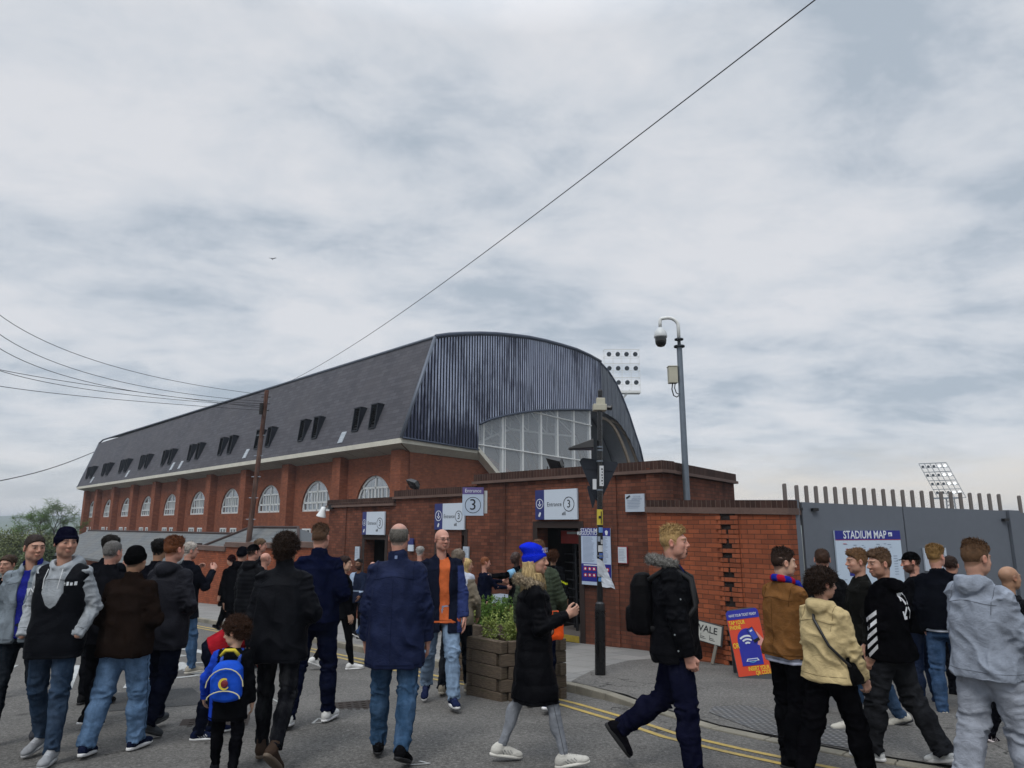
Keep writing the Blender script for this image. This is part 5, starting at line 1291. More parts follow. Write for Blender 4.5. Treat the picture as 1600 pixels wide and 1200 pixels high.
# ================================================================== TREES, HILLS
M_BARK = plain('bark', '3b342b', .9, var=.3, bump=.5)
def tree(x, y, h, cr, name, label, seed, bare=False, mat=None, n=9000, leaf=.18, ty=.55, group=None):
    rs = random.Random(seed); zg = gz(x, y); r = empty(name, (x, y, zg), 0, label=label, cat='tree', group=group)
    tk = MB(); tips = []
    def branch(p, d, L_, rad, lev):
        pts = [p]; q = Vector(p); dd = Vector(d)
        for i in range(4):
            dd = (dd+Vector((rs.gauss(0, .13), rs.gauss(0, .13), rs.gauss(.03, .1)))).normalized(); q = q+dd*L_/4; pts.append(Vector(q))
        tk.path(pts, [rad*(1-.12*i) for i in range(5)], 5 if lev > 1 else 8)
        if lev >= (5 if bare else 3): tips.append(pts[-1]); tips.append(pts[2]); return
        for _ in range(3 if lev else 5):
            a = rs.random()*6.28; sp = .55+.35*rs.random(); o_ = dd.orthogonal().normalized(); o_ = Matrix.Rotation(a, 3, dd) @ o_
            branch(pts[rs.choice((2, 3, 4)) if lev else rs.choice((2, 3, 4))], (dd+o_*sp).normalized(), L_*(.62+.15*rs.random()), rad*.55, lev+1)
    branch(Vector((x, y, zg)), Vector((0, 0, 1)), h*.42, h*.022, 0)
    obj('trunk', tk, M_BARK, r, uv=False)
    cm = MB()
    if bare:
        for t in tips:
            for _ in range(3):
                d = Vector((rs.gauss(0, 1), rs.gauss(0, 1), abs(rs.gauss(.4, .6)))).normalized(); cm.path([t, t+d*h*.03+Vector((0, 0, .02)), t+d*h*.07], [.018, .012, .005], 3)
            if rs.random() < .3: leaves(cm, t, (.3, .3, .3), 3, .1, rs.randrange(9999))
    else:
        k = max(1, int(n/len(tips)))
        for i, t in enumerate(tips): leaves(cm, t, (cr*.24, cr*.24, cr*.2), k, leaf, seed*100+i, .1)
    obj('crown', cm, mat or M_LEAF, r, uv=False)
ML = leaf_mat('4a5430', '7b8454', 'spring tree leaves'); ML2 = leaf_mat('36432a', '5b6b42', 'dark tree leaves'); ML3 = leaf_mat('515a38', '777f58', 'dull tree leaves')
tg = 'green trees beyond the left end of the street'
tree(-36.5, 48, 3.1, 4.0, 'broadleaf_tree', 'dense dark green tree at the extreme left edge', 11, mat=ML2, n=10000, group=tg)
tree(-41.5, 62, 5.0, 4.6, 'broadleaf_tree', 'yellow green leafy tree just right of the leftmost dark one', 12, mat=ML, n=9000, group=tg)
tree(-38.0, 58, 4.0, 4.0, 'broadleaf_tree', 'olive green tree behind the man in the navy beanie', 13, mat=ML3, n=8000, group=tg)
tree(-46.0, 71, 7.0, 5, 'bare_tree', 'bare spreading tree with fine twigs at the left end of the stand', 14, bare=True)
tree(-58, 80, 4.6, 6, 'broadleaf_tree', 'distant rounded tree low at the left edge of the view', 15, mat=ML3, n=8000, group=tg)
tree(-33.0, 50, 2.9, 3.6, 'broadleaf_tree', 'low bushy tree directly behind the navy beanie', 16, mat=ML2, n=8000, group=tg)
# hills
def hills():
    mb = MB(); n = 90
    for ring_, (Yd, top) in enumerate(((500, 0), (900, .55), (1300, .9), (1800, 1.0), (2300, .4))):
        for i in range(n+1):
            a = R(-75+150*i/n); hgt = 20+14*mnoise.noise(Vector((i*.13, ring_*.7, 1)))+6*mnoise.noise(Vector((i*.9, ring_*2, 3)))
            mb.v.append((math.sin(a)*Yd*1.2, math.cos(a)*Yd*1.2, -6+top*hgt))
    for r_ in range(4):
        for i in range(n): mb.f.append((r_*(n+1)+i, r_*(n+1)+i+1, (r_+1)*(n+1)+i+1, (r_+1)*(n+1)+i)); mb.m.append(0)
    m = NT('wooded hills'); c = m.coord('Object'); a = m.noise(c, .02, 6, .7); b = m.noise(c, .1, 4, .7)
    m.set(m.mix(m.rng(m.math('ADD', m.math('MULTIPLY', a, .5), m.math('MULTIPLY', b, .5)), .4, .6), lin('3c4a3a'), lin('5d6a58')), .95)
    obj('hills', mb, m.mat, uv=False, smooth=True, kind='structure')
hills()
def blk(u0, u1, vt, Y, label, c):
    a, b = P(u0, vt, Y), P(u1, vt, Y); r = empty('tower_block', ((a.x+b.x)/2, Y, -6), R(15), label=label, cat='tower block'); w_ = (b.x-a.x)*.8; h = a.z+6
    m = MB(); m.box(-w_/2, w_/2, -w_*.3, w_*.3, -10, h); obj('wall', m, plain('block wall '+c, c, .8), r, world=False)
    m = MB(); 
    for k in range(int(h/3.2)): m.box(-w_*.48, w_*.48, -w_*.3-.15, -w_*.3, k*3.2+1, k*3.2+2.4)
    obj('window_band', m, plain('block glass', '5b7c96', .3), r, world=False)
    m = MB(); m.box(-w_*.2, w_*.2, -w_*.15, w_*.15, h, h+3); obj('plant_room', m, plain('block wall '+c, c, .8), r, world=False)
blk(15.5, 23.5, 813.5, 1500, 'tiny pale blue tower block on the far left skyline', '7d95a8')
blk(31, 38, 814, 1800, 'fainter grey block right of the blue tower block on the skyline', '8a9298')
# trees beyond the gate
for i, (x, y) in enumerate(((39, 60), (44, 63), (49, 66))):
    tree(x, y, 5.2, 5, 'distant_tree', ('leftmost', 'middle', 'rightmost')[i]+' of the bare brown treetops behind the right end of the gate', 30+i, bare=True, group='treetops beyond the gate')
# small bird in the sky
p = P(425, 404, 60); m = MB(); m.add([p+Vector(v) for v in ((0, 0, 0), (-.32, .05, .12), (-.3, .12, .1), (0, .12, -.01), (.3, .1, .14), (.34, .2, .12))], [(0, 1, 2, 3), (0, 3, 5, 4)]); m.hexa([p+Vector(v) for v in ((-.05, -.12, -.03), (.05, -.12, -.03), (.03, .25, -.02), (-.03, .25, -.02))], [p+Vector(v) for v in ((-.03, -.1, .03), (.03, -.1, .03), (.02, .24, .01), (-.02, .24, .01))])
obj('bird', m, plain('grey bird', '3c4046', .7), uv=False, label='tiny dark bird flying in the cloudy sky on the left', cat='bird')
# ================================================================== PEOPLE: signed-distance bodies and clothes, meshed by surface nets
_rs = np.random.RandomState(11); LAT = _rs.rand(32, 32, 32).astype(np.float32)*2-1
def vnoise(p):
    p = np.asarray(p, np.float32); i = np.floor(p).astype(int); f = p-i; f = f*f*(3-2*f); i &= 31; j = (i+1) & 31
    x0, y0, z0, x1, y1, z1 = i[:, 0], i[:, 1], i[:, 2], j[:, 0], j[:, 1], j[:, 2]; fx, fy, fz = f[:, 0], f[:, 1], f[:, 2]
    def L_(a, b, t): return a+(b-a)*t
    return L_(L_(L_(LAT[x0, y0, z0], LAT[x1, y0, z0], fx), L_(LAT[x0, y1, z0], LAT[x1, y1, z0], fx), fy),
              L_(L_(LAT[x0, y0, z1], LAT[x1, y0, z1], fx), L_(LAT[x0, y1, z1], LAT[x1, y1, z1], fx), fy), fz)
def A3(v): return np.array(v, np.float32)
def nrm(v): v = A3(v); return v/max(1e-9, float(np.linalg.norm(v)))
class Vox:
    def __init__(s, lo, hi, h, fine=()):
        """grid between lo and hi with step h, and finer steps in the boxes of fine = [(lo, hi, step)]"""
        s.ax = []
        for a in range(3):
            c = lo[a]; out = [c]
            while c < hi[a]:
                st = h
                for f0, f1, fs in fine:
                    if f0[a]-h < c < f1[a]: st = min(st, fs)
                c += st; out.append(c)
            s.ax.append(np.array(out, np.float32))
        s.D = np.full([len(a) for a in s.ax], 9., np.float32)
    def block(s, lo, hi, m):
        sl = []
        for a in range(3):
            i0 = max(0, int(np.searchsorted(s.ax[a], lo[a]-m))-1); i1 = min(len(s.ax[a]), int(np.searchsorted(s.ax[a], hi[a]+m))+1); sl.append(slice(i0, i1))
        sl = tuple(sl); return sl, s.ax[0][sl[0]][:, None, None], s.ax[1][sl[1]][None, :, None], s.ax[2][sl[2]][None, None, :]
    def mixin(s, sl, d, k, op):
        D = s.D[sl]
        if op == 'u':
            h = np.maximum(k-np.abs(D-d), 0)/k if k > 0 else 0; s.D[sl] = np.minimum(D, d)-h*h*k*.25
        elif op == 's':
            d = -d; h = np.maximum(k-np.abs(D-d), 0)/k if k > 0 else 0; s.D[sl] = np.maximum(D, d)+h*h*k*.25
    def cone(s, p, q, r1, r2, k=.02, op='u', sq=None):
        p, q = A3(p), A3(q); R_ = max(r1, r2); sl, X, Y, Z = s.block(np.minimum(p, q)-R_, np.maximum(p, q)+R_, k+.02)
        d = q-p; L2 = float(d@d)+1e-9; t = np.clip(((X-p[0])*d[0]+(Y-p[1])*d[1]+(Z-p[2])*d[2])/L2, 0, 1)
        s.mixin(sl, np.sqrt((X-p[0]-t*d[0])**2+(Y-p[1]-t*d[1])**2+(Z-p[2]-t*d[2])**2)-(r1+(r2-r1)*t), k, op); return s
    def ell(s, c, r, M=None, k=.02, op='u'):
        c = A3(c); r = A3(r); R_ = float(max(r)); sl, X, Y, Z = s.block(c-R_, c+R_, k+.02); x, y, z = X-c[0], Y-c[1], Z-c[2]
        if M is not None: x, y, z = (x*M[0][0]+y*M[0][1]+z*M[0][2], x*M[1][0]+y*M[1][1]+z*M[1][2], x*M[2][0]+y*M[2][1]+z*M[2][2])
        k0 = np.sqrt((x/r[0])**2+(y/r[1])**2+(z/r[2])**2); k1 = np.sqrt((x/r[0]**2)**2+(y/r[1]**2)**2+(z/r[2]**2)**2)+1e-9
        s.mixin(sl, k0*(k0-1)/k1, k, op); return s
    def loft(s, F, st, e=2.3, k=.02, op='u', rnd=.02):
        """stations (z, a, b, y-offset) in frame F = (origin, 3x3 rows right/forward/up)"""
        o, M = F; st = np.array(st, np.float32); z0, z1 = st[0, 0], st[-1, 0]; R_ = float(max(st[:, 1].max(), st[:, 2].max())); up = A3(M[2])
        pa, pb = o+up*z0, o+up*z1; sl, X, Y, Z = s.block(np.minimum(pa, pb)-R_*1.1, np.maximum(pa, pb)+R_*1.1, k+.02)
        x, y, z = X-o[0], Y-o[1], Z-o[2]; x, y, z = (x*M[0][0]+y*M[0][1]+z*M[0][2], x*M[1][0]+y*M[1][1]+z*M[1][2], x*M[2][0]+y*M[2][1]+z*M[2][2])
        a = np.interp(z, st[:, 0], st[:, 1]); b = np.interp(z, st[:, 0], st[:, 2]); yo = np.interp(z, st[:, 0], st[:, 3])
        d = ((np.abs(x/a)**e+np.abs((y-yo)/b)**e)**(1/e)-1)*np.minimum(a, b)
        c = np.maximum(z-z1, z0-z); h = np.maximum(rnd-np.abs(d-c), 0)/rnd; s.mixin(sl, np.maximum(d, c)+h*h*rnd*.25, k, op); return s
    def cut(s, p, n):                       # keep the side with (x-p).n < 0
        p, n = A3(p), nrm(n); X, Y, Z = s.ax[0][:, None, None], s.ax[1][None, :, None], s.ax[2][None, None, :]
        s.D = np.maximum(s.D, (X-p[0])*n[0]+(Y-p[1])*n[1]+(Z-p[2])*n[2]); return s
    def mesh(s):
        D = s.D; S_ = D < 0; nx, ny, nz = D.shape
        c = S_[:-1, :-1, :-1].astype(np.int8)
        tot = np.zeros((nx-1, ny-1, nz-1), np.int8)
        for i in (0, 1):
            for j in (0, 1):
                for k in (0, 1): tot += S_[i:nx-1+i, j:ny-1+j, k:nz-1+k]
        act = np.argwhere((tot > 0) & (tot < 8)); idx = np.full(tot.shape, -1, np.int32); idx[act[:, 0], act[:, 1], act[:, 2]] = np.arange(len(act))
        if len(act) == 0: return np.zeros((0, 3), np.float32), np.zeros((0, 4), np.int32)
        acc = np.zeros((len(act), 3), np.float32); cnt = np.zeros(len(act), np.float32)
        cor = [(i, j, k) for i in (0, 1) for j in (0, 1) for k in (0, 1)]
        V = {q: D[act[:, 0]+q[0], act[:, 1]+q[1], act[:, 2]+q[2]] for q in cor}
        Pc = {q: np.stack([s.ax[0][act[:, 0]+q[0]], s.ax[1][act[:, 1]+q[1]], s.ax[2][act[:, 2]+q[2]]], 1) for q in cor}
        for q in cor:
            for a in range(3):
                if q[a] == 0:
                    r = list(q); r[a] = 1; r = tuple(r); va, vb = V[q], V[r]; m = (va < 0) != (vb < 0)
                    t = np.where(m, va/np.where(va == vb, 1, va-vb), 0)[:, None]; acc += np.where(m[:, None], Pc[q]+(Pc[r]-Pc[q])*t, 0); cnt += m
        P_ = acc/cnt[:, None]; quads = []
        for a in range(3):
            b, c_ = (a+1) % 3, (a+2) % 3
            s0 = [slice(None)]*3; s1 = [slice(None)]*3; s0[a] = slice(0, -1); s1[a] = slice(1, None)
            for w in (b, c_): s0[w] = slice(1, -1); s1[w] = slice(1, -1)
            e = np.argwhere(S_[tuple(s0)] != S_[tuple(s1)])
            if len(e) == 0: continue
            e[:, b] += 1; e[:, c_] += 1; fl = S_[e[:, 0], e[:, 1], e[:, 2]]
            def at(db, dc): g = e.copy(); g[:, b] += db; g[:, c_] += dc; return idx[g[:, 0], g[:, 1], g[:, 2]]
            q = np.stack([at(-1, -1), at(0, -1), at(0, 0), at(-1, 0)], 1); q[~fl] = q[~fl][:, ::-1]; quads.append(q)
        Q = np.concatenate(quads); return P_, Q[(Q >= 0).all(1)]
def vnormals(Pt, Q):
    n = np.cross(Pt[Q[:, 2]]-Pt[Q[:, 0]], Pt[Q[:, 3]]-Pt[Q[:, 1]]); N_ = np.zeros_like(Pt)
    for i in range(4): np.add.at(N_, Q[:, i], n)
    return N_/(np.linalg.norm(N_, axis=1, keepdims=True)+1e-9)
def relax(Pt, Q, it=1, w=.5):
    for _ in range(it):
        S_ = np.zeros_like(Pt); C_ = np.zeros((len(Pt), 1), np.float32)
        for i in range(4): np.add.at(S_, Q[:, i], Pt[Q[:, (i+1) % 4]]+Pt[Q[:, (i+3) % 4]]); np.add.at(C_, Q[:, i], 2)
        Pt = Pt*(1-w)+w*S_/np.maximum(C_, 1)
    return Pt
def mk(name, Pt, Q, mat, parent=None, col=None, tris=None, loc=None, rot=None, flat=False):
    me = bpy.data.meshes.new(name); nv = len(Pt); nq = len(Q); nt_ = 0 if tris is None else len(tris)
    me.vertices.add(nv); me.vertices.foreach_set('co', np.asarray(Pt, np.float32).ravel())
    nl = nq*4+nt_*3; me.loops.add(nl); lv = Q.ravel() if nt_ == 0 else np.concatenate([Q.ravel(), tris.ravel()]); me.loops.foreach_set('vertex_index', lv.astype(np.int32))
    me.polygons.add(nq+nt_); me.polygons.foreach_set('loop_start', np.concatenate([np.arange(nq)*4, nq*4+np.arange(nt_)*3]).astype(np.int32))
    me.polygons.foreach_set('use_smooth', np.full(nq+nt_, not flat))
    if col is not None:
        at = me.color_attributes.new('Col', 'FLOAT_COLOR', 'POINT'); at.data.foreach_set('color', np.concatenate([col, np.ones((nv, 1), np.float32)], 1).astype(np.float32).ravel())
    for m in (mat if isinstance(mat, (list, tuple)) else [mat]): me.materials.append(m)
    me.update(calc_edges=True); me.validate()
    o = bpy.data.objects.new(name, me); link(o, parent)
    if loc is not None: o.location = loc
    if rot is not None: o.rotation_euler = (0, 0, rot)
    return o
# ---------------------------------------------------------------- people materials
def skin_mat():
    m = NT('skin'); a = m.n('Attribute', attribute_name='Col'); n = m.noise(m.coord('Object'), 45, 4, .6); c = m.mix(m.rng(n, .4, .7, 0, .10), a.outputs[0], (.25, .08, .06))
    m.set(c, .5, 0, .35); m.b.inputs['Subsurface Weight'].default_value = .12; m.b.inputs['Subsurface Radius'].default_value = (.012, .005, .003); m.bump(m.noise(m.coord('Object'), 160, 3, .6), .12, .002); return m.mat
M_SKIN = skin_mat()
def hair_mat():
    m = NT('hair'); a = m.n('Attribute', attribute_name='Col'); n = m.noise(m.coord('Object', sc=(1, 1, .45)), 95, 4, .7)
    m.set(m.mix(m.rng(n, .35, .7, .0, .55), a.outputs[0], m.mix(1.0, a.outputs[0], (.35, .33, .32), 'MULTIPLY')), .6, 0, .15); m.bump(n, .7, .004); return m.mat
M_HAIR = hair_mat()
FM = {}
def fabric(kind, color):
    key = (kind, color)
    if key in FM: return FM[key]
    c = lin(color); mx_ = max(c); c = tuple(x*(.5 if mx_ < .012 else .42 if mx_ < .05 else .8 if mx_ < .1 else 1)*(1.1 if (i_ == 2 and mx_ < .012) else 1) for i_, x in enumerate(c)); m = NT(f'{kind} {color}'); ob = m.coord('Object'); n = m.noise(ob, 7, 5, .6); f = m.noise(ob, 260, 2, .6)
    rough, spec, bs = .95, 0., .25; dk = tuple(x*.74 for x in c); lt = tuple(min(1, x*1.22+.002) for x in c)
    col = m.mix(m.rng(n, .35, .65), dk, lt)
    if kind == 'denim':
        w = m.noise(m.coord('Object', sc=(1, 1, .35)), 9, 5, .65); col = m.mix(m.rng(w, .42, .66, 0, .55), col, tuple(min(1, x*1.9+.03) for x in c)); g = m.noise(m.coord('Object', sc=(1, 1, 6)), 60, 3, .6); col = m.mix(m.rng(g, .45, .7, 0, .35), col, dk); rough = .85
    elif kind == 'nylon': rough, spec = .6, .045; f = m.noise(ob, 30, 4, .6); bs = .35
    elif kind == 'leather': rough, spec = .5, .4; f = m.noise(ob, 60, 4, .6); bs = .3
    elif kind == 'wool':
        wv = m.n('TexWave', wave_type='BANDS'); m.l(m.coord('Object', sc=(1, 1, .2), rot=(0, 0, .5)), wv.inputs[0]); wv.inputs['Scale'].default_value = 38; wv.inputs['Distortion'].default_value = 1.2; f = wv.outputs[1]; bs = .6
    elif kind == 'fleece': col = m.mix(m.rng(m.noise(ob, 120, 3, .7), .4, .7, 0, .35), col, lt)
    elif kind == 'fur': g = m.noise(m.coord('Object'), 55, 5, .8); col = m.mix(m.rng(g, .4, .6), tuple(x*.35 for x in c), lt); f = g; bs = 1
    elif kind == 'paint':
        a = m.n('Attribute', attribute_name='Col'); col = m.mix(m.rng(n, .35, .65, 0, .3), a.outputs[0], m.mix(1.0, a.outputs[0], (.6, .6, .62), 'MULTIPLY')); rough = .85
    fo = m.noise(m.coord('Object', sc=(1, 1, 1.5)), 15, 4, .55, 1.6); b0_ = m.bump(fo, .55 if kind != 'fur' else .1, .012)
    m.set(col, rough, 0, spec); m.bump(f, bs, .002, b0_)
    FM[key] = m.mat; return m.mat
# ---------------------------------------------------------------- shoes (built once, coloured per person)
def shoe_mesh(kind):
    hi = .14 if kind == 'boot' else .105
    V = Vox((-.08, -.13, -.01), (.08, .25, hi+.07), .0075); V.cone((0, -.03, .06), (0, -.015, hi), .042, .04, .02).cone((0, -.02, .06), (0, .12, .038), .042, .036, .03).ell((0, .15, .034), (.043, .062, .032), k=.02).ell((0, -.05, .045), (.036, .045, .05), k=.02)
    V.cone((0, .03, .075), (0, .1, .06), .026, .022, .02)
    V.cone((0, -.012, hi+.03), (0, -.012, hi+.06), .032, .032, .0, 's'); V.cut((0, 0, .017), (0, 0, -1)); V.cut((0, -.01, hi+.01), (0, -.15, 1))
    up = V.mesh()
    V = Vox((-.08, -.14, -.01), (.08, .26, .06), .0075); th = .034 if kind in ('chunky', 'boot') else .026
    V.loft((A3((0, 0, 0)), np.eye(3)), [(0, .0, .0, 0), (th, .0, .0, 0)] and [(0.0, .044, .155, .055), (th*.5, .047, .158, .056), (th, .045, .155, .055)], 2.6, rnd=.008)
    return up, V.mesh()
SHOES = {}
def add_shoe(root, ank, fwd, pitch, up_c, sole_c, kind, s, mat=None):
    if kind not in SHOES: SHOES[kind] = shoe_mesh(kind)
    (pu, qu), (ps_, qs) = SHOES[kind]; f = nrm((fwd[0], fwd[1], 0)); r = np.cross(f, (0, 0, 1)); u = A3((0, 0, 1)); cp, sp = math.cos(pitch), math.sin(pitch)
    f2 = f*cp-u*sp; u2 = u*cp+f*sp; M_ = np.stack([r, f2, u2], 0); o = A3(ank)-u2*.085*s
    W_ = lambda p: o+(p*s)@M_
    pu2 = pu.copy(); n_ = vnormals(pu, qu); pu2 += n_*(vnoise(pu*70)*.0016)[:, None]
    a = lin(up_c); col = np.tile(A3(a), (len(pu), 1)); y, z, x = pu[:, 1], pu[:, 2], pu[:, 0]
    lace = (np.abs(x) < .018) & (y > .02) & (y < .11) & (z > .05); lc = A3(a)*.55 if sum(a) > .9 else A3(a)*1.6+.01; col[lace & (np.sin(y*420) > 0)] = lc
    if kind == 'trainer': w = (np.abs(x) > .02) & (z > .028) & (z < .066) & (np.abs(((y-.03)*1.0+(z-.05)*.9) % .03) < .0095) & (y > .0) & (y < .10); col[w] = A3(lin(sole_c if sum(a) < .9 else '55585e'))
    sh = mk('shoe', W_(pu2), qu, mat or fabric('paint', 'ffffff'), root, col)
    mk('sole', W_(ps_), qs, plain('shoe sole '+sole_c, sole_c, .7, var=.15, scale=30), sh); return sh
# ---------------------------------------------------------------- hands
def hand(V, w, d, n, side, curl, sc=1., k=.008):
    """w wrist, d direction to the fingers, n direction the palm faces; side +1 right hand"""
    d = nrm(d); n = nrm(A3(n)-d*float(A3(n)@d)); a = nrm(np.cross(d, n))*side          # a points to the thumb side
    P_ = lambda x, y, z: A3(w)+(d*x+a*y+n*z)*sc
    V.cone(w, P_(.03, 0, 0), .027*sc, .028*sc, .02)
    lens = (.040, .045, .042, .033)
    for i, y in enumerate((.030, .010, -.010, -.029)):
        kx = (.088, .092, .088, .080)[i]; kn = P_(kx, y, 0.0); V.cone(P_(.02, y*.7, 0), kn, .0145*sc, .0105*sc, .014)
        c = math.radians(curl*(1+.08*i)); p = kn; an = 0
        for j, (l, r_) in enumerate(((lens[i], .0092), (lens[i]*.68, .0084), (lens[i]*.55, .0072))):
            an += c*(.75, 1.1, .7)[j]; q = p+(d*math.cos(an)+n*math.sin(an)+a*(.05*(1.5-i)*(1-min(1, curl/60))))*l*sc; V.cone(p, q, r_*sc, (.0088, .0078, .0062)[j]*sc, .004); p = q
    p = P_(.022, .026, .006); q = P_(.058, .052, .018); r_ = P_(.088, .058 if curl < 50 else .038, .030); t = P_(.110, .058 if curl < 50 else .018, .036)
    V.cone(p, q, .016*sc, .0125*sc, .012); V.cone(q, r_, .0115*sc, .010*sc, .006); V.cone(r_, t, .0098*sc, .008*sc, .004)
# ---------------------------------------------------------------- the figure
def rotm(yaw=0, pitch=0, roll=0):
    """rows right, forward, up; yaw + turns right (clockwise from above), pitch + looks down, roll + tilts right"""
    y, p, r = map(math.radians, (yaw, pitch, roll)); f = A3((math.sin(y)*math.cos(p), math.cos(y)*math.cos(p), -math.sin(p))); rt = A3((math.cos(y), -math.sin(y), 0)); u = np.cross(rt, f)
    rt, u = rt*math.cos(r)-u*math.sin(r), u*math.cos(r)+rt*math.sin(r); return np.stack([rt, f, u], 0)
ARMS = {'hang': ((.20, .03, -1), (.10, .2, -1)), 'fwd': ((.18, .45, -1), (.06, .85, -.9)), 'back': ((.2, -.42, -1), (.12, -.1, -1)), 'pocket': ((.36, -.16, -1), (-.12, .52, -.9)),
        'hpocket': ((.36, -.06, -1), (-.62, .75, -.35)), 'jpocket': ((.30, -.20, -1), (-.14, .62, -.85)), 'phone': ((.15, .25, -1), (-.45, 1, .25)), 'up': ((.35, .75, -.35), (-.35, .5, .75)), 'reach': ((.1, 1, -.3), (-.05, 1, .0)), 'bag': ((.25, .1, -1), (.0, .5, -.75))}
LEGS = {'stand': ((3, 4, 0), (-3, 3, 0)), 'walkL': ((22, 6, -6), (-16, 22, 32)), 'walkR': ((-16, 22, 32), (22, 6, -6)), 'midL': ((9, 5, 0), (-8, 14, 14)), 'midR': ((-8, 14, 14), (9, 5, 0)), 'strideL': ((27, 6, -14), (-24, 16, 34)), 'strideR': ((-24, 16, 34), (27, 6, -14))}
SKINS = {'fair': 'ab8370', 'pink': 'b58675', 'pale': 'b8957f', 'tan': '97745c', 'brown': '6e4d3a', 'black': '2a1d18'}
PEOPLE = []
def person(label, u, vt, Y, head=0, yaw=0, hp=0, skin='fair', hair=('short', '3a2a1e'), arms=('hang', 'hang'), legs='stand', lean=0, torso=None, legw=None, shoes=None, res=1.0, wide=1., spread=1., child=False,
           hatc=None, mouth=False, beard=None, glasses=False, hands=(20, 20), extras=None, seed=1, group=None, age=0, hroll=0, xoff=0, headsc=1.0):
    b_ = (u-800)/1138.; x = b_*Y; zg = gz(x, Y); on_p = extras and extras.get('lift', 0) or 0; zg += on_p; _, tb = ray(u, vt); H = CZ+tb*Y-zg
    s = H/1.78; PEOPLE.append((label[:40], round(H, 2)))
    root_loc = (x, Y, zg); rs = random.Random(seed*77+5); hs = s if not child else s**.35*headsc
    if not child: hs *= headsc*(1/s)**.3
    # ---- skeleton in the person's own frame (x right, y forward)
    lg = LEGS[legs] if isinstance(legs, str) else legs; hipx, th, sh_ = .09*s, .43*s, .42*s
    ank, kne, ft = [], [], []
    for side, (a, kn, fp) in zip((-1, 1), lg):
        a1, a2 = R(a), R(a-kn); hx = side*hipx; dx = side*.035*spread
        k_ = A3((hx+dx*th*2, math.sin(a1)*th, -math.cos(a1)*th)); an = k_+A3((dx*.5*sh_, math.sin(a2)*sh_, -math.cos(a2)*sh_)); kne.append(k_); ank.append(an); ft.append(R(fp))
    def lowest(an, fp): return an[2]-(.085*math.cos(fp)+max(.21*math.sin(fp), -.10*math.sin(fp)))*s
    pel = A3((0, 0, -min(lowest(a, f) for a, f in zip(ank, ft)))); ank = [a+pel for a in ank]; kne = [k_+pel for k_ in kne]
    M_ = rotm(0, lean); tw = rotm(0, lean); up, fw, rt = M_[2], M_[1], M_[0]; TF = (pel, M_)
    tl = H-pel[2]-(.26*hs) ; tls = tl/.545                       # torso length scale so that the crown meets H
    tls = min(max(tls, .5), 1.6) if abs(lean) < 25 else s
    T_ = lambda x_, y_, z_: pel+rt*x_*s*(1 if not wide else 1)+fw*y_*s+up*z_*tls
    shw = .163*(.9+.1*wide); neck = T_(0, -.005, .50)
    HM = rotm(head, hp+lean*.0, hroll); hc = T_(0, .0, .52)+HM[2]*.0; hc = hc+A3((0, 0, .09*hs+.0))+A3((0, 0, .118*hs))+fw*.012*s+A3((0, math.sin(R(hp))*.02, 0))
    top_allow = {'bald': .0, 'short': .010, 'mid': .02, 'curly': .024, 'beanie': .022, 'cap': .012, 'long': .012, 'ring': 0, 'quiff': .023, 'hood': .03}[hair[0]]*hs
    hc[2] = (H-.113*hs-top_allow) if abs(lean) < 25 else hc[2]
    if abs(lean) >= 25: hc = T_(0, .0, .52)+up*.2*hs
    HP = lambda x_, y_, z_: hc+(HM[0]*x_+HM[1]*y_+HM[2]*z_)*hs
    shj = [T_(-shw, -.012, .432), T_(shw, -.012, .432)]; elb, wri, hd = [], [], []; hk = []
    for side, ar, i in ((-1, arms[0], 0), (1, arms[1], 1)):
        ua, fa = ARMS[ar] if isinstance(ar, str) else ar[:2]; ua, fa = nrm((ua[0]*side, ua[1], ua[2])), nrm((fa[0]*side, fa[1], fa[2]))
        if abs(lean) > 25 : pass
        e = shj[i]+ua*.285*s; w = e+fa*.25*s; elb.append(e); wri.append(w); hd.append(fa); hk.append(isinstance(ar, str) and 'pocket' in ar)
    nd = yaw; rz = -R(nd); curlf = len(hair) > 3
    # ---- body (one continuous surface)
    hr = .0048*res*max(1, Y/6.5); h = .0125*res*max(1, Y/9)
    allp = np.array([*ank, *kne, *elb, *wri, *shj, pel, hc]); lo = allp.min(0)-.20; hi = allp.max(0)+.20; lo[2] = -.02
    fine = [(hc-.135*hs, hc+.135*hs, hr)]
    for i in (0, 1):
        if not hk[i] and hands[i] is not None: c_ = wri[i]+hd[i]*.09*s; fine.append((c_-.085*s, c_+.085*s, hr*1.15))
    V = Vox(lo, hi, h, fine)
    V.loft(TF, [(-.10*tls, .13*s, .09*s, 0), (0, .15*s, .11*s, -.01), (.13*tls, .13*s*wide, .10*s*wide, 0), (.3*tls, .15*s, .11*s, 0), (.41*tls, .125*s, .08*s, -.01), (.455*tls, .07*s, .05*s, -.01)], 2.2, k=.03)
    for i in (0, 1):
        V.cone(shj[i], elb[i], .043*s, .035*s, .03); V.cone(T_(0, -.02, .465), shj[i], .034*s, .034*s, .03); V.cone(elb[i], wri[i], .036*s, .0265*s, .02); V.cone(A3((hipx*(-1, 1)[i], 0, 0))+pel, kne[i], .06*s, .042*s, .04); V.cone(kne[i], ank[i], .040*s, .029*s, .03)
        pn = {'hang': (-(-1, 1)[i], 0, 0)}.get(arms[i], None) if isinstance(arms[i], str) else (arms[i][2] if len(arms[i]) > 2 else None)
        pn = pn or (-(-1, 1)[i], .25, 0)
        if not hk[i] and hands[i] is not None: hand(V, wri[i], hd[i], pn, (-1, 1)[i], hands[i], s*.98)
    nk = .052*s if not child else .037; V.cone(T_(0, -.012, .44), HP(0, -.028, -.06), nk*1.0, nk*.96, .02)
    V.cone(HP(0, -.028, -.06), HP(0, -.03, 0), nk*.98, nk*.98, .02)
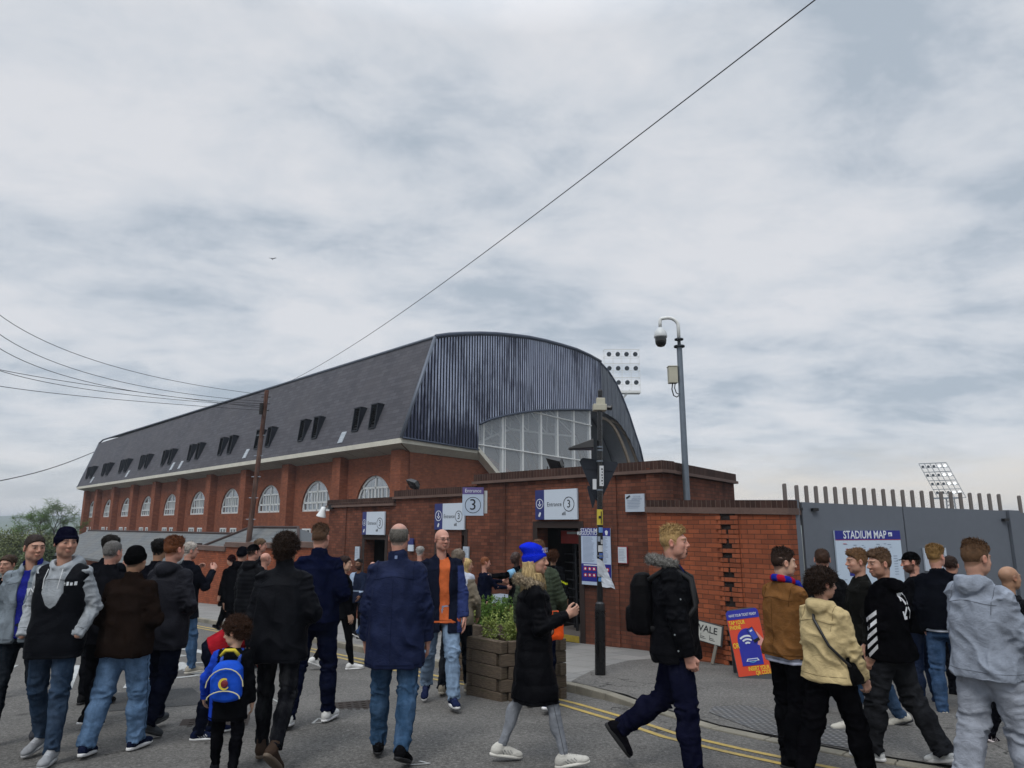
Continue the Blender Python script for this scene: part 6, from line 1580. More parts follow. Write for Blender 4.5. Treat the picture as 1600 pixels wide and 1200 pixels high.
    E = lambda c, r, k=.02, op='u', M=None: V.ell(HP(*c), [q*hs for q in r], HM if M is None else M, k*hs, op)
    E((0, -.014, .026), (.0755, .094, .087), .02); E((0, .018, -.030), (.060, .068, .078), .03); E((0, .052, -.091), (.029, .026, .022), .03)
    for sx_ in (-1, 1): E((sx_*.044, .028, -.062), (.018, .036, .03), .025); E((sx_*.036, .052, -.024), (.026, .026, .024), .02)
    E((0, .076, .026), (.048, .018, .013), .02)
    for sx_ in (-1, 1): E((sx_*.031, .103, .004), (.019, .022, .012), .012, 's'); E((sx_*.031, .074, .004), (.0135, .0135, .0125), .002)
    V.cone(HP(0, .084, .014), HP(0, .106, -.026), .0085*hs, .0115*hs, .012*hs); 
    for sx_ in (-1, 1): E((sx_*.0115, .096, -.031), (.0085, .011, .008), .006)
    if mouth: E((0, .083, -.068), (.024, .018, .032), .015); E((0, .050, -.108), (.027, .026, .018), .02); E((0, .098, -.070), (.019, .030, .020), .003, 's')
    else: E((0, .086, -.058), (.023, .012, .007), .006); E((0, .084, -.070), (.020, .012, .0075), .006)
    for sx_ in (-1, 1):
        Me = np.stack([nrm(HM[0]*.93-HM[1]*sx_*.35), nrm(HM[1]*.93+HM[0]*sx_*.35), HM[2]], 0); E((sx_*.080, -.012, -.004), (.0085, .019, .032), .006, M=Me); V.ell(HP(sx_*.088, -.008, 0), [q*hs for q in (.006, .010, .018)], Me, .005*hs, 's')
    Pt, Q = V.mesh(); Pt = relax(Pt, Q, 1, .35)
    L_ = (Pt-hc)@HM.T/hs; x_, y_, z_ = L_[:, 0], L_[:, 1], L_[:, 2]; sk = A3(lin(SKINS[skin])); col = np.tile(sk, (len(Pt), 1)); isH = (np.linalg.norm(L_, axis=1) < .16) & (z_ > -.13)
    def tint(m, c, a): m = np.clip(m, 0, 1)[:, None]*a; nonlocal_col[0] = nonlocal_col[0]*(1-m)+A3(c)*m
    nonlocal_col = [col]; g = lambda cx, cy, cz, r: np.exp(-(((x_-cx)/r[0])**2+((y_-cy)/r[1])**2+((z_-cz)/r[2])**2))*isH
    red = A3(sk)*A3((1.05, .72, .70))
    for sx_ in (-1, 1): tint(g(sx_*.04, .07, -.03, (.022, .03, .022)), red, .4); tint(g(sx_*.082, -.01, -.0, (.014, .03, .035)), red, .7); tint(g(sx_*.031, .09, .004, (.017, .02, .010)), A3(sk)*A3((.5, .38, .38)), .75)
    tint(g(0, .108, -.026, (.014, .014, .018)), red, .6); tint(((np.abs(x_) < .023) & (y_ > .07) & (np.abs(z_+.064) < .0115) & isH).astype(float), A3(sk)*A3((.95, .60, .60)), .5)
    if not mouth: tint(((np.abs(x_) < .022) & (y_ > .07) & (np.abs(z_+.0640) < .0030) & isH).astype(float), A3(sk)*.25, .8)
    else: tint(((np.abs(x_) < .022) & (y_ > .04) & (y_ < .105) & (np.abs(z_+.070) < .0205) & isH).astype(float)*(y_ < .094), (.012, .004, .004), 1.)
    hcx = A3(lin(hair[1])) if hair[0] not in ('bald',) else A3(lin('6b5d52'))
    brow = (np.abs(np.abs(x_)-.032) < .020) & (np.abs(z_-.0245-.10*(.02-np.abs(np.abs(x_)-.034))) < .0048) & (y_ > .06) & isH; tint(brow.astype(float), hcx*.7 if hair[1] != 'ffffff' else sk*.6, .75)
    for sx_ in (-1, 1):
        dx, dz = x_-sx_*.031, z_-.004; ev = (dx**2/.012**2+dz**2/.0045**2 < 1) & (y_ > .07) & isH; tint(ev.astype(float), (.22, .19, .17), .8); ir = (dx**2+dz**2 < .0058**2) & (y_ > .07) & isH; tint(ir.astype(float), (.02, .015, .012), .95)
    if beard: 
        bm_ = ((z_ < -.035-.3*(.02-np.abs(x_))) & (y_ > -.01) & isH & ~((np.abs(x_) < .02) & (np.abs(z_+.064) < .009))); tint(bm_.astype(float), lin(beard[0]), beard[1])
    # clipped hair at the sides and back shows as a tint of the scalp
    hl = np.interp(y_, [-.11, -.07, -.03, .0, .02, .035, .06, .085, .11], [-.07, -.062, -.03, -.005, -.02, .035, .056, .078, .085])
    if hair[0] not in ('bald',): tint(np.clip((z_-hl)/.014+.5, 0, 1)*isH*((np.abs(x_) < .079) | (y_ > .02) | (y_ < -.03)), hcx*.8+sk*.15, .85)
    if hair[0] == 'bald': tint(np.clip((z_-hl)/.02, 0, 1)*isH*np.clip((.055-z_)/.03, 0, 1), A3(lin('5a4a40'))*1., .35)
    if hair[0] == 'ring': tint(isH*np.clip((z_-.062)/.03, 0, 1), sk*1.05, .8)
    col = np.clip(nonlocal_col[0], 0, 1)*(1+.10*vnoise(Pt*38)[:, None])
    body = mk('person', Pt, Q, M_SKIN, None, np.clip(col, 0, 1), loc=root_loc, rot=rz); setp(body, label=label, cat='person', group=group); INV[body.name] = None
    root = body
    # ---- hair and hats
    def head_shell(thick_fn, region_fn, name, mat, c, hh=None, noise_a=0., nf=40., blades=0, bl_len=.02, flow=(0, -.4, -.5), extra=None, bw=.0022, curl=0, bz=None):
        r_ = .16*hs+.02; V2 = Vox(hc-r_, hc+r_+A3((0, 0, 0)), hh or hr*1.15)
        X, Y_, Z = V2.ax[0][:, None, None], V2.ax[1][None, :, None], V2.ax[2][None, None, :]; X, Y_, Z = np.broadcast_arrays(X-hc[0], Y_-hc[1], Z-hc[2])
        lx, ly, lz_ = [(X*HM[a][0]+Y_*HM[a][1]+Z*HM[a][2])/hs for a in range(3)]
        ex_, ey_, ez_ = lx, ly+.014, lz_-.026; k0 = np.sqrt((ex_/.0755)**2+(ey_/.094)**2+(ez_/.087)**2)+1e-6; d = (k0-1)*.085
        d2 = np.sqrt((lx/.060)**2+((ly-.018)/.068)**2+((lz_+.03)/.078)**2); d2 = (d2-1)*.066; d = np.minimum(d, d2+.003) if False else d
        nk_ = np.sqrt(lx**2+(ly+.028)**2)-.054; d = np.where(lz_ < -.02, np.minimum(d, nk_+.004), d)
        th = thick_fn(lx, ly, lz_); 
        if noise_a: q = np.stack([lx.ravel(), ly.ravel(), lz_.ravel()], 1); th = th+(noise_a*(vnoise(q*nf+seed*3.1)+.5*vnoise(q*nf*2.1+7))).reshape(lx.shape)*(th > .003)
        dd = np.maximum(d-th, -(d+.006)); reg = region_fn(lx, ly, lz_); V2.D = (np.maximum(dd, reg)*hs).astype(np.float32)
        if extra: extra(V2)
        Pt, Q = V2.mesh()
        if len(Pt) == 0: return None
        Pt = relax(Pt, Q, 1, .4); N_ = vnormals(Pt, Q); cc = A3(c)[None, :]*(1+.22*vnoise(Pt*55)[:, None]+.12*vnoise(Pt*17+3)[:, None]); tris = None
        if blades:
            rr = np.random.RandomState(seed+3); lz0 = ((Pt-hc)@HM.T)[:, 2]/hs; cand = np.where(lz0 > (bz if bz is not None else -9))[0]; cand = cand if len(cand) else np.arange(len(Pt)); ii = cand[rr.randint(0, len(cand), int(blades))]; p = Pt[ii]; n_ = N_[ii]; fl_ = A3(flow)@HM; 
            dv = n_*(.22 if not curl else .7)+fl_[None, :]+rr.randn(len(ii), 3)*(.2 if not curl else .6); dv /= np.linalg.norm(dv, axis=1, keepdims=True); ll = (bl_len*hs*(.6+.8*rr.rand(len(ii)))*(np.clip((lz0[ii]-(bz if bz is not None else -9))/.07, .25, 1)))[:, None]
            sd = np.cross(dv, n_+rr.randn(len(ii), 3)*.3); sd /= np.linalg.norm(sd, axis=1, keepdims=True)+1e-6; w_ = bw*hs*max(1, Y/7)
            md = p+dv*ll*.5+n_*ll*.08; tp = p+(dv+rr.randn(len(ii), 3)*.25*(1+curl))*ll; b0 = len(Pt); m_ = len(ii)
            Pt = np.concatenate([Pt, p-sd*w_, p+sd*w_, md-sd*w_*.8, md+sd*w_*.8, tp]); k = np.arange(m_)
            Q = np.concatenate([Q, np.stack([b0+k, b0+m_+k, b0+3*m_+k, b0+2*m_+k], 1)]); tris = np.stack([b0+2*m_+k, b0+3*m_+k, b0+4*m_+k], 1)
            bc = A3(c)[None, :]*(.75+.6*rr.rand(m_, 1)); cc = np.concatenate([cc]+[bc]*5)
        return mk(name, Pt.astype(np.float32), Q, mat, root, np.clip(cc, 0, 1), tris=tris)
    def hline(ly, drop=0.): return np.interp(ly, [-.11, -.07, -.03, .0, .02, .035, .06, .085, .11], [-.07, -.062, -.025, .0, -.012, .034, .055, .076, .084])-drop
    hcl = lin(hair[1]); nb = 2600 if Y < 9 else 900; hk_ = hair[0]
    fadez = hair[2] if len(hair) > 2 else .02
    if hk_ in ('short', 'mid', 'curly', 'quiff'):
        t0, t1, na, nf, bl_, ln = {'short': (.004, .012, .003, 60, nb, .012), 'mid': (.006, .020, .006, 45, nb*1.3, .020), 'curly': (.014, .026, .014, 52, nb*2.2, .020), 'quiff': (.003, .023, .005, 38, nb*1.4, .020)}[hk_]
        fz_ = fadez if hk_ in ('quiff', 'short', 'mid') else -.2
        def th(lx, ly, lz_):
            t = t0+(t1-t0)*np.clip((lz_-fz_)/.075, 0, 1)
            if hk_ == 'quiff': t = t+.012*np.clip((ly-.03)/.05, 0, 1)*np.clip((lz_-.05)/.03, 0, 1)
            return t
        rg = lambda lx, ly, lz_: np.maximum(hline(ly, .004 if hk_ != 'curly' else .014)-lz_, np.where(np.abs(lx) > .066, (-(np.sqrt((ly+.012)**2+(lz_+.008)**2)-.030)), -1))*.8
        head_shell(th, rg, 'hair', M_HAIR, hcl, None, na, nf, bl_, ln, (0, -.35, -.45) if hk_ in ('short', 'mid') else (0, -.25, -.1), curl=1 if (hk_ == 'curly' or curlf) else 0, bz=(fz_+.02 if hk_ in ('quiff', 'mid', 'short') else None), bw=.0022 if hk_ != 'curly' else .003)
    elif hk_ == 'ring':
        head_shell(lambda a, b, c: .003+.003*np.clip((.06-c)/.05, 0, 1), lambda a, b, c: np.maximum(np.maximum(hline(b, .0)-c, c-.068), np.where(np.abs(a) > .066, -(np.sqrt((b+.012)**2+(c+.008)**2)-.030), -1)), 'hair', M_HAIR, hcl, None, .001, 60, nb*.8, .007)
    elif hk_ == 'long':
        def ext(V2): pass
        Vh = Vox(hc-A3((.2, .22, .40))*hs, hc+A3((.2, .2, .18))*hs, hr*1.2)
        X = np.broadcast_arrays(Vh.ax[0][:, None, None]-hc[0], Vh.ax[1][None, :, None]-hc[1], Vh.ax[2][None, None, :]-hc[2]); lx, ly, lz_ = [(X[0]*HM[a][0]+X[1]*HM[a][1]+X[2]*HM[a][2])/hs for a in range(3)]
        k0 = np.sqrt((lx/.0755)**2+((ly+.014)/.094)**2+((lz_-.026)/.087)**2); d = (k0-1)*.085-.014+(.016*np.clip((lz_+.01)/.03, 0, 1) if hatc else 0); d = np.maximum(d, -(d+.03)); d = np.maximum(d, (hline(ly, .0)-lz_))
        bot = -.30 if not child else -.2; w_ = .082+.03*np.clip(-lz_/.25, 0, 1)
        cur = np.sqrt((lx/w_)**2+((ly+.03)/(.085+.02*np.clip(-lz_/.2, 0, 1)))**2)
        dl = (cur-1)*.08; dl = np.maximum(dl, -(dl+.03)); dl = np.maximum(dl, lz_-(.03 if not hatc else -.01)); dl = np.maximum(dl, bot+.04*np.abs(np.sin(lx*60))-lz_); dl = np.maximum(dl, np.where(lz_ > -.10, ly-.012+.15*np.clip(-lz_-.03, 0, 1), ly-.10)-.0); dl = np.where((np.abs(lx) < .05) & (ly > 0), np.maximum(dl, .05-np.abs(lx)), dl)
        hh_ = np.maximum(.02-np.abs(d-dl), 0)/.02; dd = np.minimum(d, dl)-hh_*hh_*.005
        q = np.stack([lx.ravel(), ly.ravel(), lz_.ravel()*.12], 1); dd = dd+(.006*vnoise(q*70+seed)).reshape(lx.shape); Vh.D = (dd*hs).astype(np.float32); Pt, Q = Vh.mesh(); Pt = relax(Pt, Q, 1, .3); N_ = vnormals(Pt, Q)
        rr = np.random.RandomState(seed); lzh = ((Pt-hc)@HM.T)[:, 2]/hs; cnd = np.where(lzh < (-.03 if hatc else 9))[0]; ii = cnd[rr.randint(0, len(cnd), 5200 if Y < 8 else 1200)]; p = Pt[ii]+N_[ii]*.002; dn_ = A3((0, 0, -1))[None, :]+N_[ii]*.10+rr.randn(len(ii), 3)*.09; ll = .06+.05*rr.rand(len(ii), 1); sd = nrm((1, 0, 0))[None, :]*.0+np.cross(dn_, N_[ii]); sd /= np.linalg.norm(sd, axis=1, keepdims=True)+1e-6
        dn_ -= N_[ii]*np.sum(dn_*N_[ii], 1, keepdims=True)*.9; b0 = len(Pt); m_ = len(ii); k = np.arange(m_); Pt2 = np.concatenate([Pt, p-sd*.003, p+sd*.003, p+dn_*ll+N_[ii]*.004]); base = A3(hcl)[None, :]*(1+.25*vnoise(np.stack([L2 for L2 in (Pt[:, 0]*60, Pt[:, 1]*60, Pt[:, 2]*5)], 1))[:, None]); bc = A3(hcl)[None, :]*(.6+.75*rr.rand(m_, 1))
        mk('hair', Pt2.astype(np.float32), Q, M_HAIR, root, np.clip(np.concatenate([base, bc, bc, bc]), 0, 1), tris=np.stack([b0+k, b0+m_+k, b0+2*m_+k], 1))
    if hk_ == 'beanie' or hatc and hatc[0] == 'beanie':
        hc_ = hatc[1] if hatc else hair[1]; pk = hatc[2] if hatc and len(hatc) > 2 else 0.
        def th(lx, ly, lz_): return .009+.007*np.clip((.05-(lz_-.25*ly*.3))/.004, 0, 1)+.010*np.clip((lz_-.07)/.04, 0, 1)+pk*np.clip((lz_-.06)/.06, 0, 1)*np.clip(.6-ly*8, 0, 1.6)
        head_shell(th, lambda a, b, c: (np.interp(b, [-.1, 0, .1], [-.045, -.02, .036])-c), 'beanie', fabric('wool', hc_), (1, 1, 1), hr*1.1, .0015, 30)
    if hk_ == 'cap' or hatc and hatc[0] == 'cap':
        hc_ = hatc[1]
        def brim(V2):
            for t in np.linspace(-1, 1, 9): V2.cone(HP(t*.055, .085*math.sqrt(1-.35*t*t), .046), HP(t*.05, .085+.075*math.sqrt(1-.6*t*t), .034), .0042*hs, .003*hs, .004)
        head_shell(lambda a, b, c: .010+.004*np.clip((c-.07)/.03, 0, 1), lambda a, b, c: (.035-.25*(-b if False else 0)+np.where(b < 0, b*.12, 0)-c)*1., 'cap', fabric('cotton', hc_), (1, 1, 1), hr*1.1, extra=brim)
        head_shell(lambda a, b, c: .003+0*a, lambda a, b, c: np.maximum(np.maximum(hline(b, .0)-c, c-.05), np.where(np.abs(a) > .066, -(np.sqrt((b+.012)**2+(c+.008)**2)-.030), -1)), 'hair', M_HAIR, lin('241a14'), None, .001, 60, 500, .008)
    if glasses:
        g_ = MB(); 
        for sx_ in (-1, 1):
            pts = [HP(sx_*.032+.020*math.cos(t), .102-.3*abs(.02*math.cos(t))*0, .003+.014*math.sin(t)) for t in [i*math.pi/6 for i in range(13)]]; g_.path([Vector(p) for p in pts], .0016*max(1, Y/6), 4); g_.path([Vector(HP(sx_*.052, .100, .006)), Vector(HP(sx_*.079, .05, .006)), Vector(HP(sx_*.083, -.01, .004))], .0016*max(1, Y/6), 4)
        g_.path([Vector(HP(-.012, .103, .006)), Vector(HP(.012, .103, .006))], .0016*max(1, Y/6), 4); obj('glasses', g_, plain('spectacle frame', '4a4440', .3, .6), root, world=False, uv=False)
    # ---- clothes
    hg = .0105*res*max(1, Y/7.5); bones_arm = [(shj[i], elb[i], wri[i]) for i in (0, 1)]; bones_leg = [(A3((hipx*(-1, 1)[i], 0, 0))+pel, kne[i], ank[i]) for i in (0, 1)]
    def wrinkle(Pt, N_, limbs, amp, torso_amp, vert=.0, joint=.6, frame=TF, endst=0., seed_=0):
        best = np.full(len(Pt), 9., np.float32); w = np.zeros(len(Pt), np.float32)
        for li, (a, m_, b) in enumerate(limbs):
            for (p, q, t0) in ((a, m_, 0.), (m_, b, float(np.linalg.norm(m_-a)))):
                d = q-p; L = float(np.linalg.norm(d))+1e-6; d = d/L; t = np.clip((Pt-p)@d, 0, L); c = Pt-p-t[:, None]*d; r = np.linalg.norm(c, axis=1); tt = t+t0; tj = float(np.linalg.norm(m_-a)); te = tj+float(np.linalg.norm(b-m_))
                co_ = c/(r[:, None]+1e-6)*1.15+d*(tt*21)[:, None]+li*9.7+seed*2.3+seed_; n1 = vnoise(co_+.6*vnoise(Pt*9+li)[:, None]); n2 = vnoise(co_*2.1+5)
                am = .30+joint*np.exp(-((tt-tj)/.085)**2)+endst*np.exp(-((tt-te)/.09)**2)+.35*np.exp(-(tt/.10)**2); f = (.55-2.2*np.abs(n1)**.8)*.8+n2*.30; sel = r < best; best = np.where(sel, r, best); w = np.where(sel, f*am*amp, w)
        if torso_amp:
            o, M = frame; l = (Pt-o)@M.T; q = np.stack([l[:, 0]*(9-3*vert), l[:, 1]*(9-3*vert), l[:, 2]*(9-6.5*vert)], 1); q[:, 2] += (l[:, 0]*3.5)*(1 if vert < .5 else .6); n1 = vnoise(q+seed*1.7+.5*vnoise(Pt*6)[:, None]); n2 = vnoise(q*2.3+11); f = (.55-2.2*np.abs(n1)**.8)*.75+n2*.35
            near = np.clip((best-.085)/.05, 0, 1); w = w*(1-near)+f*torso_amp*near
        return w
    def garment(g):
        t = g['t']; c = g.get('c', '1a1c22'); fk = g.get('f', 'cotton'); lo_ = g.get('loose', {'jacket': .030, 'coat': .032, 'puffer': .036, 'hoodie': .022, 'shirt': .010, 'gilet': .030}[t])
        hem = g.get('hem', {'jacket': .40, 'coat': -1, 'puffer': .44, 'hoodie': .50, 'shirt': .50, 'gilet': .42}[t])      # height of the hem as a share of H
        zh = (hem*H-pel[2]); slv = g.get('sleeve', t != 'gilet'); sr = g.get('sr', 1.)
        V = Vox(np.minimum(lo, A3((0, 0, 0))+9)*1, hi, hg) if False else Vox(np.array([min(lo[0], -.35*s), lo[1]-.03, max(0, pel[2]+zh-.05) if lean < 25 else .1]), np.array([max(hi[0], .35*s), hi[1]+.03, neck[2]+.16 if lean < 25 else hi[2]+.1]), hg)
        zz = [zh, .0, .12*tls, .29*tls, .40*tls, .455*tls, .50*tls]; wa = wide
        ab = [(.168*wa, .130*wa+.01), (.166*wa, .134*wa), (.156*wa, .126*wa), (.165, .128), (.156, .112), (.110, .080), (.062, .056)]
        if hem < .36: ab[0] = (.185*wa+.03*g.get('flare', 1), .15*wa+.03*g.get('flare', 1))
        if hem > .55: zz = [zh]+zz[2:]; ab = [ab[2]]+ab[2:]
        bell = g.get('bell', 1.)
        st = [(z, (a+(lo_-g.get('under', 0)*(z > zh+.06))*(1 if z < .2*tls else .85 if z < .35*tls else .45 if z < .42*tls else .3))*s, (b+(lo_-g.get('under', 0)*(z > zh+.06))*(.9 if z < .42*tls else .4))*s*(bell if i in (1, 2, 3) else 1), (-.012+(.02*(bell-1)*5 if i in (1, 2) else 0))*s) for i, (z, (a, b)) in enumerate(zip(zz, ab))]
        st.sort(key=lambda q: q[0])
        if g.get('under'): z0_, a0_, b0_, y0_ = st[0]; st.insert(1, (z0_+.012, a0_, b0_, y0_)); st.insert(2, (z0_+.045, a0_-g['under'], b0_-g['under'], y0_))
        V.loft(TF, st, g.get('e', 2.35), k=.02, rnd=.015)
        lg_lo = (legw or {}).get('loose', .018)
        if hem < .56 and abs(lean) < 40:
            for i in (0, 1):
                hp_, kn_ = bones_leg[i][0], kne[i]; dk = (kn_-hp_); V.cone(hp_, hp_+dk*min(1.0, max(.05, (hp_[2]-hem*H+.10*s)/max(.05, -dk[2]))), (.086+lg_lo+g.get('lap', .012))*s*wide**.5, (.080+lg_lo)*s*wide**.5, .05)
                V.ell(pel+A3(((-1, 1)[i]*.075*s, -.07*s, -.045*s)), ((.080+lg_lo+g.get('lap', .012))*s, (.082+lg_lo+g.get('lap', .012))*s, (.085+lg_lo+g.get('lap', .012))*s), None, .04)
            V.cut(A3((0, 0, hem*H-.002)), (0, 0, -1))
        if g.get('rib'): V.loft(TF, [(zh-.004, st[0][1]*.93, st[0][2]*.92, st[0][3]), (zh+.05*s, st[0][1]*.96, st[0][2]*.95, st[0][3])], 2.3, k=.012)
        if slv:
            for i in (0, 1):
                e0 = g.get('cuff', .0); V.cone(shj[i]-A3((0,0,.004*s)), elb[i], (.044+lo_*.52)*s*sr, (.040+lo_*.68)*s*sr, .05*s); V.cone(T_((-1, 1)[i]*.05, -.025, .472), shj[i], (.034+lo_*.35)*s, (.040+lo_*.48)*s, .04); w2 = wri[i]-hd[i]*e0*s; V.cone(elb[i], w2+hd[i]*.03, (.040+lo_*.72)*s*sr, (.028+lo_*.62)*s*sr, .02)
                pc = w2+hd[i]*.012; X = V.block(pc-.09, pc+.09+hd[i]*.03, .0)
                sl, bx, by, bz = X; pd = (bx-pc[0])*hd[i][0]+(by-pc[1])*hd[i][1]+(bz-pc[2])*hd[i][2]; rr = np.sqrt(np.maximum((bx-pc[0])**2+(by-pc[1])**2+(bz-pc[2])**2-pd**2, 0)); inn = rr < .075; D = V.D[sl]; V.D[sl] = np.where(inn & (pd > -.02), np.maximum(D, pd), D)
        else:
            for i in (0, 1):
                if t == 'gilet': V.cone(T_((-1, 1)[i]*.05, -.02, .472), shj[i]-rt*(-1, 1)[i]*.015*s, .052*s, .066*s, .04); V.ell(shj[i]-rt*(-1, 1)[i]*.03*s-up*.05*s, (.055*s, .075*s, .09*s), None, .03)
        col_h = g.get('collar', 0)
        nb_ = T_(0, -.012, .485); nt2 = T_(0, -.0, .485+.0)+(HP(0, -.03, -.06)-T_(0, -.015, .44))*1.0
        nd_ = nrm(HP(0, -.028, -.07)-T_(0, -.02, .44))
        if col_h: V.cone(nb_-nd_*.02, nb_+nd_*(col_h-.03)*s, .082*s, .078*s, .03)
        hood = g.get('hood', 0)
        if hood == 1:       # hood lying on the back
            M2 = rotm(0, lean+38); V.ell(T_(0, -.105, .50), (.115*s, .042*s, .085*s), M2, .03); V.cone(T_(-.09, -.035, .515), T_(-.045, .075, .475), .034*s, .022*s, .03); V.cone(T_(.09, -.035, .515), T_(.045, .075, .475), .034*s, .022*s, .03); V.cone(T_(-.085, -.06, .515), T_(0, -.135, .50), .036*s, .05*s, .03); V.cone(T_(.085, -.06, .515), T_(0, -.135, .50), .036*s, .05*s, .03)
            V.cone(nb_-nd_*.02, nb_+nd_*.02*s, .082*s, .078*s, .03)
        if hood == 2:       # big open hood with thick rim
            V.ell(T_(0, -.135, .49), (.13*s, .06*s, .12*s), rotm(0, lean+20), .03)
            for sx_ in (-1, 1): V.cone(T_(sx_*.10, -.06, .53), T_(sx_*.05, .085, .46), .036*s, .024*s, .03); V.cone(T_(sx_*.10, -.06, .53), T_(0, -.14, .545), .036*s, .036*s, .03)
        # hollow for the neck (and an open front if asked)
        if col_h or hood or g.get('neck', 1): V.cone(nb_+nd_*.03+fw*.008, nb_+nd_*.16+fw*.008, (.063 if not g.get('open') else .066)*s*(1.0 if col_h else 1.02), .062*s+.03*s*(hood > 0), .012, 's'); V.cone(nb_+nd_*.02+fw*.03, nb_+nd_*.12+fw*.07, .045*s, .05*s, .015, 's')
        op = g.get('open', 0)
        if op:
            sl, X, Y_, Z = V.block(V_lo(V), V_hi(V), 0); x, y, z = X-pel[0], Y_-pel[1], Z-pel[2]; lx = x*rt[0]+y*rt[1]+z*rt[2]; ly = x*fw[0]+y*fw[1]+z*fw[2]; lz_ = x*up[0]+y*up[1]+z*up[2]
            wd_ = np.interp(lz_, [g.get('openz', zh)-.02, g.get('openz', zh)+.02, .3*tls, .5*tls], [-.01 if g.get('openz') else op, op*.55, op, op*.95]); D = V.D; V.D = np.maximum(D, np.minimum(wd_-np.abs(lx+g.get('ox', 0)), ly-.02*s))
        Pt, Q = V.mesh(); Pt = relax(Pt, Q, 1, .45); N_ = vnormals(Pt, Q); am = g.get('wr', {'jacket': .017, 'coat': .014, 'puffer': .007, 'hoodie': .019, 'shirt': .009, 'gilet': .007}[t]); w = wrinkle(Pt, N_, bones_arm if slv else [], am, am*.8, vert=g.get('vert', .7 if t in ('coat', 'jacket') else .3))
        l = (Pt-pel)@M_.T
        if t in ('puffer', 'gilet') or g.get('quilt'):
            qp = g.get('quilt', .085)*s; best = np.full(len(Pt), 9.); ax_ = l[:, 2].copy()
            if slv:
                for a, m_, b in bones_arm:
                    for p, q, o_ in ((a, m_, 0), (m_, b, .285*s)):
                        d = q-p; L = float(np.linalg.norm(d)); d = d/L; tt = np.clip((Pt-p)@d, 0, L); r = np.linalg.norm(Pt-p-tt[:, None]*d, axis=1); sel = (r < .095*s) & (r < best) & (np.abs(l[:, 0]) > .15*s); best = np.where(sel, r, best); ax_ = np.where(sel, tt+o_, ax_)
            ph = np.abs(np.sin(ax_*math.pi/qp)); w = w+(ph**.45-.75)*g.get('qa', .013)
        Pt = Pt+N_*w[:, None]*s; col = None; mat = fabric(fk, c)
        if g.get('paint'): mat = fabric('paint', 'ffffff'); col = np.tile(A3(lin(c)), (len(Pt), 1)); col = g['paint'](l/s, col, Pt, s)
        o = mk({'jacket': 'jacket', 'coat': 'coat', 'puffer': 'padded_jacket', 'hoodie': 'hoodie', 'shirt': 'shirt', 'gilet': 'gilet'}[t], Pt, Q, mat, root, col); o['_'] = 1; del o['_']
        if Y < 9 and lean < 40:
            from mathutils.bvhtree import BVHTree
            bv = BVHTree.FromPolygons([tuple(p) for p in Pt.tolist()], [tuple(q) for q in Q.tolist()]); sm = MB()
            def cast(o_, d_):
                h_ = bv.ray_cast(Vector(o_), Vector(nrm(d_)), .9); return None if h_[0] is None else h_[0]+h_[1]*.0005
            def run(ps_, r_=.0028, closed=False):
                seg = []
                for p in ps_+([ps_[0]] if closed else [])+[None]:
                    if p is None or (seg and (p-seg[-1]).length > .09):
                        if len(seg) > 3: sm.path(seg, r_, 4)
                        seg = [] if p is None else [p]
                    else: seg.append(p)
            for dz in (.028, .034) if t in ('jacket', 'coat', 'shirt') else (.055,):
                cc_ = pel+up*(zh+dz*s); run([cast(cc_+rt*.6*math.cos(a_)+fw*.6*math.sin(a_), -(rt*math.cos(a_)+fw*math.sin(a_))) for a_ in [k*math.pi/18 for k in range(36)]], .0024, True)
            if t in ('jacket', 'coat', 'hoodie'):
                for sg in (1, -1): run([cast(T_(x_*.165, -.6*sg, .385+.012*math.cos(x_*3)), fw*sg) for x_ in np.linspace(-1, 1, 22)]); 
                if t != 'hoodie': run([cast(T_(0, -.6, z_), fw) for z_ in np.linspace(zh/tls+.02, .38, 22)], .002)
            if slv:
                for i in (0, 1):
                    d_ = hd[i]; a1_ = nrm(np.cross(d_, (.3, 1, .2))); a2_ = np.cross(d_, a1_); cc_ = wri[i]-d_*(.045+g.get('cuff', 0))*s; run([cast(cc_+(a1_*math.cos(a_)+a2_*math.sin(a_))*.12, -(a1_*math.cos(a_)+a2_*math.sin(a_))) for a_ in [k*math.pi/7 for k in range(14)]], .0024, True)
                    for q_, sgn in ((shj[i], 1),):
                        ring_ = []
                        for k in range(16):
                            a_ = k*math.pi/8; dd_ = fw*math.cos(a_)+up*math.sin(a_); ring_.append(cast(q_-rt*(-1, 1)[i]*.018*s+dd_*.3, -dd_))
                        run(ring_, .0026, True)
            if sm.v: obj('seam', sm, plain('seam '+c, tuple(x*.45 for x in lin(c)) if True else c, .95, spec=0), o, world=False, uv=False)
        if g.get('zip'):
            z_ = MB(); ps_ = []
            from mathutils.bvhtree import BVHTree
            bv = BVHTree.FromPolygons([tuple(p) for p in Pt.tolist()], [tuple(q) for q in Q.tolist()])
            for k in range(14):
                zz_ = zh+.02+(0.46*tls-zh)*k/13; o_ = pel+up*zz_+fw*.5; hit = bv.ray_cast(Vector(o_), Vector(-fw))
                if hit[0] is not None: ps_.append(hit[0]+Vector(fw)*.002)
            if len(ps_) > 3: z_.path(ps_, .0055*s, 5); obj('zip', z_, plain('zip '+g['zip'], g['zip'], .4, .4), o, world=False, uv=False)
        if g.get('pock'):
            for sx_ in (-1, 1):
                pass
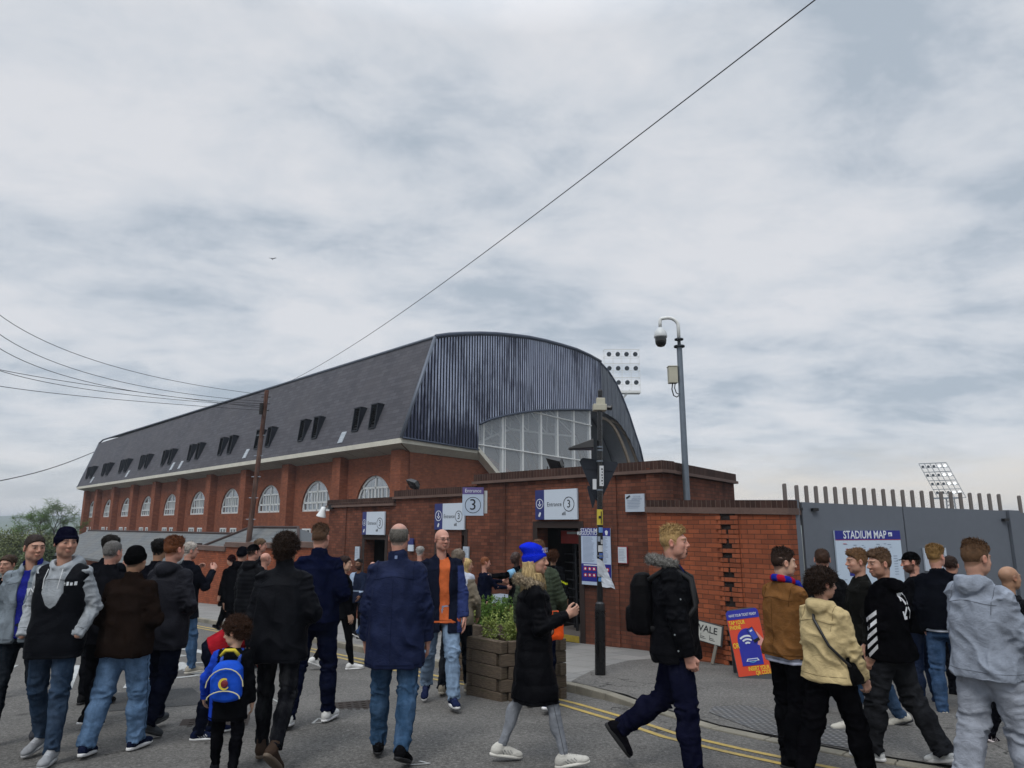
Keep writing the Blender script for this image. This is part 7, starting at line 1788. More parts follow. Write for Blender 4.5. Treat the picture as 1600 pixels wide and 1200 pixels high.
        if g.get('decal'):
            from mathutils.bvhtree import BVHTree
            bv = BVHTree.FromPolygons([tuple(p) for p in Pt.tolist()], [tuple(q) for q in Q.tolist()])
            for nm, mbf, origin, dr, cc in g['decal']:
                # mbf: lettering in its XZ plane; origin and direction in the torso frame
                d_ = nrm(rt*dr[0]+fw*dr[1]+up*dr[2]); o_ = T_(*origin); xr = nrm(np.cross(d_, (0, 0, 1))); m_ = MB(); src = mbf()
                for v in src.v:
                    p = o_+xr*v[0]+A3((0, 0, 1))*v[2]-d_*.3; hit = bv.ray_cast(Vector(p), Vector(d_), .8)
                    m_.v.append(tuple(hit[0]-Vector(d_)*.005) if hit[0] is not None else tuple(p+d_*.3))
                m_.f = src.f; m_.m = [0]*len(src.f); obj(nm, m_, plain('print '+cc, cc, .7), o, world=False, uv=False)
        return o, Pt, Q
    def V_lo(V): return A3([a[0] for a in V.ax])
    def V_hi(V): return A3([a[-1] for a in V.ax])
    lw = legw or {'c': '1b1d26'}; fk = lw.get('f', 'cotton'); lo_ = lw.get('loose', .018); V = Vox((min(a[0] for a in ank+kne)-.16*s, min(a[1] for a in ank+kne+[pel])-.17*s, .0), (max(a[0] for a in ank+kne)+.16*s, max(a[1] for a in ank+kne+[pel])+.17*s, pel[2]+.17*tls), hg*1.0)
    V.loft((pel, M_), [(-.11*s, (.135+lo_)*s*wide, (.10+lo_)*s*wide, -.012*s), (-.03*s, (.158+lo_)*s*wide, (.12+lo_)*s*wide, -.012*s), (.06*s, (.152+lo_)*s*wide, (.115+lo_)*s*wide, -.005*s), (.10*s, (.13+lo_*.5)*s*wide, (.095+lo_*.5)*s*wide, 0)], 2.2, k=.04)
    fl_ = lw.get('flare', 0.)
    for i in (0, 1):
        sx_ = (-1, 1)[i]; V.ell(pel+A3((sx_*.075*s, -.07*s, -.045*s)), (.078*s, .075*s, .085*s), None, .04); V.cone(bones_leg[i][0], kne[i], (.082+lo_)*s*wide**.5, (.056+lo_)*s, .045)
        low = ank[i]+(ank[i]-kne[i])/float(np.linalg.norm(ank[i]-kne[i]))*lw.get('drop', .02)*s; V.cone(kne[i], low, (.055+lo_)*s, (.040+lo_*1.1+fl_)*s, .03); V.ell(kne[i]*.62+ank[i]*.38-A3((0, .018*s, 0)), (.05*s+lo_*s, .05*s+lo_*s, .10*s), None, .03)
        dn = (ank[i]-kne[i])/float(np.linalg.norm(ank[i]-kne[i])); pc = low-dn*lw.get('up', 0.)*s; sl, bx, by, bz = V.block(pc-.09, pc+.09, 0); pd = (bx-pc[0])*dn[0]+(by-pc[1])*dn[1]+(bz-pc[2])*dn[2]; rr = np.sqrt(np.maximum((bx-pc[0])**2+(by-pc[1])**2+(bz-pc[2])**2-pd**2, 0)); V.D[sl] = np.where((rr < .095*s) & (pd > -.02), np.maximum(V.D[sl], pd), V.D[sl])
    Pt, Q = V.mesh(); Pt = relax(Pt, Q, 1, .4); N_ = vnormals(Pt, Q); w = wrinkle(Pt, N_, bones_leg, lw.get('wr', .017), 0, joint=.7, endst=lw.get('stack', .9), seed_=3); Pt = Pt+N_*w[:, None]*s
    col = None; mat = fabric(fk, lw['c'])
    if lw.get('paint'): mat = fabric('paint', 'ffffff'); col = lw['paint'](Pt, np.tile(A3(lin(lw['c'])), (len(Pt), 1)), s)
    tr_o = mk('trousers', Pt, Q, mat, root, col)
    if Y < 9 and lean < 40:
        from mathutils.bvhtree import BVHTree
        bv = BVHTree.FromPolygons([tuple(p) for p in Pt.tolist()], [tuple(q) for q in Q.tolist()]); sm = MB()
        def ct(o_, d_):
            h_ = bv.ray_cast(Vector(o_), Vector(nrm(d_)), .8); return None if h_[0] is None else h_[0]+h_[1]*.0005
        for i in (0, 1):
            sx_ = (-1, 1)[i]; side_ = A3((sx_, 0, 0)); seg = []
            for t_ in np.linspace(.12, .97, 34):
                p_ = bones_leg[i][0]*(1-t_*2)+kne[i]*t_*2 if t_ < .5 else kne[i]*(2-2*t_)+ank[i]*(2*t_-1); h_ = ct(p_+side_*.3, -side_)
                if h_ is not None and (not seg or (h_-seg[-1]).length < .07): seg.append(h_)
            if len(seg) > 4: sm.path(seg, .0030, 4)
            if fk == 'denim' or lw.get('pocket'):
                cx_ = sx_*.085*s; pk_ = [(cx_-.06*s, .02*s), (cx_+.06*s, .025*s), (cx_+.055*s, -.10*s), (cx_, -.135*s), (cx_-.055*s, -.10*s), (cx_-.06*s, .02*s)]; seg = []
                for (x0_, z0_), (x1_, z1_) in zip(pk_, pk_[1:]):
                    for t_ in np.linspace(0, 1, 5)[:-1]:
                        h_ = ct(pel+A3((x0_+(x1_-x0_)*t_, -.4, z0_+(z1_-z0_)*t_)), A3((0, 1, 0)))
                        if h_ is not None and (not seg or (h_-seg[-1]).length < .06): seg.append(h_)
                if len(seg) > 4: sm.path(seg, .0026, 4)
        if sm.v: obj('seam', sm, plain('seam t '+lw['c'], tuple(x*.4 for x in lin(lw['c'])), .95, spec=0), tr_o, world=False, uv=False)
    sc_ = shoes or ('1a1a1c', '1a1a1c', 'plain'); toe = .18*spread
    if sc_ != 'none':
        for i in (0, 1): add_shoe(root, ank[i], ((-1, 1)[i]*toe, 1, 0), ft[i], sc_[0], sc_[1], sc_[2], s*.94 if not child else s*1.05)
    out = None; info = dict(root=root, T=T_, HP=HP, s=s, fw=fw, rt=rt, up=up, wri=wri, elb=elb, hd=hd, pel=pel, shj=shj, hc=hc, HM=HM, hs=hs, hr=hr, M=M_, hg=hg, ank=ank)
    for g in (torso or []): info[g['t']] = garment(g)
    return info
def soft(info, name, build, mat, col=None, h=None, parent=None, wr=0, lo=None, hi=None, nf=20):
    """an extra cloth or accessory on a person, shaped by build(V) in the person's frame"""
    V = Vox(lo, hi, h or info['hg']); build(V); Pt, Q = V.mesh(); Pt = relax(Pt, Q, 1, .4)
    if wr: Pt = Pt+vnormals(Pt, Q)*(vnoise(Pt*nf)*wr)[:, None]
    return mk(name, Pt, Q, mat, parent if parent is not None else info['root'], col)
# ================================================================== THE CROWD
def txt(s_, size, xs=1., bold=.01, rz=0): return lambda: text_mb(s_, size, T(0, 0, 0, ry=rz), None, 0, xs=xs, bold=bold)
def jeans(light=1.):
    return None
def marks():
    n = MB()
    for k in range(6): rect_mb(n, -.07+k*.024, -.055+k*.024, -.012, .012+.006*(k % 2), T())
    return n
def stripes():
    m = MB()
    for k in range(5):
        z = .10-k*.070; w_ = .055-.004*k
        m.add([(-w_, 0, z-.075), (w_, 0, z+.01), (w_, 0, z+.045), (-w_, 0, z-.04)], [(0, 1, 2, 3)])
    # split so that it drapes
    n = MB()
    for f in m.f:
        a, b, c, d = [Vector(m.v[i]) for i in f]
        for i in range(6):
            t0, t1 = i/6, (i+1)/6; n.add([a.lerp(b, t0), a.lerp(b, t1), d.lerp(c, t1), d.lerp(c, t0)], [(0, 1, 2, 3)])
    return n
def arrows():
    n = MB()
    def bar(a, b, w_, k=6):
        a, b = Vector(a), Vector(b); d = (b-a).normalized(); q = Vector((-d.z, 0, d.x))*w_
        for i in range(k):
            p0, p1 = a.lerp(b, i/k), a.lerp(b, (i+1)/k); n.add([p0-q, p1-q, p1+q, p0+q], [(0, 3, 2, 1)])
    L = .085
    for sx in (-1, 1):
        for sz in (-1, 1):
            bar((sx*.012, 0, sz*.012), (sx*L*.8, 0, sz*L*.95), .010)
            bar((sx*L, 0, sz*L*1.15), (sx*L*.35, 0, sz*L*1.15), .013, 3); bar((sx*L*.98, 0, sz*L*1.25), (sx*L*.98, 0, sz*L*.5), .013, 3)
    return n
def sleeve_paint(side, c, x0=.155, z0=.46):
    def f(l, col, Pt, s):
        m = (l[:, 0]*side > x0+.0*l[:, 2]) & (l[:, 2] < z0); col[m] = A3(lin(c)); return col
    return f
def both_sleeves(c, x0=.165):
    def f(l, col, Pt, s): m = np.abs(l[:, 0]) > x0; col[m] = A3(lin(c)); return col
    return f
LIFT = dict(lift=.10)
GL = 'supporters crowding the street on the left'; GM = 'people by the turnstiles'; GR = 'young men walking by the grey gate'
# ---- left group
person('man in grey fleece with bright blue collar, at the left edge facing the camera', 36, 835, 6.75, head=-48, yaw=172, hair=('short', '2e2420', .03), skin='fair', arms=('hang', 'pocket'), legs='midR', torso=[dict(t='shirt', c='1f2474', hem=.5, collar=.095, loose=.012), dict(t='jacket', c='6f7880', f='fleece', hem=.48, collar=.06, open=.035, loose=.035, hood=1)], legw=dict(c='1b242f', f='denim'), shoes=('3c3d42', '2a2a2c', 'trainer'), seed=1, group=GL)
g = person('man in navy beanie and black gilet over a light grey hoodie, hands in pockets', 86, 822, 6.2, head=-46, yaw=176, hp=2, hair=('beanie', '14162a'), hatc=('beanie', '14152c', .004), skin='fair', glasses=False, beard=('6d5648', .25), arms=('jpocket', 'jpocket'), legs='midL',
       torso=[dict(t='hoodie', c='8d9297', f='fleece', hem=.52, hood=1, loose=.022, decal=[('sleeve_print', txt('PN', .085, bold=.02, rz=-.25), (.22, .0, .30), (-.15, -1, 0), 'c9cdd0')]), dict(t='gilet', c='14171f', f='nylon', hem=.43, loose=.038, quilt=.16, qa=.006, open=.085, openz=.22, collar=.0, decal=[('chest_print', marks, (-.10, 0, .36), (0, -1, 0), 'c9cdd0')])], legw=dict(c='2b3b4f', f='denim', loose=.012), shoes=('8b8d90', '9c9d9e', 'trainer'), seed=2, group=GL)
# hoodie front: lettering and drawstrings
def strings(info, c):
    m = MB(); T_ = info['T']
    for sx in (-1, 1): m.path([Vector(T_(sx*.055, .115, .47)), Vector(T_(sx*.060, .150, .40)), Vector(T_(sx*.055, .165, .33))], .004, 5)
    obj('drawstring', m, plain('cord '+c, c, .7), info['root'], world=False, uv=False)
strings(g, 'b9bcbe')
person('black-haired person behind the grey-haired man, right of the navy beanie', 156, 835, 8.6, yaw=8, hair=('mid', '17130f', .0), skin='tan', torso=[dict(t='jacket', c='14171f', hem=.42, collar=.06)], legw=dict(c='15171d'), res=1.3, seed=3, group=GL)
person('grey-haired man with his back turned, in a plain dark jacket and black trousers', 160, 845, 7.6, yaw=12, head=0, hair=('short', '6d6b69', .02), skin='pink', arms=('hang', 'hang'), legs='midL', torso=[dict(t='jacket', c='1b1c22', hem=.43, collar=.075)], legw=dict(c='111216'), shoes=('141518', 'c9c9c9', 'plain'), res=1.1, seed=4, group=GL)
person('man in black beanie, dark brown jacket and loose light blue jeans, back turned', 198, 851, 6.5, yaw=4, hair=('beanie', '0b0b0c'), hatc=('beanie', '0c0c0d', 0), skin='tan', arms=('hpocket', 'hpocket'), legs=((-9, 12, 8), (8, 4, 0)), torso=[dict(t='jacket', c='2c211c', f='cotton', hem=.455, collar=.075, rib=1, loose=.045, vert=.4)], legw=dict(c='4c6480', f='denim', loose=.032), shoes=('161c30', 'd0d0d0', 'chunky'), wide=1.08, seed=5, group=GL)
person('man with auburn hair in a charcoal hooded raincoat and dark navy trousers', 258, 837, 7.2, yaw=14, head=8, hair=('quiff', '6b4028', .035), skin='pink', arms=('hpocket', 'hpocket'), legs=((12, 6, 0), (-10, 18, 24)), torso=[dict(t='jacket', c='30313a', f='nylon', hem=.42, hood=1, loose=.036)], legw=dict(c='141a30', loose=.024), shoes=('4a4d50', '2f3032', 'plain'), seed=6, group=GL)
person('black-haired man in dark coat, just his head and neck showing left of the auburn hair', 235, 841, 8.8, yaw=0, hair=('mid', '120f0d', .0), skin='tan', torso=[dict(t='jacket', c='12131a', hem=.42, collar=.06)], legw=dict(c='15171d'), res=1.3, seed=7, group=GL)
p8 = person('white-haired person raising both hands to the face, beside the auburn-haired man', 284, 846, 10.8, yaw=30, head=20, hair=('mid', 'a9a29a', .0), skin='pink', arms=(((.2, .45, -.8), (-.3, .6, .9)), ((.25, .45, -.8), (-.2, .6, .9))), legs='midR', torso=[dict(t='jacket', c='1a1d28', hem=.42, collar=.05)], legw=dict(c='38506c', f='denim'), shoes=('9a9488', 'b9b5ab', 'plain'), hands=(45, 45), res=1.1, seed=8, group=GL)
person('small distant face looking at the camera between the grey hair and the black beanie', 186, 870, 13.6, yaw=178, hair=('short', '2a1c16', .03), skin='pink', torso=[dict(t='jacket', c='2a2a30', hem=.42)], legw=dict(c='1c2230'), res=1.2, seed=9, group=GL)
person('fair-haired distant person seen from behind, below the small distant face', 179, 883, 12.4, yaw=10, hair=('mid', '8a7763', .0), skin='fair', torso=[dict(t='jacket', c='35312e', hem=.42)], legw=dict(c='1c2230'), res=1.3, seed=10, group=GL)
person('brown-haired person in black cut off by the left edge of the picture', -4, 866, 9.0, yaw=180, hair=('mid', '3a2c22', .0), skin='fair', torso=[dict(t='jacket', c='101114', hem=.42)], legw=dict(c='15171d'), res=1.3, seed=12, group=GL)
person('person in long black coat and dark red hat striding left along the far pavement', 352, 866, 16.2, yaw=290, hair=('beanie', '3a1c1e'), hatc=('beanie', '2e1618', 0), skin='fair', arms=('hang', 'hang'), legs='strideR', torso=[dict(t='coat', c='08090b', hem=.34, collar=.04, loose=.045)], legw=dict(c='0c0d10', loose=.022), shoes=('0e0e10', '0e0e10', 'plain'), extras=LIFT, res=1., seed=13, group=GL)
person('person in black ribbed puffer jacket and black cap, left of the messy curly-haired man', 386, 850, 11.5, yaw=20, head=15, hair=('cap', '1c1815'), hatc=('cap', '0c0c0e'), skin='pink', arms=('hang', 'hang'), legs='stand', torso=[dict(t='puffer', c='0f1116', f='nylon', hem=.40, hood=1, quilt=.062, qa=.014)], legw=dict(c='0d0e12'), res=.9, seed=14, group=GL)
person('person in a plain black hood standing behind the black cap', 368, 853, 12.6, yaw=0, hair=('beanie', '0e0e12'), hatc=('beanie', '12131a', 0), skin='fair', torso=[dict(t='jacket', c='0d0e12', hem=.42, hood=1)], legw=dict(c='0d0e12'), res=1.2, seed=15, group=GL)
person('bald man facing away just right of the black cap', 406, 864, 13.2, yaw=40, hair=('bald', '8a7868'), skin='pink', torso=[dict(t='jacket', c='15161c', hem=.42)], legw=dict(c='0d0e12'), res=1.1, seed=16, group=GL)
person('sandy-haired person whose hair shows above the black cap', 396, 841, 14.5, yaw=70, hair=('mid', '5d4a38', .0), skin='pink', torso=[dict(t='jacket', c='20222a', hem=.42)], legw=dict(c='0d0e12'), res=1.2, seed=17, group=GL)
person('man with messy dark curly hair in black jacket, black jeans and brown boots', 438, 832, 6.15, yaw=2, head=0, hair=('curly', '2e211a', .0), skin='tan', arms=('hang', 'hpocket'), legs=((8, 4, 0), (-12, 26, 38)), torso=[dict(t='jacket', c='14161b', f='nylon', hem=.43, collar=.10, loose=.048, wr=.02)], legw=dict(c='16181c', f='denim', loose=.010, up=.03), shoes=('3a2f28', '5a4e42', 'boot'), wide=1.06, seed=18)
# bending person in red
person('bent-over person in bright red jacket and navy trousers behind the small boy', 338, 897, 7.05, yaw=68, hp=55, lean=62, hair=('short', '241a15', .02), skin='fair', arms=(((.1, .6, -1), (0, .3, -1)), ((.1, .4, -1), (0, .3, -1))), legs=((6, 6, 0), (-4, 6, 0)), torso=[dict(t='jacket', c='8c1a24', hem=.50, hood=1, loose=.035)], legw=dict(c='151a2c', loose=.02), shoes=('151c34', 'd2d2d2', 'trainer'), seed=19)
# small boy with backpack
boy = person('small boy with curly brown hair, black coat with blue sleeves, in profile', 366, 963, 5.75, yaw=350, head=-72, hp=12, hair=('curly', '3a2519', .0), skin='pale', arms=(((.5, .1, -1), (.1, .5, -1)), 'hang'), legs='midL', child=True, torso=[dict(t='jacket', c='0f1013', hem=.36, hood=0, collar=.03, loose=.03, paint=sleeve_paint(-1, '1f3fa8', .16))], legw=dict(c='0d0e12', loose=.012), shoes=('15161a', 'c9c9c9', 'trainer'), headsc=1.0, seed=20)
# ---- centre
person('tall man in navy hoodie and navy tracksuit bottoms with white trainers, back turned', 492, 818, 7.6, yaw=2, head=4, hair=('quiff', '5d4636', .04), skin='pink', arms=('hpocket', 'hpocket'), legs=((-9, 14, 10), (8, 3, 0)), torso=[dict(t='hoodie', c='141b3a', f='cotton', hem=.50, hood=0, collar=.075, loose=.034, rib=1)], legw=dict(c='161d3a', loose=.022), shoes=('c9c9c7', 'c9c9c9', 'plain'), wide=1.08, seed=21)
person('woman in black top and leggings with white shoes, half hidden behind the tall navy hoodie', 533, 868, 11.4, yaw=60, head=25, hair=('mid', '2a1a14', .0), skin='pale', arms=('hang', 'hang'), legs=((-22, 10, 25), (12, 4, 0)), torso=[dict(t='jacket', c='0f1014', hem=.44, collar=.03)], legw=dict(c='0b0b0e', loose=.002, wr=.004), shoes=('cfcfcd', 'cfcfcf', 'plain'), res=1., seed=22, group=GM)
person('bearded steward in dark jacket with pale panels, facing the camera by the far doorway', 556, 873, 15.2, yaw=200, hair=('short', '14100d', .02), skin='brown', beard=('120d0b', .8), arms=('fwd', 'fwd'), torso=[dict(t='jacket', c='1b2234', hem=.44, collar=.04, paint=lambda l, col, Pt, s: (col.__setitem__((np.abs(l[:, 2]-.12) < .02) | ((l[:, 0] > .06) & (l[:, 2] > .25)), A3(lin('8f9fb4'))), col)[1])], legw=dict(c='12141a'), extras=LIFT, res=.95, seed=23, group=GM)
person('balding person in red football shirt among the people at the far doorway', 578, 878, 15.6, yaw=8, hair=('ring', '5d4638'), skin='pink', arms=('hang', 'hang'), torso=[dict(t='jacket', c='b03034', hem=.47, loose=.012, decal=[('shirt_print', marks, (0, 0, .38), (0, 1, 0), 'd9c9c9')])], legw=dict(c='15181f'), extras=LIFT, res=.95, seed=24, group=GM)
person('grey-haired person in teal top and blue trousers stepping right past the far doorway', 590, 880, 14.3, yaw=75, hair=('mid', '77726c', .0), skin='pink', arms=('hang', 'hang'), legs=((-30, 6, 28), (14, 3, 0)), torso=[dict(t='jacket', c='2c6f78', hem=.47, loose=.016)], legw=dict(c='283c60', f='denim'), shoes=('16171a', 'c9c9c9', 'trainer'), extras=LIFT, res=1., seed=25, group=GM)
person('large man with receding grey hair in a long navy waterproof coat and blue jeans', 618, 818, 6.25, head=-3, yaw=2, hair=('ring', '6b6761'), skin='pink', arms=('hang', 'hang'), legs=((8, 3, 0), (-9, 20, 22)), torso=[dict(t='jacket', c='1c2440', f='nylon', hem=.385, collar=.095, loose=.048, wr=.02, vert=.75, flare=.3, lap=.02, decal=[('collar_badge', lambda: rect_mb(MB(), -.012, .012, -.014, .014, T()), (0, 0, .535), (0, 1, 0), '6f7fa0')])], legw=dict(c='2c435c', f='denim', loose=.02), shoes=('101012', '101012', 'plain'), wide=1.06, seed=26)
o22 = person('bald man with glasses in orange polo under an open navy jacket, walking towards the camera', 688, 827, 8.5, head=-22, yaw=172, hair=('bald', '8a8078'), skin='pink', glasses=True, arms=('hang', 'hang'), legs=((20, 5, -4), (-12, 20, 26)), torso=[dict(t='shirt', c='b85e36', hem=.465, loose=.030, wr=.006, under=.012, collar=.03, sleeve=False), dict(t='jacket', c='161a28', hem=.41, collar=.055, open=.062, ox=.03, loose=.036, paint=sleeve_paint(-1, '323d6a', .17))], legw=dict(c='677a90', f='denim', loose=.022), shoes=('1d2440', 'd0d0d0', 'chunky'), seed=27)
person('person in white jacket with beige sleeve and dark jeans, walking away beside the orange polo', 714, 857, 9.3, yaw=12, hair=('mid', '7a6f63', .0), skin='pink', arms=('hang', ((.3, .1, -1), (-.1, .6, -.8))), legs=((-8, 10, 8), (10, 4, 0)), torso=[dict(t='jacket', c='a9aebb', hem=.47, collar=.05, loose=.03, paint=sleeve_paint(1, '7d7466', .155))], legw=dict(c='121a26', f='denim'), shoes=('8a8274', 'b5ad9c', 'chunky'), wide=1.05, seed=28, group=GM)
person('blonde woman in black coat standing before the middle doorway, her face in profile', 727, 872, 11.4, yaw=62, head=20, hair=('long', 'b59c6c'), skin='fair', arms=('hang', ((.3, .3, -1), (-.2, .8, -.5))), legs='stand', torso=[dict(t='coat', c='0f1015', hem=.40, collar=.03)], legw=dict(c='101114'), shoes=('18120f', '18120f', 'boot'), extras=LIFT, res=1., seed=29, group=GM)
person('white-haired person whose head shows between the long navy coat and the orange polo', 653, 853, 15.5, yaw=20, hair=('mid', 'a5a3a0', .0), skin='pink', torso=[dict(t='jacket', c='35373f', hem=.42)], legw=dict(c='15181f'), extras=LIFT, res=1.3, seed=30, group=GM)
person('brown-haired person half hidden just left of the blonde woman', 709, 868, 12.8, yaw=10, hair=('mid', '574435', .0), skin='fair', torso=[dict(t='jacket', c='3a3c44', hem=.42)], legw=dict(c='15181f'), extras=LIFT, res=1.3, seed=31, group=GM)
person('ginger man in navy jumper leaning towards the steward, hands out', 757, 870, 13.6, yaw=62, head=8, hair=('short', '7a4a30', .03), skin='pink', arms=(((.1, .9, -.45), (-.1, 1, -.05)), ((.1, .7, -.8), (-.1, 1, -.1))), legs='stand', torso=[dict(t='hoodie', c='141b34', hem=.50, loose=.014)], legw=dict(c='101320'), extras=LIFT, res=.9, seed=32, group=GM)
s33 = person('bald black steward in black jacket with pale blue armband reaching left', 806, 862, 13.9, yaw=262, head=-5, hair=('bald', '15100e'), skin='black', arms=(((.2, 1, -.25), (.05, 1, .0)), ((.1, .9, -.4), (-.1, 1, .1))), legs='stand', torso=[dict(t='jacket', c='101115', hem=.43, collar=.05, loose=.026)], legw=dict(c='101114'), extras=LIFT, res=.9, seed=33, group=GM)
m_ = MB(); e_ = s33['shj'][0]*.55+s33['elb'][0]*.45; d_ = nrm(s33['elb'][0]-s33['shj'][0]); m_.tube(Vector(e_-d_*.06), Vector(e_+d_*.06), .085, .08, 14); obj('armband', m_, plain('pale blue armband', '6f9fc0', .6), s33['root'], world=False, uv=False, smooth=True)
g34 = person('man in olive green quilted jacket close behind the woman in the blue beanie', 842, 842, 8.35, yaw=14, head=4, hair=('short', '5d4232', .03), skin='pink', arms=('hang', ((.3, .2, -1), (-.05, .75, -.65))), legs='midL', torso=[dict(t='puffer', c='3d4638', f='nylon', hem=.47, quilt=.045, qa=.010, loose=.036)], legw=dict(c='141a30'), shoes=('1c2a5a', 'd4d4d4', 'chunky'), seed=34)
person('person with frizzy brown hair and yellow trimmed black jacket inside the nearest doorway', 866, 859, 13.7, yaw=20, hair=('curly', '4a2c1a', .0), skin='tan', arms=('hang', 'hang'), torso=[dict(t='jacket', c='101114', hem=.42, collar=.03, paint=lambda l, col, Pt, s: (col.__setitem__((np.abs(l[:, 2]-.30+.5*np.abs(l[:, 0]-.1)) < .015) & (l[:, 0] > 0), A3(lin('b8c22a'))), col)[1])], legw=dict(c='0d0e12'), extras=LIFT, res=.95, seed=35, group=GM)
# ---- woman in blue beanie
w = person('woman in bright blue beanie and long black padded coat, pale grey leggings, hand raised', 836, 853, 6.1, yaw=84, head=24, hp=-2, hair=('long', 'b79f72'), hatc=('beanie', '1226b4', .03), skin='fair', arms=('hpocket', ((.16, .10, -1), (-.12, 1, .42), (-.9, .1, .2))), hands=(25, 38), legs=((-16, 6, 10), (17, 4, -10)), torso=[dict(t='coat', c='0b0c11', f='nylon', hem=.285, loose=.034, collar=.05, quilt=.13, qa=.010, flare=.35, e=2.2)], legw=dict(c='7d8188', f='cotton', loose=-.004, wr=.006, up=.03), shoes=('bdbbb4', 'c4c2bb', 'trainer'), wide=.96, seed=36)
T_ = w['T']
def furv(V):
    for k in range(14):
        t = k/13*math.pi*1.5+math.pi*.75; V.ell(A3(T_(.10*math.cos(t)*1.15, -.045+.11*math.sin(t)*1.0, .50+.035*-math.sin(t))), (.036, .036, .034), None, .02)
fo = soft(w, 'fur_trim', furv, fabric('fur', '8a7c68'), h=.008, lo=w['hc']-A3((.3, .3, .42)), hi=w['hc']+A3((.3, .3, .1)), wr=.012, nf=60)
m_ = MB(); rs = random.Random(4)
for k in range(2600):
    v_ = fo.data.vertices[rs.randrange(len(fo.data.vertices))]; p = v_.co; n_ = (v_.normal+Vector((rs.gauss(0, .5), rs.gauss(0, .5), rs.gauss(-.1, .5)))).normalized(); q = n_.orthogonal().normalized()*.0015; m_.add([p-q, p+q, p+n_*rs.uniform(.012, .035)], [(0, 1, 2)])
obj('fur_hair', m_, fabric('fur', '9c8f7a'), fo, world=False, uv=False)
m_ = MB(); 
def front_text(info, s_, size, z, ang, c, name):
    HP = info['HP']; HM = info['HM']; mm = text_mb(s_, size, T(), None, 0, bold=.02); o = MB()
    for v in mm.v:
        a = ang+v[0]/.105; o.v.append(tuple(HP(.1*math.sin(a), -.012+.122*math.cos(a), z+v[2])))
    o.f = mm.f; o.m = [0]*len(o.f); obj(name, o, plain('print '+c, c, .7), info['root'], world=False, uv=False)
front_text(w, 'CRYSTAL', .026, .098, .25, 'a9b4d8', 'beanie_lettering'); front_text(w, 'PALACE', .024, .075, .25, 'a9b4d8', 'beanie_lettering')
# ---- blond boy
b = person('blond young man with open mouth in black hooded parka and navy joggers, striding right', 1058, 820, 5.8, yaw=106, head=4, hp=-3, hair=('quiff', 'a08458', .045, 'c'), skin='pink', mouth=True, arms=('back', ((.16, .12, -1), (.02, .25, -1), (-1, .2, 0))), hands=(25, 62), legs=((-16, 38, 52), (7, 3, 0)), torso=[dict(t='puffer', c='0c0d12', f='nylon', hem=.455, collar=.065, quilt=.3, qa=.004, wr=.016, loose=.048, open=.055, openz=.30), dict(t='shirt', c='1c2450', hem=.60, collar=.05, loose=.012, sleeve=False, wr=.004)], legw=dict(c='1c1f3a', f='cotton', loose=.026, up=.02), shoes=('101014', '141416', 'chunky'), seed=37)
T_ = b['T']
def furb(V):
    for k in range(12):
        t = k/11*math.pi*1.25+math.pi*.88; V.ell(A3(T_(.10*math.cos(t)*1.1, -.05+.12*math.sin(t), .525+.02*-math.sin(t))), (.042, .044, .038), None, .02)
fo = soft(b, 'fur_trim', furb, fabric('fur', '6a6865'), h=.008, lo=b['hc']-A3((.32, .35, .42)), hi=b['hc']+A3((.3, .3, .1)), wr=.012, nf=60)
m_ = MB()
for k in range(2600):
    v_ = fo.data.vertices[rs.randrange(len(fo.data.vertices))]; p = v_.co; n_ = (v_.normal+Vector((rs.gauss(0, .5), rs.gauss(0, .5), rs.gauss(-.1, .5)))).normalized(); q = n_.orthogonal().normalized()*.0015; m_.add([p-q, p+q, p+n_*rs.uniform(.01, .03)], [(0, 1, 2)])
obj('fur_hair', m_, fabric('fur', '8c8a86'), fo, world=False, uv=False)
m_ = MB()
for q in ((.19, .05, .30), (.21, .0, .08), (.17, .09, .10), (.20, .02, -.02)):
    m_.lathe([(0, .004), (.006, .003), (.007, 0)], n=8, M=Matrix.Translation(Vector(T_(q[0]+.055, q[1], q[2]))) @ Matrix.Rotation(R(90), 4, 'Y'))
obj('snap_button', m_, plain('steel snap', 'b0b4b8', .3, .8), b['root'], world=False, uv=False)
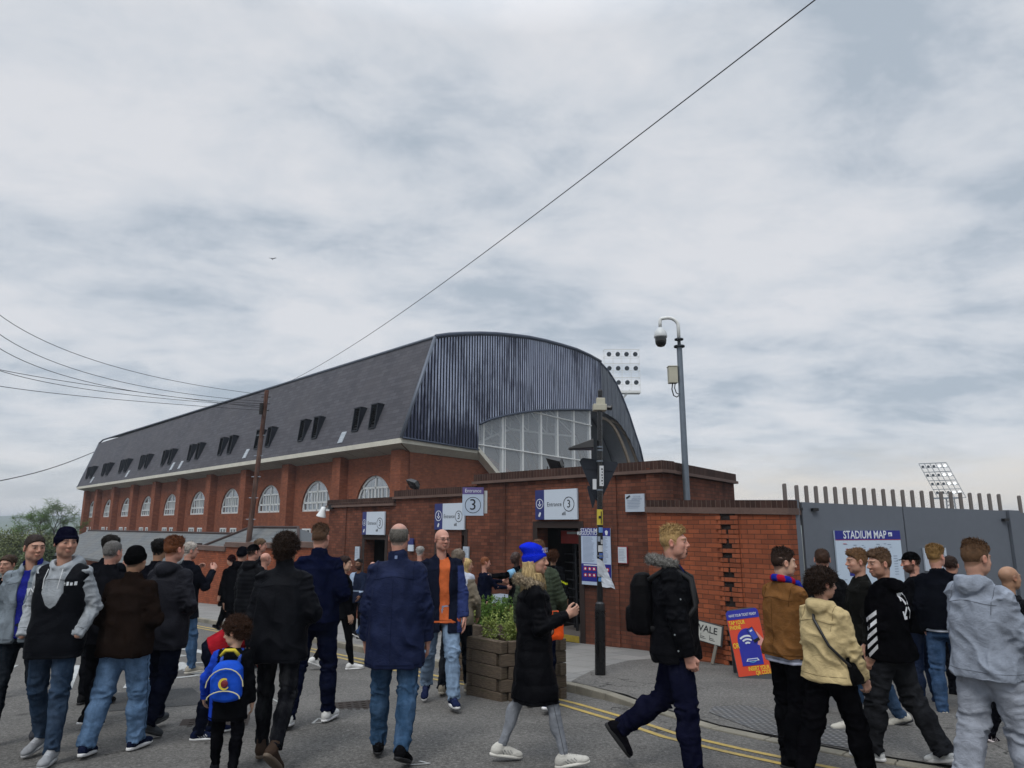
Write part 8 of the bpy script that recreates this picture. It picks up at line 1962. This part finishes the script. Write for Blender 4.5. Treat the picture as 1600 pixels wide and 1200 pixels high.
def bag_on_back(info, label, c, name, size=(.15, .085, .23), z=.26, y=-.20, cat='backpack', straps=True, mat=None, extra=None, sub=None, k=1.0, strapc=None):
    """a backpack of its own, worn by the person: placed in the person's frame, parented to nothing"""
    root = info['root']; Mw = Matrix.Translation(root.location) @ Matrix.Rotation(root.rotation_euler[2], 4, 'Z'); T_ = info['T']; s = info['s']
    c0 = T_(0, y, z); V = Vox(c0-A3((.32, .32, .36)), c0+A3((.32, .42, .40)), .008)
    F = (A3(T_(0, y, z)), info['M']); a, b_, h_ = size; V.loft(F, [(-h_, a*.85, b_*.85, 0), (-h_*.7, a, b_, 0), (0, a, b_, 0), (h_*.6, a*.92, b_*.9, 0), (h_*.95, a*.6, b_*.6, .01), (h_, a*.4, b_*.4, .01)], 2.8, k=.01, rnd=.03)
    V.loft((A3(T_(0, y-b_*.9, z-h_*.42)), info['M']), [(-h_*.42, a*.75, b_*.35, 0), (0, a*.8, b_*.4, 0), (h_*.38, a*.6, b_*.3, 0)], 2.4, k=.01, rnd=.02)
    Pt, Q = V.mesh(); Pt = relax(Pt, Q, 1, .4); Pt = Pt+vnormals(Pt, Q)*(vnoise(Pt*16)*.006)[:, None]; W_ = np.array([tuple(Mw @ Vector(p)) for p in Pt.tolist()]); base = W_.mean(0); base[2] = W_[:, 2].min()
    r = empty(name, tuple(base), 0, label=label, cat=cat); mk('pack', W_-base, Q, mat or fabric('nylon', c), r)
    if straps:
        m = MB()
        for sx in (-1, 1):
            pts = [T_(sx*.085, y+.06, z+h_/info['s']*.7), T_(sx*.105, -.02, .50), T_(sx*.12, .12, .42), T_(sx*.14, .15, .25), T_(sx*.17, .04, .12), T_(sx*.12, y+.07, z-h_/info['s']*.7)]
            m.path([Vector(p) for p in pts], .018*k, 6)
        m.v = [tuple(Mw @ Vector(p)-Vector(base)) for p in m.v]; obj('strap', m, plain('strap '+(strapc or c), strapc or c, .7), r, world=False, uv=False, smooth=True)
    if extra: extra(r, lambda x_, y_, z_: Mw @ Vector(T_(x_, y_, z_))-Vector(base), s)
    return r
bag_on_back(b, 'plain black backpack on the back of the blond young man', '0b0b0e', 'backpack', (.15, .10, .24), .25, -.245, k=1.2)
def bp_extra(r, W3, s):
    m = MB()
    for zc, w_, h_ in ((.12, .13, .19), (-.02, .115, .085)):
        pts = [W3(w_*1.55*math.cos(t), -.36-.02*(zc < .05), zc+h_*1.15*math.sin(t)*(1 if math.sin(t) > 0 else .35)) for t in [i*math.pi/10 for i in range(11)]]; m.path(pts, .0045, 5)
    obj('piping', m, plain('pale piping', 'b9b48a', .6), r, world=False, uv=False)
    m = MB(); c_ = W3(0, -.36, .16); 
    for k in range(14):
        t0, t1 = R(60+k*19), R(60+(k+1)*19); m.add([c_+Vector((.043*math.cos(t0), -.012, .043*math.sin(t0))), c_+Vector((.043*math.cos(t1), -.012, .043*math.sin(t1))), c_+Vector((.030*math.cos(t1)+.006, -.012, .030*math.sin(t1))), c_+Vector((.030*math.cos(t0)+.006, -.012, .030*math.sin(t0)))], [(0, 1, 2, 3)])
    obj('emblem_ring', m, plain('yellow badge', 'c9b43a', .6), r, world=False, uv=False)
    m = MB(); m.lathe([(0, .012), (.022, .008), (.028, 0)], n=10, M=Matrix.Translation(c_+Vector((.004, -.014, .002))) @ Matrix.Rotation(R(90), 4, 'X')); obj('emblem', m, plain('dark red badge', '6a1a22', .6), r, world=False, uv=False)
    m = MB(); m.path([W3(-.10, -.18, .46), W3(-.05, -.20, .53), W3(.05, -.20, .53), W3(.10, -.18, .46)], .014, 6); obj('grab_handle', m, plain('yellow webbing', 'c2b02f', .7), r, world=False, uv=False, smooth=True)
bag_on_back(boy, 'bright blue child backpack with yellow handle and round badge, on the small boy', '1a49b4', 'backpack', (.115, .07, .145), .17, -.24, extra=bp_extra, strapc='1c44a0')
# ---- right group
t = person('young man in tan corduroy-collar jacket with red and blue scarf, black trousers', 1232, 855, 6.25, yaw=66, head=22, hp=2, hair=('quiff', '2e2019', .045), skin='pale', arms=(((.2, .25, -1), (-.2, .8, -.5)), ((.2, .18, -1), (-.25, .9, -.45))), legs=((4, 4, 0), (-7, 12, 10)), torso=[dict(t='shirt', c='b4b9cc', hem=.465, loose=.012, under=.04, lap=-.004, sleeve=False, wr=.004), dict(t='jacket', c='6e4c2c', f='cotton', hem=.49, collar=.045, loose=.036, wr=.014, vert=.3)], legw=dict(c='0c0d10', loose=.030), shoes=('0e0e10', '0e0e10', 'plain'), seed=38, group=GR)
T_ = t['T']; 
def scf(V):
    for k in range(16):
        a_ = k/15*math.pi*1.5+math.pi*.75; V.ell(A3(T_(.078*math.cos(a_), -.015+.085*math.sin(a_), .53-.02*math.sin(a_))), (.026, .026, .032), None, .01)
    for sx, z1 in ((-.07, .18), (.06, .10)): V.cone(T_(sx*.9, .10, .50), T_(sx, .165, .38), .028, .026, .01); V.cone(T_(sx, .165, .38), T_(sx*1.1, .175, z1), .027, .025, .01)
V = Vox(t['hc']-A3((.3, .3, .75)), t['hc']+A3((.3, .35, .0)), .009); scf(V); Pt, Q = V.mesh(); Pt = relax(Pt, Q, 1); l_ = (Pt-t['pel'])@t['M'].T
ang = np.where(l_[:, 2] > .50, np.arctan2(l_[:, 1]+.01, l_[:, 0])*3.2, l_[:, 2]*22); cc = np.where((np.sin(ang*1.6) > 0)[:, None], A3(lin('a01a30')), A3(lin('1c2a8a'))); mk('scarf', Pt, Q, fabric('paint', 'ffffff'), t['root'], cc.astype(np.float32))
c = person('young man with dark curly hair in cream zip jacket with hood, black trousers', 1292, 886, 5.6, yaw=62, head=22, hp=4, hair=('curly', '2c1f18', .0), skin='fair', arms=(((.2, .2, -1), (-.1, .6, -.9)), ((.22, .10, -1), (.0, .5, -1), (-1, .2, 0))), hands=(25, 40), legs=((-14, 10, 12), (16, 4, 0)), torso=[dict(t='hoodie', c='b09e76', f='nylon', hem=.485, hood=1, loose=.046, wr=.024, cuff=.02)], legw=dict(c='0c0c0f', loose=.032), shoes=('b9b5ab', 'c9c9c9', 'plain'), seed=39, group=GR)
V = Vox(c['pel']-A3((.35, .35, .1)), c['pel']+A3((.35, .35, .2)), .01); V.loft((c['pel'], c['M']), [(-.03, .195*c['s'], .155*c['s'], 0), (.025, .20*c['s'], .16*c['s'], 0)], 2.3); Pt, Q = V.mesh(); mk('waistband', relax(Pt, Q, 1), Q, fabric('cotton', '2e1a18'), c['root'])
m_ = MB(); T_ = c['T']; m_.path([Vector(T_(*q)) for q in ((-.06, .10, .50), (-.10, -.02, .55), (.02, -.165, .40), (.15, -.17, .22), (.235, -.08, .10), (.235, .06, .02))], .011, 6); obj('bag_strap', m_, M_BLACK, c['root'], world=False, uv=False, smooth=True)
def bag(q, Y, label, c, name, size=(.10, .05, .11), rz=0, handles=False, cat='bag'):
    p = P(q[0], q[1], Y); r = empty(name, (p.x, p.y, p.z-size[2]), rz, label=label, cat=cat); V = Vox((-.25, -.2, -.05), (.25, .2, size[2]*2+.1), .009)
    V.loft((A3((0, 0, size[2])), np.eye(3)), [(-size[2], size[0]*.9, size[1], 0), (-size[2]*.5, size[0], size[1], 0), (size[2]*.7, size[0], size[1]*.9, 0), (size[2], size[0]*.9, size[1]*.6, 0)], 3, rnd=.02); Pt, Q = V.mesh(); Pt = relax(Pt, Q, 1)
    Pt = Pt+vnormals(Pt, Q)*(vnoise(Pt*18)*.008)[:, None]; mk('body', Pt, Q, fabric('nylon', c), r)
    m = MB(); m.path([(-size[0]*.5, 0, size[2]*2-.01), (-size[0]*.35, 0, size[2]*2+.10), (size[0]*.35, 0, size[2]*2+.10), (size[0]*.5, 0, size[2]*2-.01)], .009, 6); obj('handle', m, plain('strap '+c, c, .7), r, world=False, uv=False, smooth=True)
    return r
bag((1337, 1045), 5.45, 'small black shoulder bag at the hip of the cream jacket', '0b0b0d', 'shoulder_bag', (.085, .045, .11), R(30))
bag((868, 985), 7.9, 'bright orange carrier bag held by the man in the green quilted jacket', 'd8501c', 'carrier_bag', (.09, .05, .10), R(20))
person('short-haired man in black puffer jacket facing the gate, behind the cream jacket', 1296, 857, 8.1, yaw=8, head=12, hair=('short', '3e2c22', .03), skin='pink', arms=('hang', ((.3, .1, -1), (-.1, .5, -.8))), legs='stand', torso=[dict(t='puffer', c='0c0d10', f='nylon', hem=.45, hood=1, quilt=.10, qa=.010)], legw=dict(c='14161c'), seed=40, group=GR)
person('wavy-haired young man in black jacket and blue jeans, half hidden by the striped hoodie', 1352, 857, 7.5, yaw=282, head=-8, hair=('quiff', '6b4f35', .03), skin='fair', arms=('hang', 'hpocket'), legs=((18, 4, 0), (-14, 12, 20)), torso=[dict(t='jacket', c='14140f', f='nylon', hem=.455, collar=.05)], legw=dict(c='2a3f58', f='denim'), shoes=('bdbab0', '15161a', 'plain'), seed=41, group=GR)
st = person('young man in black hoodie with white diagonal sleeve stripes and arrow print, grey cargo trousers', 1388, 857, 6.4, yaw=322, head=-55, hp=2, hair=('quiff', '55402f', .04), skin='fair', beard=('6b4a36', .35), arms=(((.12, .0, -1), (.0, .3, -1)), 'hpocket'), legs=((14, 6, 0), (-14, 14, 16)), torso=[dict(t='hoodie', c='0b0b0e', f='cotton', hem=.475, hood=1, loose=.038, wr=.016,
    decal=[('sleeve_stripes', stripes, (-.25, .02, .18), (1, .25, 0), 'c4c6ca'), ('back_print', arrows, (.05, 0, .34), (0, 1, 0), 'c9cbce')])], legw=dict(c='34363b', f='cotton', loose=.036, wr=.026), shoes=('c4c6c6', 'cfcfcf', 'chunky'), seed=42, group=GR)
person('bearded man in black baseball cap and black top by the gate, looking left', 1438, 862, 8.7, yaw=325, head=-40, hp=6, hair=('cap', '1a1410'), hatc=('cap', '0a0a0b'), skin='pink', beard=('241812', .75), arms=('hang', 'hang'), legs='stand', torso=[dict(t='hoodie', c='0e0f13', hem=.49, hood=0, collar=.03)], legw=dict(c='1a2740', f='denim'), shoes=('1b1c20', '1b1c20', 'plain'), seed=43, group=GR)
person('blond man with glasses in navy jacket, blue jeans and pale trainers, facing the gate', 1478, 850, 8.2, yaw=18, head=42, hair=('quiff', '8a6c42', .02), glasses=True, skin='pink', arms=(((.2, -.15, -1), (-.2, .15, -1)), 'hpocket'), legs=((-4, 6, 0), (5, 4, 0)), torso=[dict(t='shirt', c='aab0bb', hem=.50, loose=.020, under=.045, lap=-.002, sleeve=False), dict(t='jacket', c='12151f', f='cotton', hem=.515, collar=.06, loose=.038)], legw=dict(c='2a3f5a', f='denim', loose=.016), shoes=('a39f96', 'b9b6ae', 'chunky'), wide=1.05, seed=44, group=GR)
person('person in dark red padded jacket mostly hidden between the blond man and grey hoodie', 1500, 868, 9.2, yaw=40, hair=('short', '2a1c16', .02), skin='fair', arms=('hang', 'hang'), legs='stand', torso=[dict(t='puffer', c='6e1522', f='nylon', hem=.47, hood=1)], legw=dict(c='12141a'), shoes=('1a1416', '8c1f2a', 'plain'), res=1.1, seed=45, group=GR)
gh = person('young man in pale grey hoodie and matching joggers, nearest figure on the right', 1540, 843, 5.25, head=10, yaw=66, hp=6, hair=('quiff', '5c4430', .045), skin='fair', arms=(((.2, .28, -1), (-.4, 1, .1)), ((.22, .2, -1), (-.30, 1, .06))), hands=(40, 45), legs='midR', torso=[dict(t='hoodie', c='828995', f='fleece', hem=.475, hood=1, loose=.046, wr=.024)], legw=dict(c='888d97', f='fleece', loose=.038, wr=.024), shoes=('c9c9c9', 'c9c9c9', 'chunky'), seed=46)
bag_ = gh; root = gh['root']; hw = (gh['wri'][0]+gh['wri'][1])/2+gh['hd'][1]*.12+A3((0, 0, .03)); Mw = Matrix.Translation(root.location) @ Matrix.Rotation(root.rotation_euler[2], 4, 'Z'); p = Mw @ Vector(hw)
m_ = MB(); m_.box(-.036, .036, -.005, .005, -.07, .07, 0, Matrix.Translation(p) @ Matrix.Rotation(R(-40), 4, 'Z') @ Matrix.Rotation(R(-50), 4, 'X')); obj('phone', m_, plain('red phone case', 'a02c34', .4), uv=False, bevel=.003, label='red mobile phone held by the young man in grey hoodie', cat='phone')
person('shaven-headed man in black quilted jacket at the right edge, walking right', 1590, 885, 6.9, yaw=80, head=5, hair=('bald', '5a4a40'), skin='tan', arms=('hang', 'hang'), legs=((-20, 12, 22), (18, 4, 0)), torso=[dict(t='jacket', c='111216', f='nylon', hem=.43, collar=.05, loose=.04)], legw=dict(c='101116'), shoes=('15121a', 'c9c0c0', 'trainer'), seed=47)

# ---- the air: thin haze out to the far hills
hz_ = MB(); hz_.box(-2950, 2950, -100, 2950, -40, 29); hz = obj('haze', hz_, [], uv=False, world=False, kind='stuff')
hm = bpy.data.materials.new('haze'); hm.use_nodes = True; hm.node_tree.nodes.clear(); ho = hm.node_tree.nodes.new('ShaderNodeOutputMaterial'); pv = hm.node_tree.nodes.new('ShaderNodeVolumePrincipled')
pv.inputs['Color'].default_value = (.72, .80, .90, 1); pv.inputs['Density'].default_value = .0006; pv.inputs['Anisotropy'].default_value = .2; hm.node_tree.links.new(pv.outputs[0], ho.inputs['Volume']); hz.data.materials.append(hm)
